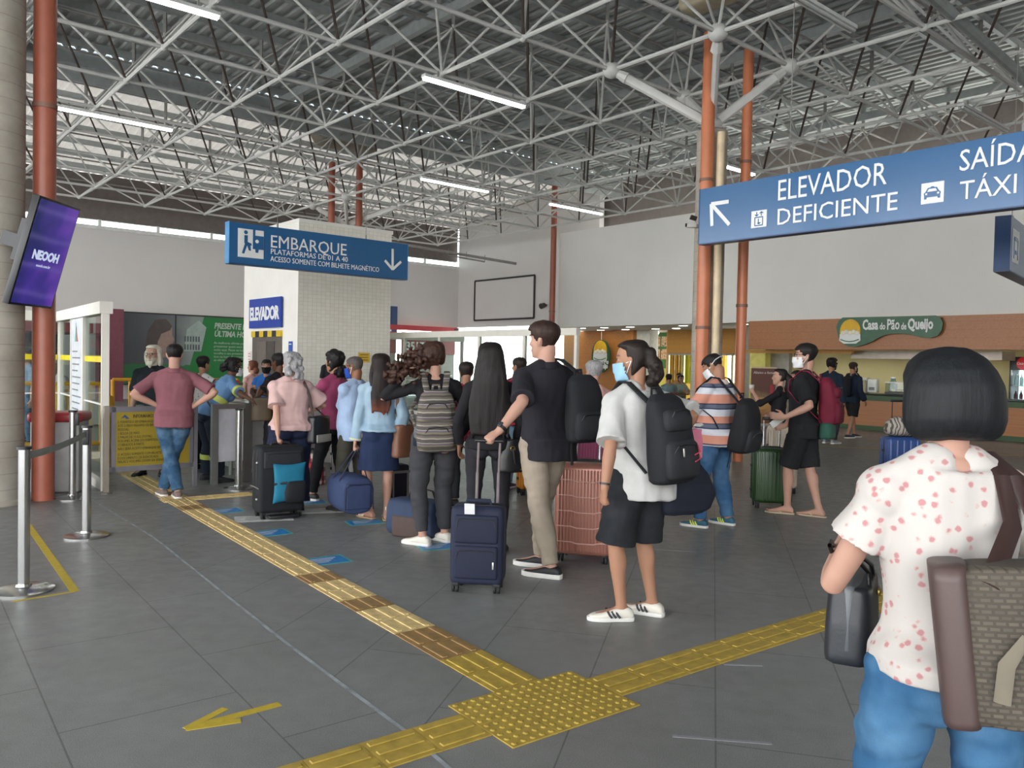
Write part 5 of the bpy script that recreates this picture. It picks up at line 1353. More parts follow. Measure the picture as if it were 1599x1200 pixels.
    def shoes(s, m, sole_m=None, name='shoe', h=1.0, ankle=.085, stripes=None, lace=None):
        k = s.k
        for i in range(2):
            a = s.ank[i]; d = s.fdir[i]; r = V((d.y, -d.x, 0)); z0 = a.z - .045 * s.H
            q = lambda t, z=0: V((a.x, a.y, z0 + z)) + d * (t * k)
            secs = [(-.078, .020, .05), (-.07, .032, ankle * .8), (-.045, .040, ankle), (0, .043, ankle), (.045, .045, .078), (.09, .049, .062), (.135, .050, .05), (.175, .043, .042), (.2, .028, .034), (.21, .012, .02)]
            mb = MB(); mb.loft([ring(q(t, .016 + (hh - .016) * k / 2), r, UP, hw * k, max(.006, (hh - .012) * k / 2), 16, 2.8) for t, hw, hh in secs])
            o = put(name, smoothed(solid(mb, .008, 2)), m, s.root)
            if sole_m:
                mb = MB(); pts = [(-.084, .012), (-.076, .034), (-.04, .043), (.04, .045), (.1, .053), (.15, .053), (.19, .042), (.212, .024), (.22, .006)]
                poly = [q(t) + r * (hw * k) for t, hw in pts] + [q(t) - r * (hw * k) for t, hw in reversed(pts)]
                c0 = q(0); mb.prism([tuple((p - c0).xy) for p in poly], .026 * h * k, Matrix.Translation(c0 + UP * .0005), 0, .004)
                sl_ = mb.build('sole', sole_m, o)
            if lace:
                mb = MB()
                for t in (.03, .055, .08): mb.tube([q(t) + r * .03 * k + UP * (.068 - (t - .03) * .3) * k, q(t) + UP * (.083 - (t - .03) * .4) * k, q(t) - r * .03 * k + UP * (.068 - (t - .03) * .3) * k], [.005 * k] * 3, n=6)
                mb.build('lace', lace, o)
            if stripes:
                for j in range(3):
                    for side in (1, -1):
                        mb = MB(); t = .03 + j * .026
                        mb.tube([q(t + .012, .066) + r * (side * .036 * k), q(t, .045) + r * (side * .05 * k), q(t - .016, .028) + r * (side * .0505 * k)], [(.007, .003)] * 3, n=6, ref=d)
                        mb.build('stripe', stripes, o)
    def sandals(s, m, strap, slide=False):
        k = s.k
        for i in range(2):
            a = s.ank[i]; d = s.fdir[i]; r = V((d.y, -d.x, 0)); z0 = a.z - .045 * s.H
            q = lambda t, z=0: V((a.x, a.y, z0 + z)) + d * (t * k)
            pts = [(-.08, .012), (-.07, .032), (-.02, .038), (.06, .042), (.12, .05), (.18, .044), (.215, .025), (.225, .006)]
            poly = [q(t) + r * (hw * k) for t, hw in pts] + [q(t) - r * (hw * k) for t, hw in reversed(pts)]
            mb = MB(); c0 = q(0); mb.prism([tuple((p - c0).xy) for p in poly], .016 * k, Matrix.Translation(c0 + UP * .0005), 0, .003); o = mb.build('sandal', m, s.root)
            mb = MB()
            if slide:
                for j in range(4): mb.tube([q(.07 + .022 * j, .02) + r * .048 * k, q(.08 + .022 * j, .055 - .006 * j) + r * .024 * k, q(.08 + .022 * j, .058 - .006 * j) - r * .02 * k, q(.07 + .022 * j, .02) - r * .048 * k], [(.008, .003)] * 4, n=6, ref=d)
            else:
                for sg in (-1, 1): mb.tube([q(.165, .016) + r * .012 * k * (1 if i == 0 else -1), q(.14, .045), q(.10, .05) + r * (.03 * sg * k), q(.05, .018) + r * (.043 * sg * k)], [(.006, .004)] * 4, n=6, ref=d)
            mb.build('strap', strap, o)
    # ---- hair
    def shell(s, off, keep, th=.012, nu=56, nv=34, amp=.0, seed=0, zs=None):
        """a cap following the head, kept where keep(x,y,z) is true"""
        k = s.k * s.hk; zz = [p[0] for p in HEADP]; m = MB(); rows = []
        for j in range(nv):
            z = -.118 + .234 * (j / (nv - 1)) ** .9
            hw, f, b = (float(np.interp(z, zz, [p[q] for p in HEADP])) for q in (1, 2, 3))
            o = off if not callable(off) else None; rows.append([])
            for i in range(nu):
                a = 2 * math.pi * i / nu; x, y = hw * math.cos(a), (f + b) / 2 + (f - b) / 2 * math.sin(a)
                n_ = V((x, y - (f + b) / 2, max(0, z - .02) * 1.1 if z > 0 else z * .2)).normalized()
                oo = off(x, y, z) if callable(off) else off
                p = V((x, y, z)) + n_ * oo; rows[-1].append((p, (x, y, z)))
        vs = {}
        for j in range(nv - 1):
            for i in range(nu):
                q = [(j, i), (j, (i + 1) % nu), (j + 1, (i + 1) % nu), (j + 1, i)]
                if all(keep(*rows[a][b_][1]) for a, b_ in q):
                    for t in q:
                        if t not in vs: vs[t] = m.bm.verts.new(s.C + s.HR @ (rows[t[0]][t[1]][0] * k))
                    m.bm.faces.new([vs[t] for t in q])
        top_ = [vs.get((nv - 1, i)) for i in range(nu)]
        if all(top_): m.bm.faces.new(top_)
        bmesh.ops.recalc_face_normals(m.bm, faces=m.bm.faces)
        me = bpy.data.meshes.new('m'); m.bm.to_mesh(me); m.bm.free()
        old = TMP.data; TMP.data = me; bpy.data.meshes.remove(old); TMP.modifiers.clear()
        so = TMP.modifiers.new('s', 'SOLIDIFY'); so.thickness = th * k; so.offset = -1
        su_ = TMP.modifiers.new('b', 'SMOOTH'); su_.iterations = 2; su_.factor = .4
        dg = bpy.context.evaluated_depsgraph_get(); dg.update(); me = smoothed(bpy.data.meshes.new_from_object(TMP.evaluated_get(dg)))
        if amp: wrinkle(me, amp, 90, seed, (1, 1, .3))
        return me
    def short_hair(s, m, off=.014, hairline=.055, nape=-.055, side=-.01, amp=.004, temple=.03, bald=None, quiff=0.0):
        def keep(x, y, z):
            if bald is not None and z > bald and y > -.05: return False
            if y > .052: return z > hairline
            if y > temple: return z > side + .045
            if y > -.01: return z > side + .012 if abs(x) > .04 else z > side
            return z > nape
        of = (lambda x, y, z: off * (.22 + .78 * min(1, max(0, (z + .01) / .06))) + (quiff * max(0, y + .02) / .1 if z > .06 else 0)) 
        return put('hair', s.shell(of, keep, .014, amp=amp, seed=3), m, s.root)
    def cap_hair(s, mb, off=.016, low=-.06):
        k = s.k * s.hk; X, Y, Z = (s.HR @ V(a) for a in ((1, 0, 0), (0, 1, 0), (0, 0, 1)))
        R = []
        for z, hw, f, b in HEADP:
            if z < low - .03: continue
            ff = f if z > .075 else (-.005 if z < .03 else .03)
            R.append(ring(s.C + Y * ((ff + b) / 2 * k) + Z * ((z + (off if z > .05 else 0)) * k), X, Y, (hw + off) * k, ((ff - b) / 2 + off) * k, 20, 2.1))
        mb.loft(R)
    def hair_mesh(s, mb, m, vox=.009, amp=.004, kk=70, stretch=(1, 1, .12), name='hair', seed=5, smooth=2):
        me = smoothed(solid(mb, vox, smooth)); wrinkle(me, amp, kk, seed, stretch, 9); return put(name, me, m, s.root)
    def long_hair(s, m, length=.45, w0=.085, w1=.13, d=.05, amp=.004, low_m=None, back=.02):
        k, mb = s.k, MB(); s.cap_hair(mb, .018, -.09)
        pts, rad = [], []
        down = -UP * .85 - s.upv * .15
        for j in range(9):
            u = j / 8; p = s.hd(0, -.075, .05 - .02 * u) + down * (length * u) - s.fS * (back * math.sin(min(1, u * 2.2) * math.pi / 2) + .045 * min(1, u * 3)) * k
            pts.append(p); rad.append(((w0 + (w1 - w0) * min(1, u * 1.6)) * k * (1 - .12 * max(0, u - .75) / .25), d * k * (1.25 - .85 * u)))
        mb.tube(pts, rad, n=18, ref=s.rS, cap='round'); rg = np.random.default_rng(21)
        for j in range(22):
            o = (j / 21 - .5) * 1.75 * rad[6][0]; q0, q1 = pts[5], pts[8]; y = rg.normal() * .008; e = q1 + (q1 - q0).normalized() * rg.uniform(-.03, .075 * min(1.4, length / .46)) 
            mb.tube([q0 + s.rS * o + s.fS * y, pts[7] + s.rS * (o * .97) + s.fS * y, e + s.rS * (o * .85 + rg.normal() * .008) + s.fS * y], [.02 * k, .018 * k, .005 * k], n=7)
        for sg in (-1, 1): mb.tube([s.hd(.06 * sg, .0, .06), s.hd(.078 * sg, -.005, -.03), s.hd(.085 * sg, -.03, -.11), s.hd(.085 * sg, -.06, -.2)], [.03 * k, .032 * k, .034 * k, .028 * k], n=10, cap='round')
        return s.hair_mesh(mb, m, .009, amp)
    def curly_hair(s, m, r=.03, n=70, spread=.03, amp=.008, low=-.07, extra=()):
        mb = MB(); s.cap_hair(mb, .02, low); rg = np.random.default_rng(11)
        for _ in range(n * 3):
            a, z = rg.uniform(0, 2 * math.pi), rg.uniform(low - .03, .11)
            zz = [p[0] for p in HEADP]; hw, f, b = (float(np.interp(z, zz, [p[q] for p in HEADP])) for q in (1, 2, 3))
            x, y = hw * math.cos(a), (f + b) / 2 + (f - b) / 2 * math.sin(a)
            if y > .03 and z < .06: continue
            e = 1 + spread * rg.uniform(.4, 1.2) / .09; mb.ell(s.hd(x * e, y * e, z + .012), (r * s.k * rg.uniform(.4, .8),) * 3, u=7, v=5)
        for p, rr in extra:
            for _ in range(16):
                d = V(rg.normal(size=3)).normalized() * rr * .75; mb.ell(s.hd(p[0] + d.x, p[1] + d.y, p[2] + d.z), (rr * .5 * s.k,) * 3, u=7, v=5)
        return s.hair_mesh(mb, m, .009, amp * .7, 130, (1, 1, 1), smooth=2)
    # ---- small wearables
    def mask(s, m, straps=True, around=False):
        me = s.shell(lambda x, y, z: .012 + .022 * max(0, 1 - abs(x) / .04) * (1 if -.06 < z < .01 else .5), lambda x, y, z: y > .018 and -.108 < z < -.002, .006, nu=48, nv=30)
        o = put('face_mask', me, m, s.root)
        if straps:
            mb = MB()
            for sg in (-1, 1):
                if around: mb.tube([s.hd(.07 * sg, .02, -.01), s.hd(.085 * sg, -.03, .015), s.hd(.08 * sg, -.07, .035), s.hd(.04 * sg, -.112, .045), s.hd(0, -.12, .047)], [.0035] * 5, n=6)
                else:
                    for z in (-.01, -.07): mb.tube([s.hd(.064 * sg, .022, z), s.hd(.079 * sg, .0, z * .5), s.hd(.087 * sg, -.02, -.002)], [.0028] * 3, n=6)
            mb.build('mask_strap', mat('strap_white', '#dfe3e6', .6), o)
        return o
    def glasses(s, m):
        mb = MB()
        for sg in (-1, 1):
            mb.tube([s.hd(.033 * sg + .024 * math.cos(a), .104, .014 + .018 * math.sin(a)) for a in [2 * math.pi * i / 14 for i in range(14)]], [.0022] * 14, n=6, closed=True)
            mb.tube([s.hd(.057 * sg, .1, .02), s.hd(.08 * sg, .04, .02), s.hd(.083 * sg, -.015, .018)], [.0024] * 3, n=6)
        mb.tube([s.hd(-.01, .107, .016), s.hd(.01, .107, .016)], [.0022] * 2, n=6)
        return mb.build('glasses', m, s.root)
    def watch(s, i, m, face):
        a, b = s.elb[i], s.wri[i]; d = (b - a).normalized(); q = b - d * .03 * s.k; r = s.arm_r(1.9) + .004
        mb = MB(); mb.tube([q - d * .012, q + d * .012], [r, r], n=16); o = mb.build('watch', m, s.root)
        n_ = -s.handdir[i][1]; x = d.cross(n_).normalized()
        mb = MB(); mb.box((0, 0, 0), (.036, .036, .01), Matrix(((x.x, d.x, n_.x, (q + n_ * r).x), (x.y, d.y, n_.y, (q + n_ * r).y), (x.z, d.z, n_.z, (q + n_ * r).z), (0, 0, 0, 1))), .004); mb.build('dial', face, o)
    def W(s, p): return s.M @ V(p)
    def L(s, p): return s.Mi @ V(p)
def fabric(name, col, rough=.85, var=.1, bump=.25, scale=7):
    return mat('cloth_' + name, col, rough, 0, var, scale, bump, 350, .25)
def denim(name, col, fade='#7fa0b8', amount=.35):
    k = 'denim_' + name
    if k in MATS: return MATS[k]
    m, t = base(k, .85, 0, .25); v = t.coord()
    f = t.noise(v, 4.5, 3); g = t.noise(t.coord((1, 1, 1)), 300, 2)
    c = t.mix(t.math('MULTIPLY', t.ramp(f, [(.42, '#000000'), (.72, '#ffffff')]), amount), lin(col), lin(fade))
    c = t.mix(t.math('MULTIPLY', g, .25), c, lin('#10202f')); t.ln(c, t.b.inputs['Base Color']); t.bump(g, .2, .003); MATS[k] = m; return m
def hair_mat(name, c0, c1, tip=None, z0=0, z1=1):
    k = 'hair_' + name
    if k in MATS: return MATS[k]
    m, t = base(k, .6, 0, .3); v = t.coord((60, 60, 4)); f = t.noise(v, 1.6, 3)
    c = t.ramp(f, [(.3, c0), (.7, c1)])
    if tip:
        s = t.sep(t.coord()); mr = t.new('ShaderNodeMapRange'); mr.inputs['From Min'].default_value = z1; mr.inputs['From Max'].default_value = z0; t.ln(s[2], mr.inputs['Value'])
        c = t.mix(mr.outputs[0], c, lin(tip))
    t.ln(c, t.b.inputs['Base Color']); t.bump(f, .5, .004); MATS[k] = m; return m
black_hair = hair_mat('black', '#0e0c0c', '#1f1a19'); brown_hair = hair_mat('brown', '#1c1310', '#3a271f'); grey_hair = hair_mat('grey', '#6d6b6c', '#a9a7a8'); white_hair = hair_mat('white', '#b9b2a2', '#e2dccb'); dark_hair = hair_mat('dark', '#15110f', '#2a211d')
# ------------------------------------------------------------------ the people
LIGHT, TAN, BROWN, DEEP = '#b58d7b', '#a0775f', '#84593f', '#5c3c2c'
white_sole = mat('sole_white', '#cfcdc8', .6); black_shoe = mat('shoe_black', '#1b1c20', .6, 0, .1, 30, .2, 200); white_shoe = mat('shoe_white', '#cfcabf', .6, 0, .06); black_sole = mat('sole_black', '#141415', .7)
brown_shoe = mat('shoe_brown_grey', '#6d5d58', .7); beige_sole = mat('sole_beige', '#b9a98f', .7); teal_shoe = mat('shoe_teal', '#25566b', .6); hivis = mat('hi_vis_band', '#b9c25a', .5); silver_band = mat('reflective_silver', '#c3c8c4', .35, .3)
dark_frame = mat('glasses_dark', '#1a1413', .4)
def fp(x, y): return floor_at(x, y)
def wh(px, py, Y): return ('w', at(px, py, Y))
def striped_cloth(name, stops, z0, z1, per=1.0):
    m, t = base('cloth_' + name, .85, 0, .25); v = t.coord(); s = t.sep(v)
    mr = t.new('ShaderNodeMapRange'); mr.inputs['From Min'].default_value = z0; mr.inputs['From Max'].default_value = z1; t.ln(t.math('ADD', s[2], t.math('MULTIPLY', t.noise(v, 3, 2), .02)), mr.inputs['Value'])
    f = mr.outputs[0]
    if per != 1.0: f = t.math('FRACT', t.math('MULTIPLY', f, per))
    t.ln(t.ramp(f, stops, 'CONSTANT'), t.b.inputs['Base Color']); t.bump(t.noise(v, 350, 2), .25, .003); return m
def plaid_cloth(name, a, b, c, sc=14):
    m, t = base('cloth_' + name, .85, 0, .25); v = t.coord(); s = t.sep(v)
    x = t.math('GREATER_THAN', t.math('FRACT', t.math('MULTIPLY', t.math('ADD', s[0], s[1]), sc)), .5); z = t.math('GREATER_THAN', t.math('FRACT', t.math('MULTIPLY', s[2], sc)), .5)
    cc = t.mix(x, lin(a), lin(b)); cc = t.mix(t.math('MULTIPLY', z, .6), cc, lin(c)); t.ln(cc, t.b.inputs['Base Color']); return m
def floral_cloth(name, ground, c1, c2, sc=17, th=.3):
    m, t = base('cloth_' + name, .85, 0, .25); v = t.coord(); n = t.new('ShaderNodeTexVoronoi'); n.inputs['Scale'].default_value = sc; t.ln(v, n.inputs['Vector'])
    w = t.noise(v, sc * 2.5, 2); d = t.math('ADD', n.outputs['Distance'], t.math('MULTIPLY', w, .35))
    c = t.ramp(d, [(0, c1), (th, c1), (th + .08, c2), (th + .14, ground), (1, ground)]); t.ln(c, t.b.inputs['Base Color']); t.bump(t.noise(v, 350, 2), .2, .003); return m
P = {}
# 1 bearded man behind the notice board
p = P['beard'] = Person('older man with long white hair and white beard behind the yellow notice', fp(238, 742), 186, 1.69, LIGHT, w=1.12, head=(-8, 4, 0), feet=((-.13, 0, 14), (.13, .02, -12)), paint={'brow': '#b8b0a2'})
p.build_body(beard=('#cfc8b8', .9)); p.top(fabric('dark_polo', '#20242a'), -.16, .8, collar=fabric('dark_polo', '#20242a')); p.pants(fabric('olive_grey', '#5c6158'), 1.97, .03, .02, amp=.012); p.shoes(black_shoe, black_sole)
mb = MB(); p.cap_hair(mb, .016, -.08)
for sg in (-1, 1): mb.tube([p.hd(.05 * sg, .01, .08), p.hd(.082 * sg, .0, .01), p.hd(.086 * sg, -.01, -.06), p.hd(.08 * sg, -.01, -.13)], [.024, .03, .032, .022], n=10, cap='round')
mb.tube([p.hd(0, -.09, 0), p.hd(0, -.1, -.08), p.hd(0, -.09, -.15)], [(.075, .03), (.085, .035), (.08, .025)], n=14, ref=p.rS, cap='round'); p.hair_mesh(mb, white_hair)
mb = MB(); mb.tube([p.hd(0, .088, -.085), p.hd(0, .094, -.115), p.hd(0, .085, -.155)], [(.042, .018), (.04, .022), (.016, .012)], n=12, ref=p.rS, cap='round'); p.hair_mesh(mb, white_hair, .008, name='beard')
p.glasses(dark_frame)
# 2 man in mauve polo, hands on hips, crossed legs
p = P['mauve'] = Person('man in a mauve polo and jeans, hands on hips, legs crossed', fp(272, 778), 17, 1.72, LIGHT, w=1.17, feet=((.04, -.03, 12), (-.13, .16, 20)), hip_shift=(.03, 0),
    hands=((-.205, .03, 1.045), (.215, .03, 1.045)), elbows=((-1, -.35, 0), (1, -.35, 0)), grip=(('relax', (.75, .25, -.35)), ('relax', (-.75, .25, -.35))), palm=((.2, .8, -.5), (-.2, .8, -.5)))
m_ = fabric('mauve', '#7d4f57'); p.build_body(); p.top(m_, -.16, .84, .016, collar=m_, amp=.008); p.pants(denim('mid', '#2f4f6d', '#8aa9bd', .5), 1.97, .012, .014, amp=.010); p.shoes(brown_shoe, white_sole); p.short_hair(black_hair, .012, nape=-.03)
# 3 partly hidden person
p = P['hidden'] = Person('dark haired person in a white top, mostly hidden behind the man in mauve', at(316, 700, 11.3), -20, 1.56, TAN, True)
p.build_body(); p.top(floral_cloth('bw_print', '#c9c6c4', '#55535a', '#8d8a8e', 22, .3), -.12, .7); p.pants(fabric('charcoal', '#303136')); p.shoes(black_shoe, black_sole); p.short_hair(black_hair, .02, nape=-.1)
# 4 uniformed attendant leaning over the gate
p = P['attend'] = Person('attendant in a light blue uniform with lime bands leaning over the gate', fp(330, 752), -48, 1.64, DEEP, True, w=1.08, lean=34, head=(-6, -12, 0), feet=((-.17, .0, 5), (.13, .03, -10)), hip_shift=(.0, -.06),
    hands=(wh(397, 632, 9.9), wh(404, 634, 9.75)), elbows=((-.3, 0, -1), (.4, -.2, -1)), grip=('flat', 'flat'))
u_ = fabric('uniform_blue', '#6183aa'); p.build_body(); p.top(u_, -.06, .8, .02, collar=u_); navy_t = fabric('uniform_navy', '#1f2533'); p.pants(navy_t, 1.97, .03, .015, amp=.010); p.shoes(black_shoe, black_sole)
mb = MB(); S_ = p.sec(.030, .24, .47); mb.loft([S_[0], S_[1]], cap=False); p_ = mb.build('waist_band', hivis, p.root)
for i in range(2):
    us, pts = p.armpath(i, .62, .8, 3); mb = MB(); mb.tube(pts, [p.arm_r(u) + .037 for u in us], n=16); mb.build('sleeve_band', hivis, p.root)
    us, pts = p.legpath(i, 1.36, 1.52, 3); mb = MB(); mb.tube(pts, [p.leg_r(u) + .048 for u in us], n=18); mb.build('shin_band', silver_band if i else hivis, p.root)
mb = MB(); pts = [p.sp(.97) - p.rS * .09 + p.upv * .03, p.sp(.8) - p.rS * .06 - p.fS * .15, p.sp(.5) + p.rS * .02 - p.fS * .165, p.sp(.2) + p.rS * .13 - p.fS * .145, p.sp(.05) + p.rS * .21 - p.fS * .05]; mb.tube(pts, [(.022, .004)] * 5, n=8, ref=p.rS); mb.build('bag_strap', mat('strap_black', '#17181b', .7), p.root)
p.curly_hair(black_hair, .026, 60, .02, .006, -.05, [((0, -.13, -.01), .05), ((.03, -.12, .03), .04), ((-.03, -.13, -.03), .045)]); p.mask(fabric('mask_white', '#d9dadb'))
# 5-7 people beyond the gate
p = P['pinkbg'] = Person('reddish haired woman in a pale pink top far behind the gate', at(394, 600, 14.3), 60, 1.5, LIGHT, True)
p.build_body(); p.top(fabric('pale_pink', '#d6a9a2'), -.12, .2); p.skirt(floral_cloth('red_print', '#a8444b', '#c9b7ae', '#b06a68', 16, .25), .5); p.shoes(brown_shoe, white_sole)
mb = MB(); p.cap_hair(mb, .016, -.05); mb.ell(p.hd(0, -.11, -.07), (.05, .05, .06)); p.hair_mesh(mb, hair_mat('auburn', '#4d2a1c', '#7a4a32'))
p = P['maskbg'] = Person('person in a blue vest with a black face mask facing us behind the gate', at(416, 600, 13.2), 175, 1.53, TAN, head=(10, 5, 0))
p.build_body(); p.top(fabric('blue_vest', '#2c62a8'), -.12, .3); p.pants(fabric('charcoal', '#303136')); p.shoes(black_shoe, black_sole); p.short_hair(black_hair); p.mask(fabric('mask_black', '#17181b'))
p = P['brownbag'] = Person('dark skinned person in a black top hidden behind the grey haired woman', at(434, 620, 10.6), 62, 1.62, DEEP, True, hands=((-.16, .3, 1.12), (.05, .3, 1.1)), elbows=((-.7, .1, -1), (.5, -.5, -1)))
p.build_body(); p.top(fabric('black_top', '#1c1b1f'), -.1, .55); p.pants(fabric('charcoal', '#303136')); p.shoes(black_shoe, black_sole); p.short_hair(black_hair, .016)
# 8 grey haired woman with the black suitcase
p = P['grey'] = Person('grey haired woman in a pale pink tee gripping the black suitcase', fp(452, 799), 30, 1.62, LIGHT, True, w=1.16, belly=.02, head=(8, 0, 0), feet=((-.1, .05, 8), (.12, .05, -4)),
    hands=(wh(434, 681, 8.10), (.27, .30, 1.02)), elbows=((-.1, -1, 0), (.9, -.5, -.3)), grip=('grip', 'pinch'))
p.build_body(); p.top(fabric('soft_pink', '#c0a09c'), -.02, .78, .024, .03, amp=.010); p.pants(floral_cloth('navy_floral', '#1b2138', '#51456b', '#2c2d49', 20, .16), 1.95, .035, .03, amp=.010); p.shoes(black_shoe, black_sole)
mb = MB(); p.cap_hair(mb, .018, -.07); rg = np.random.default_rng(4)
for _ in range(50): mb.ell(p.hd(rg.uniform(-.085, .085), rg.uniform(-.13, -.06), rg.uniform(-.16, .06)), (.024, .024, .03), u=8, v=6)
p.hair_mesh(mb, grey_hair, .009, .007, 80, (1, 1, .5))
# 9 distant man
p = P['tallbg'] = Person('man in a black tee standing far back against the white tiles', at(521, 600, 16.2), 15, 1.76, TAN, head=(0, 15, 0))
p.build_body(); p.top(fabric('black_top', '#1c1b1f'), -.14, .7); p.pants(fabric('charcoal', '#303136')); p.shoes(black_shoe, black_sole); p.short_hair(black_hair)
# 10 person in pink tee, long black trousers
p = P['pink'] = Person('curly dark haired person in a magenta tee and black trousers', fp(508, 782), 66, 1.66, TAN, head=(-6, 0, 0), feet=((-.07, .12, 0), (.16, -.2, -5)), hip_shift=(0, -.02),
    hands=((-.06, .30, 1.1), (.1, .33, 1.12)), elbows=((-.8, 0, -1), (.6, -.3, -1)), grip=('pinch', 'pinch'))
p.build_body(); p.top(fabric('magenta', '#9c4567'), -.1, .5, .014); p.pants(fabric('soft_black', '#19191c'), 1.95, .018, .0, amp=.012); p.shoes(black_shoe, white_sole)
p.curly_hair(black_hair, .026, 80, .02, .006, -.08, [((0, -.1, -.1), .05), ((.04, -.09, -.12), .045), ((-.04, -.09, -.12), .045)])
mb = MB(); pts = [p.sp(.95) + p.rS * .1 + p.upv * .06, p.sp(.8) + p.rS * .14 - p.fS * .13, p.sp(.5) + p.rS * .17 - p.fS * .13, p.sp(.2) + p.rS * .2 - p.fS * .06]; mb.tube(pts, [(.022, .004)] * 4, n=8, ref=p.rS); mb.build('bag_strap', mat('strap_grey', '#77777b', .7), p.root)
# 11 older man in light blue shirt
p = P['oldman'] = Person('older man with glasses and a blue face mask in a light blue shirt', fp(550, 797), 62, 1.60, BROWN, belly=.035, w=1.06, head=(8, 6, 0), feet=((-.09, .06, 5), (.1, -.08, -8)),
    hands=(wh(528, 690, 8.9), None), elbows=((-.4, -1, 0), None), grip=('pinch', 'relax'), paint={'brow': '#6f6864'})
lb = fabric('light_blue_shirt', '#93a6c2'); p.build_body(); p.top(lb, -.2, .86, .022, .02, collar=lb, amp=.009); p.pants(fabric('olive_dark', '#39372f'), 1.96, .016, .01); p.shoes(mat('shoe_dark_brown', '#2a221c', .6), black_sole)
p.short_hair(hair_mat('cropped', '#37312f', '#5b5552'), .005, hairline=.062, nape=-.05, amp=.0015); p.mask(fabric('mask_blue', '#24469c')); p.glasses(dark_frame)
# 12 woman in denim jacket
p = P['denim'] = Person('woman in a pale denim jacket and navy skirt with long red tipped hair', fp(588, 812), 14, 1.62, LIGHT, True, bare=True, feet=(('px', 578, 810, 35), ('px', 603, 812, -5)),
    hands=(wh(552, 706, 8.0), (.19, .05, .85)), elbows=((-.8, -.6, 0), (.5, -1, 0)), grip=('grip', 'relax'))
dj = denim('pale', '#8fa9bd', '#b9cbd6', .5); p.build_body(); p.top(dj, .05, 1.9, .022, .012, name='denim_jacket', amp=.011, cuff=fabric('cuff_cream', '#c4c2a2')); p.skirt(denim('navy', '#1b2744', '#2c3f66', .3), .36, .035); p.sandals(mat('sandal_tan', '#9a8062', .6), mat('zebra_strap', '#cfcac0', .6), True)
p.long_hair(hair_mat('redtip', '#140f0e', '#281d1a', '#7d4330', 1.02, 1.22), .46, .085, .105)
# 13 curly haired woman with the striped backpack
p = P['curly'] = Person('woman in a black top lifting her curly brown hair, wearing striped backpack', fp(668, 852), 8, 1.72, LIGHT, True, w=1.04, side=-1.5, feet=(('px', 660, 852, 55), ('px', 694, 846, 35)), head=(10, 0, -6),
    hands=(wh(628, 588, 6.95), (.24, .06, .92)), elbows=((-1, .1, -.25), (.9, -.5, 0)), grip=('relax', 'relax'))
p.build_body(); p.top(fabric('black_knit', '#19181b'), -.04, 1.95, .010, .002, amp=.006); p.pants(fabric('dark_grey_jogger', '#38383c'), 1.9, .022, -.004, amp=.012); p.shoes(white_shoe, white_sole)
mb = MB(); p.cap_hair(mb, .022, -.05); rg = np.random.default_rng(9); h0 = p.hd(0, -.02, .02); h1 = p.L(at(612, 588, 6.9))
for j in range(380):
    u = rg.uniform(0, 1) ** .8; c = h0.lerp(h1, u) + V(rg.normal(size=3)) * (.034 + .022 * math.sin(u * 3.1)); c.z += .03 * math.sin(u * 3.1)
    if u < .25: c = h0 + V(rg.normal(size=3)).normalized() * .085; 
    if (p.HR.inverted() @ (c - p.C)).y > .06: continue
    mb.ell(c, (rg.uniform(.012, .024),) * 3, u=7, v=5)
p.hair_mesh(mb, hair_mat('curly_brown', '#21140f', '#45291f'), .009, .006, 140, (1, 1, 1), smooth=2)
# 14 long black haired woman
p = P['long'] = Person('woman all in black with very long straight black hair', fp(760, 866), 2, 1.72, TAN, True, feet=((-.11, .02, 8), (.11, .04, -10)), hands=((-.25, .08, .9), (.25, .12, .92)), grip=('relax', 'relax'))
p.build_body(); p.top(fabric('black_top', '#1c1b1f'), -.06, 1.9, .012, amp=.008); p.pants(fabric('charcoal_legging', '#25252a'), 1.95, .008, 0, amp=.005); p.shoes(black_shoe, black_sole)
p.long_hair(black_hair, .64, .11, .175, .055, .006)
# 15-16 behind her
p = P['plaid'] = Person('short dark haired person in a red checked shirt behind the long haired woman', at(727, 640, 8.9), 10, 1.56, TAN, head=(0, 5, 0))
p.build_body(); p.top(plaid_cloth('red_plaid', '#8e2434', '#4b1420', '#2a1116', 18), -.2, 1.9, .02); p.pants(fabric('charcoal', '#303136')); p.shoes(black_shoe, black_sole); p.short_hair(dark_hair, .018)
p = P['camo'] = Person('person in a red and black striped sweater and pale jeans seen past the tall man', fp(806, 762), 30, 1.63, TAN, head=(10, 0, 0), feet=((-.12, 0, -60), (.14, .0, -70)))
m_, t = base('cloth_red_black', .85); v = t.coord((2.5, 2.5, 9)); t.ln(t.ramp(t.noise(v, 2.2, 2), [(.0, '#17151a'), (.5, '#17151a'), (.52, '#b12b45'), (.62, '#b12b45'), (.64, '#17151a')], 'CONSTANT'), t.b.inputs['Base Color'])
p.build_body(); p.top(m_, -.12, 1.9, .03, amp=.012); p.pants(denim('pale2', '#7d97ac', '#a9bccb', .4)); p.shoes(mat('shoe_purple', '#4f3c5c', .6, 0, .4, 30), white_sole); p.short_hair(dark_hair)
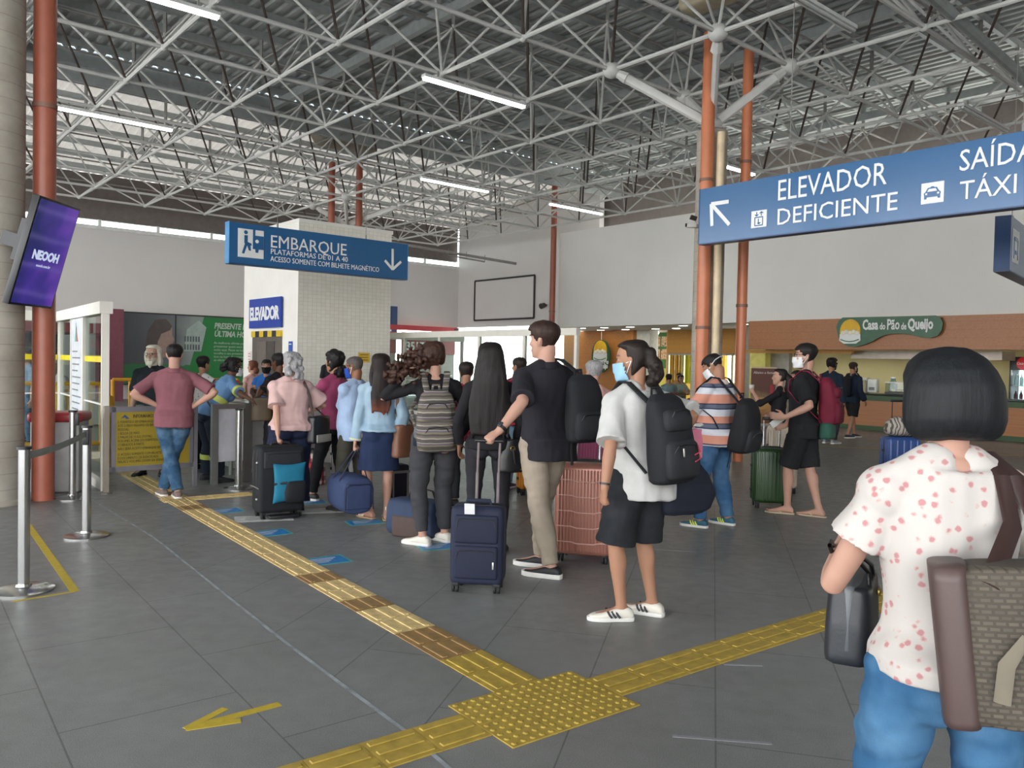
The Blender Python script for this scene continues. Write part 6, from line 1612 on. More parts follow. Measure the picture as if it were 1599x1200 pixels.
# 17 tall man
p = P['tall'] = Person('tall man in a black polo and beige trousers holding the navy suitcase handle', fp(843, 896), 34, 1.88, LIGHT, w=1.08, head=(22, 0, 0), side=-2.5, feet=(('px', 860, 903, 32), ('px', 845, 886, 34)), hip_shift=(-.01, .02),
    hands=(wh(779, 674, 5.62), (.24, .08, .98)), elbows=((-.6, -.7, -.6), (.6, -.8, 0)), grip=(('grip', (-.62, .05, -.35)), 'relax'), palm=((0, .25, -1), None))
bp = fabric('black_polo', '#232228'); p.build_body(); p.top(bp, -.20, .9, .02, .02, collar=bp, amp=.008); p.pants(fabric('beige_chino', '#94887a'), 1.97, .018, .004, amp=.012); p.shoes(black_shoe, white_sole, h=1.3); p.short_hair(brown_hair, .02, nape=-.04, side=-.02, quiff=.012)
p.watch(0, blackp, mat('watch_face', '#2d3238', .15))
# 18 person in peach behind
p = P['peach'] = Person('grey haired person in a peach top, hidden behind the tall man', at(926, 640, 8.35), 20, 1.6, LIGHT, True, w=1.05, hands=((-.1, .25, 1.15), (.2, .2, 1.25)), elbows=((-1, 0, -1), (1, -.1, -1)))
p.build_body(); p.top(fabric('peach', '#c79a90'), -.12, 1.2, .02); p.pants(fabric('charcoal', '#303136')); p.shoes(black_shoe, black_sole); p.short_hair(grey_hair, .02, nape=-.1)
# 19 man bun traveller
p = P['bun'] = Person('traveller with a hair bun, white tee and black shorts', fp(982, 967), 34, 1.72, TAN, head=(30, 2, 0), lean=4, side=-3, feet=(('px', 970, 969, 58), ('px', 1018, 961, 28)),
    hands=(wh(944, 764, 4.78), wh(1046, 690, 5.12)), elbows=((-.6, -.9, 0), (.15, -.6, -1)), grip=(('fist', (.1, .25, -1)), 'grip'))
wt = fabric('white_tee', '#b9b8b6'); p.build_body(beard=('#3a2a22', .35)); p.top(wt, -.27, .93, .03, .03, amp=.012); p.pants(denim('black_short', '#1d1e20', '#3c3d40', .4), 1.02, .04, .03, 'shorts', amp=.010); p.shoes(white_shoe, white_sole, stripes=mat('stripe_dark', '#24262c', .6), lace=white_sole)
mb = MB(); p.cap_hair(mb, .014, -.06); mb.ell(p.hd(-.005, -.118, .035), (.042, .038, .042)); mb.tube([p.hd(0, -.10, .01), p.hd(.01, -.135, -.04), p.hd(.015, -.14, -.10), p.hd(.01, -.12, -.16)], [.045, .055, .05, .02], n=12, cap='round')
rg = np.random.default_rng(5)
for j in range(30): mb.ell(p.hd(rg.normal() * .035, -.135 + rg.normal() * .02, -.02 - rg.uniform(0, .14)), (.022,) * 3, u=8, v=6)
p.hair_mesh(mb, dark_hair, .009, .005, 70, (1, 1, .5)); p.mask(fabric('mask_sky', '#8fb6cf'))
q = p.wri[0].lerp(p.elb[0], .12); d = (p.elb[0] - p.wri[0]).normalized(); mb = MB(); mb.tube([q - d * .006, q + d * .006], [.034, .034], n=16); mb.build('bracelet', blackp, p.root)
# 21 man in striped polo
st = [(0, '#2d3350'), (.03, '#a6aab4'), (.06, '#2d3350'), (.075, '#c98c78'), (.20, '#c5c6ce'), (.29, '#2d3350'), (.305, '#5b6274'), (.36, '#2d3350'), (.375, '#c98c78'), (.48, '#c5c6ce'), (.58, '#2d3350'), (.595, '#5b6274'), (.65, '#2d3350'), (.665, '#c98c78'), (.80, '#c5c6ce'), (.89, '#2d3350'), (.91, '#5b6274'), (.95, '#c98c78')]
p = P['striped'] = Person('stocky man in a peach, white and navy striped polo looking down', fp(1106, 823), 48, 1.71, TAN, w=1.3, belly=.05, head=(8, 30, 0), feet=(('px', 1093, 824, 8), ('px', 1136, 820, -2)),
    hands=((-.12, .34, 1.10), (.10, .36, 1.08)), elbows=((-1, -.5, -.8), (1, -.5, -.8)), grip=('pinch', 'pinch'))
sm = striped_cloth('peach_stripes', st, .80, 1.47); p.build_body(); p.top(sm, -.17, .84, .02, .016, collar=fabric('collar_white', '#c9b9b4'), amp=.007); p.pants(denim('bright', '#33597f', '#6f93b3', .45), 1.97, .012, .012, amp=.012); p.shoes(teal_shoe, white_sole, stripes=mat('lime_mark', '#c6d13a', .5)); p.short_hair(black_hair, .010, nape=-.02)
mb = MB()
p.mask(fabric('mask_white', '#d9dadb'), True, True)
# 22 woman with a cup
p = P['cup'] = Person('woman in a black top with a long ponytail raising a white cup', at(1216, 640, 11.4), 62, 1.55, LIGHT, True, head=(10, 0, 0), hands=((-.10, .34, 1.24), (.2, .15, .92)), elbows=((-.6, .2, -1), (.8, -.5, 0)), grip=('grip', 'relax'))
p.build_body(); p.top(fabric('black_top', '#1c1b1f'), -.1, 1.2, .012, neck=.9); p.pants(fabric('charcoal', '#303136')); p.shoes(black_shoe, black_sole)
mb = MB(); p.cap_hair(mb, .014, -.05); mb.tube([p.hd(0, -.1, .03), p.hd(0, -.15, -.03), p.hd(0, -.15, -.15), p.hd(0, -.12, -.3)], [.035, .06, .07, .04], n=12, cap='round'); p.hair_mesh(mb, black_hair, .01, .007, 60, (1, 1, .5))
# 23 man with maroon backpack
p = P['maroon'] = Person('man in a black tee, shorts and flip flops wearing a maroon backpack', fp(1246, 807), 58, 1.84, LIGHT, bare=True, head=(14, 0, 0), feet=(('px', 1229, 803, 4), ('px', 1278, 808, -6)), hip_shift=(0, .02),
    hands=(wh(1226, 652, 8.45), wh(1226, 665, 8.75)), elbows=((-.5, -1, -.6), (.5, -1, -.6)), grip=(('relax', (-.3, 1, .1)), ('pinch', (-.5, .9, -.2))))
p.build_body(beard=('#2a1d18', .5)); p.top(fabric('washed_black', '#1d1e21'), -.2, .86, .026, .02, amp=.009); p.pants(fabric('black_shorts', '#1f2023'), .98, .035, .02, 'shorts', amp=.008); p.sandals(mat('sandal_beige', '#a99a84', .6), mat('strap_beige', '#b9ab98', .6)); p.short_hair(black_hair, .02); p.mask(fabric('mask_white', '#d9dadb')); p.glasses(dark_frame)
# 24-26 by the snack bar
p = P['behind'] = Person('person in black half hidden behind the man with the maroon backpack', at(1243, 640, 13.0), 80, 1.53, TAN, head=(0, 0, 0))
p.build_body(); p.top(fabric('black_top', '#1c1b1f'), -.12, .6); p.pants(fabric('charcoal', '#303136')); p.shoes(black_shoe, black_sole); p.short_hair(black_hair)
p = P['navybar'] = Person('person in a navy top facing the snack bar, behind the maroon backpack', at(1297, 640, 17.2), -50, 1.79, TAN)
p.build_body(); p.top(fabric('navy_top', '#1d2838'), -.12, 1.9, .02); p.pants(fabric('charcoal', '#303136')); p.shoes(mat('shoe_grey', '#84868a', .6), white_sole); p.curly_hair(black_hair, .024, 60, .02, .006, -.05)
p.mask(fabric('mask_black', '#17181b'))
p = P['walker'] = Person('man in a navy top and black shorts walking right past the snack bar', fp(1330, 684), -66, 1.74, TAN, feet=((-.07, .16, 0), (.07, -.2, 0)), hands=((-.22, -.2, .85), (.24, .1, .87)), grip=('grip', 'relax'))
p.build_body(); p.top(fabric('navy_top', '#1d2838'), -.14, 1.9, .02); p.pants(fabric('black_shorts', '#1f2023'), .95, .03, .02, 'shorts'); p.shoes(mat('shoe_navy', '#222b3a', .6), white_sole); p.short_hair(brown_hair); p.mask(fabric('mask_black', '#17181b'))
# 27 woman in front
p = P['front'] = Person('woman in a white floral blouse and jeans with a dark bob, nearest the camera', (1.095, 2.0, 0), 5, 1.63, LIGHT, True, w=1.0, lean=3, voxel=.007, head=(-6, 4, 0), feet=((-.14, .1, 6), (.13, -.12, -4)),
    hands=((-.12, .30, 1.10), (.30, .10, .87)), elbows=((-.62, -.5, -.75), (1, -.4, 0)), grip=('grip', 'relax'))
p.build_body(); bl = floral_cloth('white_floral', '#bab4af', '#b07e80', '#bba6a0', 34, .38); p.top(bl, -.01, .5, .022, .022, amp=.009, vox=.008, name='blouse'); p.pants(denim('light', '#2f5a80', '#6f9abb', .5), 1.97, .014, .016, amp=.013, vox=.008, top_t=.06); p.shoes(black_shoe, black_sole)
mb = MB(); k_ = p.k; X_, Y_, Z_ = (p.HR @ V(a) for a in ((1, 0, 0), (0, 1, 0), (0, 0, 1)))
R_ = []
for z, hw, f, b in ((-.118, .098, -.005, -.098), (-.10, .118, .03, -.122), (-.07, .128, .045, -.136), (-.03, .128, .045, -.142), (.02, .122, .05, -.142), (.06, .112, .075, -.132), (.095, .093, .075, -.11), (.122, .06, .045, -.075), (.134, .02, .01, -.03)):
    R_.append(ring(p.C + Y_ * ((f + b) / 2 * k_) + Z_ * (z * k_), X_, Y_, hw * k_, (f - b) / 2 * k_, 28, 2.2))
mb.loft(R_); p.hair_mesh(mb, hair_mat('bob_black', '#0b0d10', '#171a1e'), .007, .004, 80, (1, 1, .12))
# 28.. seated diners
def diner(label, px, Y, yaw, H, top_m, hair, sleeve=.7, cap=None, skin=TAN, female=False, curly=False):
    q = at(px, 600, Y); p = Person(label, q, yaw, H, skin, female, voxel=.012, sit=(0, 0, .50), feet=((-.12, .42, 5), (.12, .42, -5)), hands=((-.16, .36, .80), (.16, .36, .80)), elbows=((-.8, -.3, -1), (.8, -.3, -1)))
    p.build_body(); p.top(top_m, -.1, sleeve, .016); p.pants(denim('mid', '#2f4f6d')); p.shoes(black_shoe, white_sole)
    if cap:
        p.short_hair(hair, .014); me = p.shell(.024, lambda x, y, z: z > .045, .01); c = put('cap', me, cap, p.root); mb = MB(); mb.box((0, 0, 0), (.15, .09, .008), p.root.matrix_basis.inverted() @ p.M @ (Matrix.Translation(p.hd(0, .13, .05)) @ p.HR.to_4x4()), .003); mb.build('cap_peak', cap, c)
    elif curly: p.curly_hair(hair, .026, 70, .025, .006, -.1)
    else: p.short_hair(hair, .02, nape=-.09)
    return p
P['d1'] = diner('diner in a grey shirt sitting with back to us at the snack bar table', 1044, 23.6, 5, 1.72, fabric('grey_shirt', '#6b7f83'), black_hair)
P['d2'] = diner('curly haired diner in glasses facing us at the snack bar table', 1063, 25.3, 175, 1.62, fabric('grey_green', '#7c8a80'), black_hair, female=True, curly=True); P['d2'].glasses(dark_frame)
P['d3'] = diner('diner in a black cap and black tee sitting in profile left of the orange pipe', 1091, 24.3, 80, 1.7, fabric('black_top', '#1c1b1f'), black_hair, cap=fabric('cap_black', '#17191d'))
P['d4'] = diner('diner at a farther table seen by the ochre curtain', 1060, 28.2, 170, 1.7, fabric('tan_shirt', '#9a7a4e'), black_hair)
P['d5'] = diner('diner half hidden behind the white tee shoulder at the snack bar', 1012, 24.9, -40, 1.58, fabric('red_dull', '#7a4a45'), brown_hair)
P['shopper'] = p = Person('person in a grey blue top standing in the dim shop behind the left glass cabin', at(42, 600, 13.9), 150, 1.62, TAN, voxel=.012)
p.build_body(); p.top(fabric('grey_blue', '#6f7f93'), -.12, .7); p.pants(denim('mid', '#2f4f6d')); p.shoes(black_shoe, white_sole); p.short_hair(black_hair)
P['shopper2'] = p = Person('person in a white top beyond the left glass cabin, right of the pipe', at(86, 600, 13.6), 190, 1.45, TAN, voxel=.012)
p.build_body(); p.top(fabric('white_tee', '#b9b8b6'), -.12, .7); p.pants(fabric('charcoal', '#303136')); p.shoes(black_shoe, white_sole); p.short_hair(grey_hair)
# ------------------------------------------------------------------ bags and luggage
zipm = mat('zip_metal', '#b9b7b2', .35, .7); rod = mat('rod_mauve_alu', '#8b7f80', .35, .5); rod_ch = mat('rod_chrome', '#c9cacc', .2, .8)
def soft(name, col, bump=.3): return mat('bag_' + name, col, .75, 0, .1, 12, bump, 260, .3)
navy_n = soft('navy_nylon', '#23273b'); navy_d = soft('navy_dark', '#1d2235'); blk = soft('black_nylon', '#1b1c20'); blk2 = soft('black_panel', '#26272b'); leather = mat('black_leather', '#18181b', .38, 0, .1, 20, .15, 120)
def wheels(t, w, d, r=.03, x=.78, y=.7):
    for sx in (-1, 1):
        for sy in (-1, 1):
            b = MB(); c = (sx * w / 2 * x, sy * d / 2 * y, r)
            for o in (-.014, .014): b.cyl((c[0] + o - .007, c[1], r), (c[0] + o + .007, c[1], r), r, n=14)
            b.box((c[0], c[1], r * 1.9), (.05, .05, r), None, .01); wh_ = b.build('wheel', black_sole, t)
def trolley(t, w, h, z0, ext, m, y=.0, gap=None, grip_m=blackp):
    gap = gap or w * .42
    for sx in (-1, 1):
        b = MB(); b.tube([(sx * gap / 2, y, h - .06), (sx * gap / 2, y, h + ext * .55)], [(.011, .008)] * 2, n=8, ref=(1, 0, 0)); b.tube([(sx * gap / 2, y, h + ext * .5), (sx * gap / 2, y, h + ext)], [(.0085, .006)] * 2, n=8, ref=(1, 0, 0)); b.build('handle_rod', m, t)
    b = MB(); b.box((0, y, h + ext), (gap + .05, .032, .034), None, .012, 3); b.build('handle_grip', grip_m, t)
def suitcase_soft(M, label, w, h, d, m, pm, ext=.0, rodm=rod, name='suitcase', pockets=((.30, .42), (.72, .36)), tag_=False, top_handle=True):
    t = thing(name, label, 'suitcase', M)
    b = MB(); b.box((0, 0, .055 + (h - .055) / 2), (w, d, h - .055), None, .045, 4); me = b.mesh(); o = put('body', smoothed(me), m, t)
    for zc, ph in pockets:
        b = MB(); b.box((0, -d / 2 - .004, .055 + (h - .055) * zc), (w * .82, .035, (h - .055) * ph), None, .03, 3); put('front_pocket', smoothed(b.mesh()), pm, t)
        b = MB(); zz = .055 + (h - .055) * (zc + ph * .36); b.tube([(-w * .36, -d / 2 - .02, zz - .06), (-w * .34, -d / 2 - .022, zz - .01), (-w * .3, -d / 2 - .023, zz), (w * .3, -d / 2 - .023, zz), (w * .34, -d / 2 - .022, zz - .01), (w * .36, -d / 2 - .02, zz - .06)], [.004] * 6, n=6); b.build('zip', blackp, t)
    for y in (-d * .18, d * .2):
        b = MB(); n = 40; pts = []
        for i in range(n):
            a = 2 * math.pi * i / n; x = (w / 2 + .002) * math.copysign(abs(math.cos(a)) ** .22, math.cos(a)); z = .055 + (h - .055) / 2 + ((h - .055) / 2 + .002) * math.copysign(abs(math.sin(a)) ** .22, math.sin(a)); pts.append((x, y, z))
        b.tube(pts, [.0045] * n, n=6, closed=True); b.build('piping', blackp, t)
    b = MB(); b.box((w * .33, -d / 2 - .024, .055 + h * .25), (.012, .008, .05), None, .003); b.build('zip_pull', zipm, t)
    if top_handle:
        b = MB(); b.tube([(-.09, -d * .1, h - .01), (-.08, -d * .1, h + .03), (.08, -d * .1, h + .03), (.09, -d * .1, h - .01)], [(.014, .007)] * 4, n=8); b.build('top_handle', pm, t)
    wheels(t, w, d)
    if ext: trolley(t, w, h, 0, ext, rodm, d * .25)
    if tag_:
        b = MB(); b.box((-.04, -d * .1 - .03, h + .02), (.07, .006, .075), Matrix.Rotation(.2, 4, 'X')); b.build('luggage_tag', mat('tag_white', '#cfcfd0', .5), t)
    return t
def suitcase_hard(M, label, w, h, d, m, ext=.0, rodm=rod_ch, ribs=14, chevron=None, top_m=None):
    t = thing('suitcase', label, 'suitcase', M)
    b = MB(); b.box((0, 0, .06 + (h - .06) / 2), (w, d, h - .06), None, .05, 5); put('shell', smoothed(b.mesh()), m, t)
    b = MB()
    for i in range(ribs):
        x = -w * .42 + w * .84 * i / (ribs - 1)
        for sy in (-1, 1): b.tube([(x, sy * (d / 2), .06 + h * .05), (x, sy * (d / 2), h * .93)], [(w * .84 / ribs * .33, .007)] * 2, n=8, ref=(1, 0, 0), cap='round')
    for i in range(6):
        y = -d * .34 + d * .68 * i / 5
        for sx in (-1, 1): b.tube([(sx * w / 2, y, .06 + h * .05), (sx * w / 2, y, h * .93)], [(.007, d * .68 / 6 * .33)] * 2, n=8, ref=(1, 0, 0), cap='round')
    b.build('ribs', m, t)
    if chevron:
        for j in range(5):
            z = h * (.2 + .155 * j); b = MB(); b.tube([(-w * .45, -d / 2 - .007, z + .012), (-w * .2, -d / 2 - .007, z + .012), (-w * .1, -d / 2 - .007, z), (w * .2, -d / 2 - .007, z), (w * .3, -d / 2 - .007, z + .012), (w * .45, -d / 2 - .007, z + .012)], [.0045] * 6, n=6); b.build('chevron_line', chevron, t)
    b = MB(); n = 40; pts = [((w / 2 + .003) * math.copysign(abs(math.cos(2 * math.pi * i / n)) ** .25, math.cos(2 * math.pi * i / n)), 0, .06 + (h - .06) / 2 + ((h - .06) / 2 + .003) * math.copysign(abs(math.sin(2 * math.pi * i / n)) ** .25, math.sin(2 * math.pi * i / n))) for i in range(n)]
    b.tube(pts, [.007] * n, n=6, closed=True); b.build('zip_band', blackp, t)
    b = MB(); b.box((0, d * .22, h), (w * .5, .09, .03), None, .01); b.build('handle_base', top_m or blackp, t)
    for z in (h * .3, h * .7):
        b = MB(); b.box((-w / 2 - .012, 0, z), (.025, .05, .035), None, .008); b.build('bumper', blackp, t)
    wheels(t, w, d, .034)
    if ext: trolley(t, w, h, 0, ext, rodm, d * .22)
    return t
def MZ(p, deg, z=0.0): return Matrix.Translation(V((p[0], p[1], z))) @ Matrix.Rotation(math.radians(deg), 4, 'Z')
# navy cabin suitcase held by the tall man
grip_w = P['tall'].W(P['tall'].hand_tip[0])
navy_at = at(746, 905, 5.62); navy_at.z = 0
t = suitcase_soft(MZ(navy_at, -6), 'navy fabric cabin suitcase with raised handle held by the tall man', .37, .60, .23, navy_n, navy_d, .0, tag_=True)
Mi_ = t.matrix_basis.inverted(); gl_ = Mi_ @ grip_w
for sx in (-1, 1):
    b = MB(); x0 = gl_.x * .7 + sx * .075; b.tube([(x0, .06, .56), (x0 + gl_.x * .1, .06 + (gl_.y - .06) * .4, .82)], [(.011, .008)] * 2, n=8, ref=(1, 0, 0)); b.tube([(x0 + gl_.x * .1, .06 + (gl_.y - .06) * .4, .8), (gl_.x + sx * .075, gl_.y, gl_.z)], [(.0085, .006)] * 2, n=8, ref=(1, 0, 0)); b.build('handle_rod', rod, t)
b = MB(); b.tube([(gl_.x - .09, gl_.y, gl_.z), (gl_.x + .09, gl_.y, gl_.z)], [(.016, .014)] * 2, n=12, cap='round'); b.build('handle_grip', blackp, t)
# big black suitcase with the turquoise cushion
grip_w = P['grey'].W(P['grey'].hand_tip[0])
bs = at(434, 800, 8.08); bs.z = 0
t = suitcase_soft(MZ(bs, 34), 'large black suitcase gripped by the grey haired woman', .46, .72, .27, blk, blk2, .0, pockets=((.80, .26),), top_handle=False)
gl_ = t.matrix_basis.inverted() @ grip_w
b = MB(); b.tube([(gl_.x - .1, gl_.y, .715), (gl_.x - .085, gl_.y, gl_.z - .01), (gl_.x, gl_.y, gl_.z), (gl_.x + .085, gl_.y, gl_.z - .01), (gl_.x + .1, gl_.y, .715)], [(.014, .01)] * 5, n=8); b.build('top_handle', blackp, t)
for z in (.2, .56):
    b = MB(); b.ell((-.238, -.08, z), (.012, .012, .012)); b.build('stud', zipm, t)
b = MB(); b.tube([(-.238, -.13, .31), (-.24, .0, .315), (-.238, .13, .31)], [.006] * 3, n=6); b.build('side_handle', zipm, t)
for x in (.0,):
    b = MB(); b.box((0, -.16, .03), (.3, .1, .03), None, .01); b.build('foot_rail', blackp, t)
Mt = t.matrix_basis
c = thing('cushion', 'turquoise cushion strapped to the front of the large black suitcase', 'cushion', Mt @ Matrix.Translation(V((.05, -.185, .36))))
b = MB(); n = 24
for sgn in (-1, 1):
    rows = []
    for i in range(n + 1):
        r_ = []
        for j in range(n + 1):
            u, v_ = 2 * i / n - 1, 2 * j / n - 1; th = .045 * (max(0, 1 - abs(u) ** 2.5) * max(0, 1 - abs(v_) ** 2.5)) ** .5
            k1 = 1 - .10 * (1 - abs(v_) ** 2) * abs(u) ** 3; k2 = 1 - .10 * (1 - abs(u) ** 2) * abs(v_) ** 3
            r_.append(b.bm.verts.new((u * .165 * k1, sgn * th, v_ * .2 * k2)))
        rows.append(r_)
    for i in range(n):
        for j in range(n):
            f = b.bm.faces.new((rows[i][j], rows[i + 1][j], rows[i + 1][j + 1], rows[i][j + 1])); f.smooth = True
bmesh.ops.remove_doubles(b.bm, verts=b.bm.verts, dist=1e-4)
b.build('cover', soft('turquoise', '#1b6b87', .15), c)
c = thing('pouch', 'small black pouch hanging over the turquoise cushion', 'pouch', Mt @ Matrix.Translation(V((.09, -.245, .17))))
b = MB(); b.loft([ring(V((x_, 0, z)), V((1, 0, 0)), V((0, 1, 0)), w_, d_, 18, 2.6) for x_, z, w_, d_ in ((0, 0, .07, .015), (0, .02, .1, .03), (0, .1, .105, .035), (.01, .17, .1, .03), (.02, .21, .08, .015))]); me = smoothed(b.mesh()); wrinkle(me, .004, 25, 3); put('body', me, blk, c)
b = MB(); b.tube([(-.08, 0, .2), (-.15, .03, .19), (-.2, .045, .185)], [(.012, .004)] * 3, n=6, ref=(0, 0, 1)); b.build('strap', blk2, c)
# rose suitcase, magenta, green, blue, orange, grey ones
rose = mat('shell_rose', '#9c6a5c', .32, .25, .06); chev = mat('chevron_pink', '#d0aba0', .4, .3)
p_ = at(912, 885, 6.55); suitcase_hard(MZ((p_.x, p_.y), -14), 'rose gold hard suitcase with zigzag lines behind the tall man', .46, .80, .3, rose, .26, rod_ch, 16, chev)
p_ = at(922, 760, 7.75); suitcase_hard(MZ((p_.x, p_.y), 10), 'magenta suitcase standing behind the rose gold suitcase', .42, .98, .28, mat('shell_magenta', '#8a2f57', .45), 0)
p_ = at(1203, 790, 9.2); suitcase_hard(MZ((p_.x, p_.y), -8), 'dark green ribbed hard suitcase with silver handle', .42, .68, .26, mat('shell_green', '#24411f', .35), .33, rod_ch, 10)
p_ = at(1219, 760, 10.3); suitcase_hard(MZ((p_.x, p_.y), -4), 'beige hard suitcase behind the green suitcase handle', .34, .86, .26, mat('shell_beige', '#b5a796', .45), 0)
p_ = at(1405, 700, 11.4); bl_t = suitcase_hard(MZ((p_.x, p_.y), 4), 'blue suitcase under the zebra print bundle', .46, .66, .28, mat('shell_blue', '#2b4a86', .35), .5, mat('rod_dark', '#3a2f33', .4), 5)
p_ = at(829, 720, 9.75); suitcase_hard(MZ((p_.x, p_.y), 15), 'orange suitcase glimpsed left of the tall man', .30, .66, .24, mat('shell_orange', '#c07a1d', .4), .2, mat('rod_dark', '#3a2f33', .4), 6)
p_ = at(536, 740, 10.7); suitcase_hard(MZ((p_.x, p_.y), 20), 'pale grey suitcase seen between the legs of the pink tee person', .30, .48, .22, mat('shell_pale', '#c3c1c3', .35), 0, rod_ch, 8)
for px, lab in ((1061, 'dark suitcase by the snack bar table, left one'), (1082, 'dark suitcase by the snack bar table, right one under the cap wearer')):
    p_ = at(px, 650, 22.6); suitcase_soft(MZ((p_.x, p_.y), -12), lab, .36, .68, .24, soft('charcoal_case', '#26282a'), blk2, 0)
# zebra bundle
zm, t_ = base('zebra_print', .8); v = t_.coord(); w = t_.new('ShaderNodeTexWave'); w.inputs['Scale'].default_value = 7; w.inputs['Distortion'].default_value = 6; w.inputs['Detail Scale'].default_value = 1.2; t_.ln(v, w.inputs[0]); t_.ln(t_.ramp(w.outputs['Fac'], [(.0, '#5d564f'), (.3, '#5d564f'), (.4, '#b5aea3')]), t_.b.inputs['Base Color'])
t = thing('zebra_bundle', 'zebra print cloth bundle resting on the blue suitcase', 'bag', bl_t.matrix_basis @ Matrix.Translation(V((-.01, -.03, .665))))
b = MB(); b.ell((0, 0, .14), (.24, .15, .14)); b.ell((-.1, .02, .1), (.14, .13, .1)); b.ell((.1, 0, .11), (.14, .13, .11)); me = smoothed(solid(b, .012, 3)); wrinkle(me, .012, 26, 8); put('cloth', me, zm, t)
b = MB(); b.tube([(-.02, -.13, .17), (.06, -.15, .2), (.13, -.1, .17)], [.012] * 3, n=8); b.build('knot', zm, t)
# duffels
def bag_body(w, d, h, p=3.0, rings_=((0, .9), (.06, 1), (.5, 1.02), (.85, .97), (1, .8)), m=None, amp=.006, seed=1, n=28):
    b = MB(); b.loft([ring(V((0, 0, h * z)), V((1, 0, 0)), V((0, 1, 0)), w / 2 * s_, d / 2 * s_, n, p) for z, s_ in rings_]); 
    me = smoothed(solid(b, .011, 3)); wrinkle(me, amp, 18, seed); return me
def lying(w, l, h, rings_=((-1, .82), (-.96, .95), (-.5, 1), (0, 1.02), (.5, 1), (.96, .95), (1, .82)), amp=.008, seed=2, p=3.0):
    b = MB(); b.loft([ring(V((0, l / 2 * y, h / 2)), V((1, 0, 0)), V((0, 0, 1)), w / 2 * s_, h / 2 * s_, 26, p) for y, s_ in rings_]); me = smoothed(solid(b, .011, 3)); wrinkle(me, amp, 18, seed); return me
tip = P['denim'].W(P['denim'].hand_tip[0]); d0 = V((tip.x - .05, tip.y - .04, .09))
t = thing('duffel_bag', 'blue duffel bag carried by the woman in the denim jacket', 'bag', MZ((d0.x, d0.y), 30, d0.z))
blue_d = soft('blue_duffel', '#2f3b5b'); put('body', lying(.33, .52, .37), blue_d, t)
b = MB(); b.box((0, -.262, .18), (.24, .03, .24), None, .025, 3); put('end_pocket', smoothed(b.mesh()), blue_d, t)
b = MB(); b.tube([(-.14, -.285, .06), (-.13, -.285, .27), (-.1, -.285, .3), (.1, -.285, .3), (.13, -.285, .27), (.14, -.285, .06)], [.006] * 6, n=6); b.build('zip', navy_d, t)
gl_ = t.matrix_basis.inverted() @ tip
for sx in (-1, 1):
    b = MB(); b.tube([(sx * .15, -.11, .2), (sx * .14, -.1, .33), (gl_.x + sx * .012, gl_.y - .03, gl_.z), (gl_.x + sx * .012, gl_.y + .03, gl_.z), (sx * .14, .1, .33), (sx * .15, .11, .2)], [(.014, .004)] * 6, n=8, ref=(0, 1, .2)); b.build('handle', navy_d, t)
q = at(651, 846, 7.32); t = thing('duffel_bag', 'navy and brown duffel bag standing behind the curly haired woman', 'bag', MZ((q.x, q.y), 62))
put('body', lying(.30, .50, .34, amp=.006, seed=6, p=4), soft('slate_duffel', '#2e3a52'), t)
b = MB(); b.box((0, .0, .1), (.325, .36, .2), None, .03, 3); put('brown_panel', smoothed(b.mesh()), soft('brown_panel', '#4a3d39'), t)
for z, h_ in ((.24, .035),):
    b = MB(); b.box((0, .262, z), (.26, .012, h_), None, .004); b.build('cream_band', mat('cream_webbing', '#b9ae95', .7), t)
b = MB(); b.box((0, .262, .12), (.03, .012, .22), None, .004); b.build('cream_band', mat('cream_webbing', '#b9ae95', .7), t)
b = MB(); b.tube([(.03 * math.cos(a), .275, .24 + .03 * math.sin(a)) for a in [2 * math.pi * i / 12 for i in range(12)]], [.006] * 12, n=6, closed=True); b.build('ring', zipm, t)
b = MB(); b.tube([(.05, -.17, .32), (.05, -.13, .41), (.05, .0, .43), (.05, .1, .40), (.05, .13, .33)], [(.018, .006)] * 5, n=8, ref=(1, 0, 0)); b.build('handle', mat('brown_webbing', '#3f332d', .7), t)
q = at(486, 740, 10.2); t = thing('plaid_bag', 'red, white and black checked bag on the floor by the black suitcase', 'bag', MZ((q.x, q.y), -10))
put('body', bag_body(.36, .26, .40, 3, ((0, .9), (.05, 1), (.5, .98), (.8, .8), (1, .45)), amp=.01), plaid_cloth('bag_plaid', '#b33a48', '#c9b9b6', '#2b1c22', 9), t)
b = MB(); b.tube([(-.08, 0, .36), (-.07, -.02, .44), (.03, -.02, .45), (.06, 0, .37)], [(.016, .006)] * 4, n=8); b.build('handle', blk, t)
q = at(619, 768, 9.4); t = thing('cooler_bag', 'black and purple grey cooler bag standing right of the bare legs', 'bag', MZ((q.x, q.y), 35))
b = MB(); b.box((0, 0, .19), (.24, .2, .38), None, .03, 3); put('body', smoothed(b.mesh()), soft('plum_black', '#211d29'), t)
for x in (-.09, .09):
    b = MB(); b.box((x, -.103, .15), (.016, .008, .28)); b.build('piping', mat('grey_webbing', '#7a736f', .7), t)
b = MB(); b.box((0, -.103, .3), (.24, .008, .03)); b.build('piping', mat('grey_webbing', '#7a736f', .7), t)
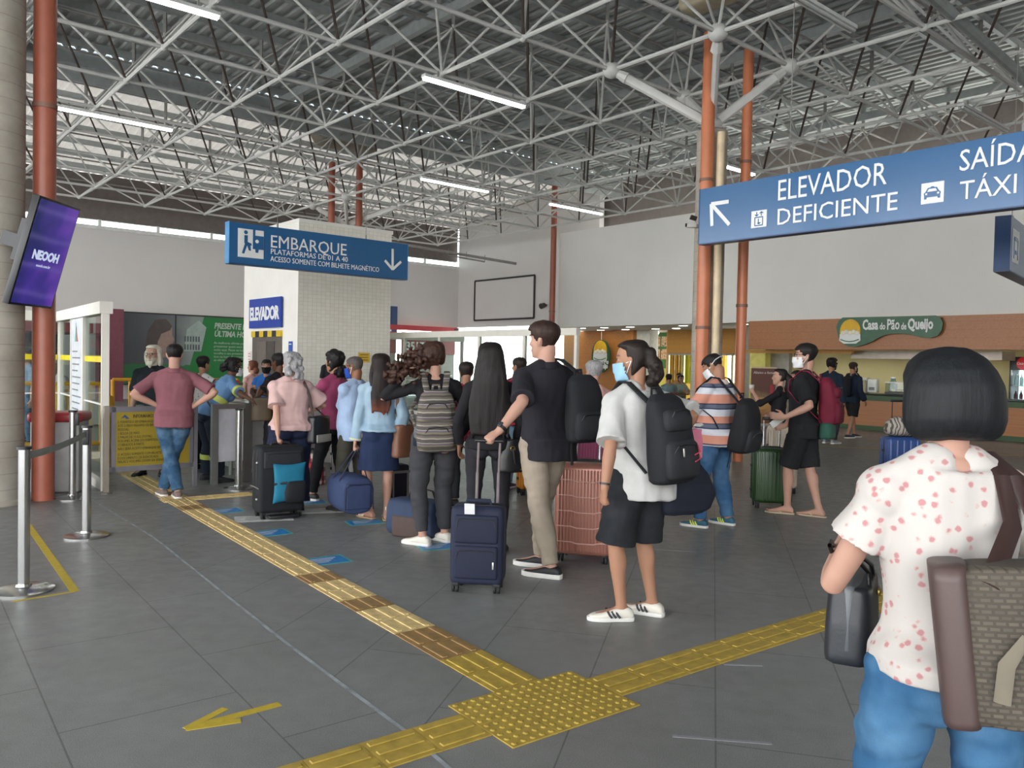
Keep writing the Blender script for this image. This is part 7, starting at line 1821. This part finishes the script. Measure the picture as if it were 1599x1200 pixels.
# handbags
def tote(M, label, w, h, d, m, name='handbag', hand=None, hm=None, flare=1.0, name2='bag', amp=.006, seed=4, strap=None, hr=.008):
    t = thing(name, label, name2, M)
    put('body', bag_body(w, d, h, 3.2, ((0, .96), (.05, 1), (.5, .98), (.9, .94 * flare), (1, .9 * flare)), amp=amp, seed=seed), m, t)
    if strap:
        for path in strap:
            b = MB(); b.tube([t.matrix_basis.inverted() @ V(q) for q in path], [(.014, .004)] * len(path), n=8, ref=None); b.build('strap', hm or m, t)
    return t
def shoulder_strap(pr, sg, bagtop_a, bagtop_b, lift=.075):
    top_ = pr.sh[0 if sg < 0 else 1] * .7 + pr.sp(.97) * .3 + pr.upv * lift * pr.k
    f, bk = top_ + pr.fS * .11 - pr.upv * .07, top_ - pr.fS * .11 - pr.upv * .05
    out = pr.rS * (sg * .05)
    return [bagtop_a, pr.W(f + out - pr.upv * .12), pr.W(f), pr.W(top_), pr.W(bk), pr.W(bk + out - pr.upv * .12), bagtop_b]
def side_bag(pr, sg, drop, label, w, h, d, m, out=.13, fwd=0.0, hm=None, yaw=0, name='handbag', **kw):
    base_l = pr.sh[0 if sg < 0 else 1] + pr.rS * (sg * out * pr.k) + pr.fS * fwd; c = pr.W(base_l); z = c.z - drop - h
    M = pr.M.copy(); R = M.to_3x3().to_4x4(); M4 = Matrix.Translation(V((c.x, c.y, z))) @ R @ Matrix.Rotation(math.radians(90 + yaw), 4, 'Z')
    ta = M4 @ V((-w * .32, 0, h * .97)); tb = M4 @ V((w * .32, 0, h * .97))
    path = shoulder_strap(pr, sg, tb if (tb - pr.W(base_l + pr.fS)).length < (ta - pr.W(base_l + pr.fS)).length else ta, ta if (tb - pr.W(base_l + pr.fS)).length < (ta - pr.W(base_l + pr.fS)).length else tb)
    return tote(M4, label, w, h, d, m, name, hm=hm, strap=[path], **kw)
gold = mat('gold_hardware', '#b99a4a', .3, .8)
t = side_bag(P['long'], 1, .40, 'black leather handbag with gold rings at the side of the long haired woman', .40, .27, .13, leather, .10, -.06, yaw=-70, flare=.85)
for x in (-.1, .1):
    b = MB(); b.tube([(x + .018 * math.cos(a), -.072, .2 + .018 * math.sin(a)) for a in [2 * math.pi * i / 12 for i in range(12)]], [.004] * 12, n=6, closed=True); b.build('gold_ring', gold, t)
b = MB(); b.tube([(-.1, -.075, .2), (-.08, -.08, .08), (0, -.082, .05), (.08, -.08, .08), (.1, -.075, .2)], [.008] * 5, n=8); b.build('handle', leather, t)
b = MB(); b.box((0, -.08, .03), (.06, .01, .012)); b.build('gold_bar', gold, t)
side_bag(P['plaid'], -1, .42, 'plain black handbag hanging left of the long haired woman', .30, .30, .12, leather, .1, 0, yaw=-60)
t = side_bag(P['grey'], 1, .30, 'black shoulder bag with brown strap on the grey haired woman', .34, .28, .14, leather, .13, -.04, hm=mat('strap_brown', '#3d2a25', .6), yaw=-50)
b = MB(); b.box((.0, -.07, .05), (.26, .015, .08), None, .004); b.build('pale_panel', mat('panel_cream', '#8e8a82', .5), t)
side_bag(P['denim'], 1, .34, 'brown leather tote on the shoulder of the woman in the denim jacket', .34, .32, .14, mat('tan_leather', '#6b4531', .5, 0, .12, 12, .15, 90), .11, -.02, yaw=-50, amp=.01)
pr = P['brownbag']; q = at(408, 690, 10.3); tote(MZ((q.x, q.y), 20, .78), 'brown leather handbag hanging by the turnstile', .26, .30, .12, mat('olive_leather', '#5c4a33', .45), strap=[[V((q.x - .08, q.y, 1.06)), V((q.x - .03, q.y, 1.22)), V((q.x + .06, q.y, 1.22)), V((q.x + .09, q.y, 1.06))]])
# pink bag and paper with the striped man
tipw = P['striped'].W((P['striped'].hand_tip[0] + P['striped'].hand_tip[1]) / 2)
q = at(1082, 715, 7.9); t = thing('gift_bag', 'pink paper bag hanging in front of the striped polo man', 'bag', MZ((q.x, q.y), 15, .70))
b = MB(); b.box((0, 0, .14), (.16, .09, .28), None, .004, 1, 0, 1.05); b.build('body', mat('pink_paper', '#b86a80', .6, 0, .1), t)
gl_ = t.matrix_basis.inverted() @ P['striped'].W(P['striped'].hand_tip[0])
for y in (-.03, .03):
    b = MB(); b.tube([(-.04, y, .27), (gl_.x * .8, gl_.y * .8, gl_.z), (.04, y, .27)], [.003] * 3, n=6); b.build('handle', mat('pink_cord', '#d29aa8', .6), t)
t = thing('paper_ticket', 'crumpled white paper in the hands of the striped polo man', 'paper', Matrix.Translation(at(1089, 664, 7.75)))
b = MB(); b.prism([(-.06, -.02), (.02, -.03), (.06, .0), (.05, .03), (-.02, .02)], .004, Matrix.Rotation(.5, 4, 'X')); me = b.mesh(); put('sheet', me, mat('paper_white', '#c9c6c2', .7), t)
t = thing('paper_ticket', 'folded paper in the hand of the older man with the blue mask', 'paper', Matrix.Translation(P['oldman'].W(P['oldman'].hand_tip[0]) + V((.03, -.01, -.03))))
b = MB(); b.box((0, 0, 0), (.13, .003, .07), Matrix.Rotation(.3, 4, 'Y')); b.build('sheet', mat('paper_grey', '#a9aaae', .7), t)
t = thing('paper_cup', 'white paper cup raised by the woman with the long ponytail', 'cup', Matrix.Translation(P['cup'].W(P['cup'].hand_tip[0]) + V((0, 0, -.03))))
b = MB(); b.lathe([(.026, 0), (.036, .085), (.038, .09), (.034, .088), (.025, .005)], n=18); b.build('body', mat('paper_white', '#c9c6c2', .7), t)
t = thing('phone', 'red cased phone in the right hand of the grey haired woman', 'phone', Matrix.Translation(P['grey'].W(P['grey'].hand_tip[1]) + V((0, 0, .02))) @ Matrix.Rotation(.8, 4, 'Y'))
b = MB(); b.box((0, 0, 0), (.075, .012, .15), None, .006, 2); b.build('case', mat('phone_red', '#b3202f', .4), t); b = MB(); b.box((0, .008, 0), (.065, .004, .135)); b.build('glass_front', blackp, t)
t = thing('phone', 'pale phone in the hands of the man with the maroon backpack', 'phone', Matrix.Translation(P['maroon'].W((P['maroon'].hand_tip[0] + P['maroon'].hand_tip[1]) / 2)) @ Matrix.Rotation(.9, 4, 'Y'))
b = MB(); b.box((0, 0, 0), (.075, .012, .15), None, .006, 2); b.build('case', mat('phone_pale', '#bdbfb9', .4), t); b = MB(); b.box((0, .008, 0), (.065, .004, .135)); b.build('glass_front', blackp, t)
# navy garment bag of the man bun traveller
tipw = P['bun'].W(P['bun'].hand_tip[1])
t = thing('garment_bag', 'large dark navy holdall hanging from the right hand of the man bun traveller', 'bag', MZ(at(1066, 803, 5.1).xy, 28, .655))
b = MB(); b.loft([ring(V((x_, 0, z)), V((1, 0, 0)), V((0, 1, 0)), w_, d_, 24, 2.8) for x_, z, w_, d_ in ((.0, 0, .15, .04), (.02, .03, .19, .06), (.03, .12, .215, .075), (.02, .25, .17, .07), (-.02, .37, .1, .05), (-.05, .46, .055, .03), (-.06, .49, .03, .015))]); me = smoothed(solid(b, .011, 3)); wrinkle(me, .010, 16, 12, (1.6, 1, .5)); put('body', me, soft('garment_navy', '#1a1e2b', .15), t)
gl_ = t.matrix_basis.inverted() @ tipw
b = MB(); b.tube([(-.08, 0, .44), (gl_.x - .03, gl_.y, gl_.z), (gl_.x + .03, gl_.y, gl_.z), (-.03, 0, .45)], [(.014, .005)] * 4, n=8); b.build('handle', blk, t)
b = MB(); b.tube([(-.06 + .02 * math.cos(a), -.05, .47 + .02 * math.sin(a)) for a in [2 * math.pi * i / 12 for i in range(12)]], [.004] * 12, n=6, closed=True); b.build('ring', zipm, t)
# front woman's bags
pr = P['front']
tm, q_ = base('tote_weave', .8); v = q_.coord(); w = q_.new('ShaderNodeTexBrick'); w.inputs['Scale'].default_value = 1; w.inputs['Brick Width'].default_value = .022; w.inputs['Row Height'].default_value = .012; w.inputs['Mortar Size'].default_value = .0028
mp = q_.new('ShaderNodeMapping'); mp.inputs['Rotation'].default_value = (math.radians(90), .25, 0); q_.ln(v, mp.inputs[0]); q_.ln(mp.outputs[0], w.inputs['Vector'])
w.inputs['Color1'].default_value = lin('#3d372f'); w.inputs['Color2'].default_value = lin('#544c41'); w.inputs['Mortar'].default_value = lin('#2d2822'); c_ = q_.mix(q_.math('MULTIPLY', q_.noise(v, 6, 3), .5), w.outputs['Color'], lin('#655c50')); q_.ln(c_, q_.b.inputs['Base Color']); q_.bump(w.outputs['Fac'], .5, .003)
brown_l = mat('tote_brown_leather', '#4d3d3a', .5, 0, .08, 8, .1, 90)
c0 = at(1648, 1100, 1.68)
TM = MZ((c0.x, c0.y), -24, .865) @ Matrix.Rotation(-.12, 4, 'Y')
t = thing('tote_bag', 'big dark woven tote with brown leather trim on the nearest woman', 'bag', TM)
W_, H_, D_ = .39, .335, .14
put('body', bag_body(W_, D_, H_, 4.0, ((0, .96), (.04, 1), (.5, .97), (.92, .92), (1, .88)), amp=.006, seed=9), tm, t)
b = MB(); b.loft([ring(V((-W_ / 2 + .022, 0, H_ * z)), V((1, 0, 0)), V((0, 1, 0)), .038, D_ / 2 * s_ + .006, 18, 3.2) for z, s_ in ((-.01, .97), (.04, 1), (.5, .97), (.92, .92), (1.005, .88))]); put('side_trim', smoothed(b.mesh()), brown_l, t)
b = MB(); b.loft([ring(V((W_ / 2 - .022, 0, H_ * z)), V((1, 0, 0)), V((0, 1, 0)), .038, D_ / 2 * s_ + .006, 18, 3.2) for z, s_ in ((-.01, .97), (.04, 1), (.5, .97), (.92, .92), (1.005, .88))]); put('side_trim', smoothed(b.mesh()), brown_l, t)
# pale curved mark laid on the tote front
b = MB(); b.tube([(-.1, -.076, .06), (-.085, -.079, .14), (-.05, -.08, .19), (.0, -.079, .15), (.03, -.078, .09)], [(.016, .003)] * 5, n=8, ref=(0, 0, 1)); b.build('woven_mark', mat('weave_pale', '#6f6759', .8), t)
inv = TM.inverted(); top_ = pr.sh[1] * .72 + pr.sp(.97) * .28 + pr.upv * .085
for dy, xa in ((-.035, -.10), (.0, .02)):
    pts = [V((xa, -.06 if dy else .05, H_ * .9)), inv @ pr.W(top_ - pr.fS * .155 - pr.upv * .16 + pr.rS * (xa * .5)), inv @ pr.W(top_ - pr.fS * .10 - pr.upv * .05 + pr.rS * dy), inv @ pr.W(top_ + pr.rS * dy), inv @ pr.W(top_ + pr.fS * .09 - pr.upv * .06 + pr.rS * dy), inv @ pr.W(top_ + pr.fS * .13 - pr.upv * .2 + pr.rS * dy)]
    b = MB(); b.tube(pts, [(.021, .004)] * 6, n=8, ref=inv.to_3x3() @ pr.M.to_3x3() @ pr.rS); b.build('strap', mat('strap_dark_brown', '#33221f', .5), t)
h_w = pr.W(pr.wri[0].lerp(pr.elb[0], .45))
c0 = at(1330, 1005, 2.28)
t = thing('handbag', 'stiff charcoal handbag hanging from the left forearm of the nearest woman', 'bag', MZ((c0.x, c0.y), 62, .80))
put('body', bag_body(.30, .13, .21, 4.5, ((0, .97), (.04, 1), (.5, .97), (.95, .9), (1, .88)), amp=.002, seed=3), mat('charcoal_leather', '#24272c', .4, 0, .08, 10, .1, 120), t)
b = MB(); b.loft([ring(V((0, 0, .21 * z)), V((1, 0, 0)), V((0, 1, 0)), .15 * s_ + .004, .025, 18, 3) for z, s_ in ((.2, .98), (.95, .9), (1.01, .88))]); put('grey_edge', smoothed(b.mesh()), mat('grey_edge', '#6d7175', .45), t)
gl_ = t.matrix_basis.inverted() @ h_w
for y in (-.05, .05):
    b = MB(); b.tube([(-.08, y, .18), (-.05, y * .8, .24), (gl_.x - .02, gl_.y + y * .4, gl_.z + .045), (gl_.x + .02, gl_.y + y * .4, gl_.z + .045), (.05, y * .8, .24), (.08, y, .18)], [(.010, .006)] * 6, n=8); b.build('handle', leather, t)
b = MB(); b.box((.0, -.067, .18), (.06, .01, .016), None, .003); b.build('gold_bar', gold, t)
# ---- backpacks
def backpack(pr, label, m, m2, h=.46, w=.31, d=.19, t=.93, off=(0, 0), gap=.012, pockets=((.27, .42, .8),), seed=3, straps=(1, 1), strap_m=None, yaw=0, tilt=0, trim=None, loose_end=False):
    k = pr.k; depth = (.118 + pr.belly * .3) * (1 + (pr.w - 1) * .8) * k + .02 + gap
    q = pr.sp(t) - pr.fS * (depth + .018 * k) + pr.rS * off[0] + pr.upv * off[1]
    X = -pr.rS; Z = pr.upv; Y = Z.cross(X).normalized(); R = Matrix(((X.x, Y.x, Z.x), (X.y, Y.y, Z.y), (X.z, Y.z, Z.z))).to_4x4()
    ML = Matrix.Translation(q) @ R @ Matrix.Rotation(math.radians(yaw), 4, 'Z') @ Matrix.Rotation(math.radians(tilt), 4, 'X') @ Matrix.Translation(V((0, 0, -h)))
    B = thing('backpack', label, 'backpack', pr.M @ ML)
    b = MB(); b.loft([ring(V((0, d * (.5 + yo), h * z)), V((1, 0, 0)), V((0, 1, 0)), w / 2 * sx, d / 2 * sy, 26, 2.9) for z, sx, sy, yo in ((0, .82, .75, -.02), (.04, .95, .95, .0), (.25, 1, 1.08, .05), (.5, .99, 1.0, .02), (.75, .93, .85, -.05), (.92, .78, .62, -.14), (1, .5, .35, -.22))])
    me = smoothed(solid(b, .011, 3)); wrinkle(me, .006, 20, seed); put('body', me, m, B)
    for zc, ph, pw in pockets:
        b = MB(); b.loft([ring(V((0, d * (.98 if zc < .4 else .86), h * (zc + ph * z))), V((1, 0, 0)), V((0, 1, 0)), w / 2 * pw * sx, .045 * sy, 20, 3) for z, sx, sy in ((-.5, .85, .6), (-.42, 1, .95), (0, 1, 1.1), (.38, .92, .8), (.5, .7, .4))]); me = smoothed(b.mesh()); wrinkle(me, .003, 30, seed + 1); put('front_pocket', me, m2, B)
        b = MB(); zz = h * (zc + ph * .30); yy = d * (.98 if zc < .4 else .86) + .044
        b.tube([(-w * .36 * pw, yy - .012, zz - .03), (-w * .26 * pw, yy, zz + .012), (0, yy + .002, zz + .02), (w * .26 * pw, yy, zz + .012), (w * .36 * pw, yy - .012, zz - .03)], [.0045] * 5, n=6); b.build('zip', blackp, B)
    b = MB(); b.tube([(-.03, -.0, h * .97), (-.025, .0, h + .035), (.025, .0, h + .035), (.03, .0, h * .97)], [(.011, .005)] * 4, n=8); b.build('grab_loop', strap_m or m, B)
    inv = (pr.M @ ML).inverted(); rr = pr.rS
    for sg, on in zip((-1, 1), straps):
        if not on: continue
        L_ = lambda v_: inv @ pr.W(v_)
        a0 = L_(pr.sp(t) + rr * (.075 * sg * k + off[0] * .6) - pr.fS * (.11 * k) + pr.upv * -.01); lz = .012 + min(gap, .012)
        sh_ = pr.sp(.96) + rr * (.105 * sg * k); ww = 1 + (pr.w - 1) * .8
        pts = [L_(ML @ V((-sg * .07, .02, h * .9))), L_(sh_ - pr.fS * (.06 * k) + pr.upv * (.035 * k + lz)), L_(sh_ + pr.fS * (.015 * k) + pr.upv * (.045 * k + lz)), L_(pr.sp(.86) + rr * (.118 * sg * k) + pr.fS * ((.095 + (.03 if pr.female else 0)) * k * ww + .02 + lz)),
               L_(pr.sp(.68) + rr * (.135 * sg * k) + pr.fS * ((.10 + (.04 if pr.female else 0)) * k * ww + .02 + lz)), L_(pr.sp(.5) + rr * (.182 * sg * k * ww + sg * .022) + pr.fS * (.03 * k)), L_(pr.sp(.36) + rr * (.168 * sg * k * ww + sg * .022) - pr.fS * (.075 * k)), L_(ML @ V((-sg * w * .42, .02, h * .12)))]
        b = MB(); b.tube(pts, [(.027, .007)] * 5 + [(.014, .004)] * 3, n=10, ref=inv.to_3x3() @ pr.M.to_3x3() @ rr); b.build('strap', strap_m or m2, B)
    if loose_end:
        b = MB(); b.tube([(w * .3, .06, .03), (w * .32, .07, -.08), (w * .3, .065, -.17)], [(.011, .003)] * 3, n=6, ref=(1, 0, 0)); b.build('loose_strap', blk, B)
    return B
m_, t_ = base('pack_stripes', .8); v = t_.coord(); s_ = t_.sep(v); f_ = t_.math('FRACT', t_.math('MULTIPLY', t_.math('ADD', s_[2], t_.math('MULTIPLY', t_.noise(v, 7, 2), .02)), 9.5))
t_.ln(t_.ramp(f_, [(0, '#46423e'), (.2, '#8b837a'), (.3, '#5b5349'), (.45, '#3d3a37'), (.6, '#6a604c'), (.72, '#58505c'), (.86, '#8f887d'), (.92, '#3a3633')], 'CONSTANT'), t_.b.inputs['Base Color']); pack_str = m_
B = backpack(P['curly'], 'striped grey brown backpack with a yellow patch on the curly haired woman', pack_str, pack_str, .52, .34, .18, .82, pockets=((.25, .4, .82), (.66, .3, .75)), strap_m=pack_str)
b = MB(); b.box((.01, .172, .375), (.042, .006, .042), Matrix.Translation(V((.01, .172, .375))) @ Matrix.Rotation(.785, 4, 'Y') @ Matrix.Translation(V((-.01, -.172, -.375)))); b.build('patch', mat('patch_ochre', '#b5852f', .6), B)
b = MB(); b.box((-.07, .2, .06), (.05, .006, .03)); b.build('white_label', sign_white, B)
t = thing('water_bottle', 'small clear bottle with dark cap in the side pocket of the striped backpack', 'bottle', B.matrix_basis @ Matrix.Translation(V((.165, .08, .05))))
b = MB(); b.lathe([(.03, 0), (.032, .01), (.032, .13), (.015, .16), (.015, .175)], n=14); b.build('body', glass('jug_blue', '#b8cfe0'), t); b = MB(); b.cyl((0, 0, .175), (0, 0, .195), .017, n=10); b.build('cap', blackp, t)
backpack(P['tall'], 'black backpack slung on the right shoulder of the tall man', blk, blk2, .50, .30, .19, .93, off=(.17, -.03), straps=(0, 1), yaw=-12, loose_end=True, seed=5)
B = backpack(P['bun'], 'black backpack with pink piping worn by the man bun traveller', blk, blk2, .54, .31, .20, .93, gap=.02, pockets=((.27, .42, .84), (.7, .24, .7)), seed=6)
for z in (.13, .17):
    b = MB(); b.tube([(-.13, .2, z + .05), (-.10, .245, z + .01), (-.04, .262, z)], [.004] * 3, n=6); b.build('pink_piping', mat('piping_pink', '#c2384f', .5), B)
b = MB(); b.box((.05, .262, .19), (.01, .008, .05), None, .003); b.build('zip_pull', zipm, B)
mar = soft('maroon_nylon', '#68182e'); mar2 = soft('maroon_dark', '#5a1528')
backpack(P['maroon'], 'maroon backpack worn by the man in flip flops', mar, mar2, .50, .31, .2, .93, gap=-.005, pockets=((.27, .45, .84), (.7, .22, .7)), strap_m=soft('strap_crimson', '#8f2a48'), seed=7)
backpack(P['striped'], 'black backpack hanging low behind the striped polo man', blk, blk2, .52, .36, .22, .74, gap=.06, seed=8, loose_end=True, tilt=-12)
backpack(P['walker'], 'black backpack on the man walking past the snack bar', blk, blk2, .45, .3, .2, .93, gap=.01, seed=9)
t = thing('green_bag', 'dark green bag hanging below the maroon backpack', 'bag', P['maroon'].M @ Matrix.Translation(V((.03, -.27, .86)))); put('body', bag_body(.26, .15, .17, amp=.008), soft('bottle_green', '#2c5346'), t)
b = MB(); b.tube([(-.1, .03, .14), (-.08, .06, .2), (.08, .06, .2), (.1, .03, .14)], [.006] * 4, n=6); b.build('handle', blk, t)
# walker's case
q = P['walker'].W(V((-.3, -.62, 0))); suitcase_hard(MZ((q.x, q.y), 20), 'grey cabin suitcase pulled by the man walking past the snack bar', .32, .5, .2, mat('shell_grey', '#6f7276', .4), .4, mat('rod_dark', '#3a2f33', .4), 6)
# ---- table and chairs of the diners
tw = mat('table_wood', '#8a5a3a', .5); chm = mat('chair_wood', '#6f3328', .5)
q = at(1050, 640, 24.5); t = thing('cafe_table', 'small square table between the diners at the snack bar', 'table', MZ((q.x, q.y), 20))
b = MB(); b.box((0, 0, .73), (.7, .7, .04), None, .008); b.build('table_top', tw, t); b = MB(); b.cyl((0, 0, .02), (0, 0, .71), .04); b.build('column', blackp, t); b = MB(); b.lathe([(.25, 0), (.25, .02), (.05, .04)], n=24); b.build('foot', blackp, t)
c = thing('tray', 'green tray with food on the table between the diners', 'tray', t.matrix_basis @ Matrix.Translation(V((0, -.1, .752)))); b = MB(); b.box((0, 0, .01), (.4, .28, .02), None, .006); b.build('base', mat('tray_green', '#2f7a4a', .5), c); b = MB(); b.lathe([(.03, .02), (.04, .13)], (.1, 0, 0), 14); b.build('cup', mat('tray_cup', '#b9d0a8', .5), c)
def chair(pr, lab):
    M = pr.M @ Matrix.Translation(V((0, -.04, 0))); t = thing('cafe_chair', lab, 'chair', M)
    b = MB(); b.box((0, .06, .43), (.42, .42, .035), None, .01); b.build('seat', chm, t)
    b = MB(); b.box((0, -.19, .72), (.4, .03, .2), None, .01); b.build('backrest', chm, t)
    for x in (-.18, .18):
        for y in (-.19, .24):
            b = MB(); b.box((x, y, .41 if y < 0 else .21), (.035, .035, .82 if y < 0 else .42)); b.build('leg', chm, t)
for k_, lab in (('d1', 'reddish wooden chair under the grey shirt diner'), ('d2', 'reddish wooden chair under the curly haired diner'), ('d3', 'reddish wooden chair under the cap wearing diner'), ('d4', 'reddish wooden chair under the farther diner'), ('d5', 'reddish wooden chair under the half hidden diner')): chair(P[k_], lab)
bpy.data.objects.remove(TMP)
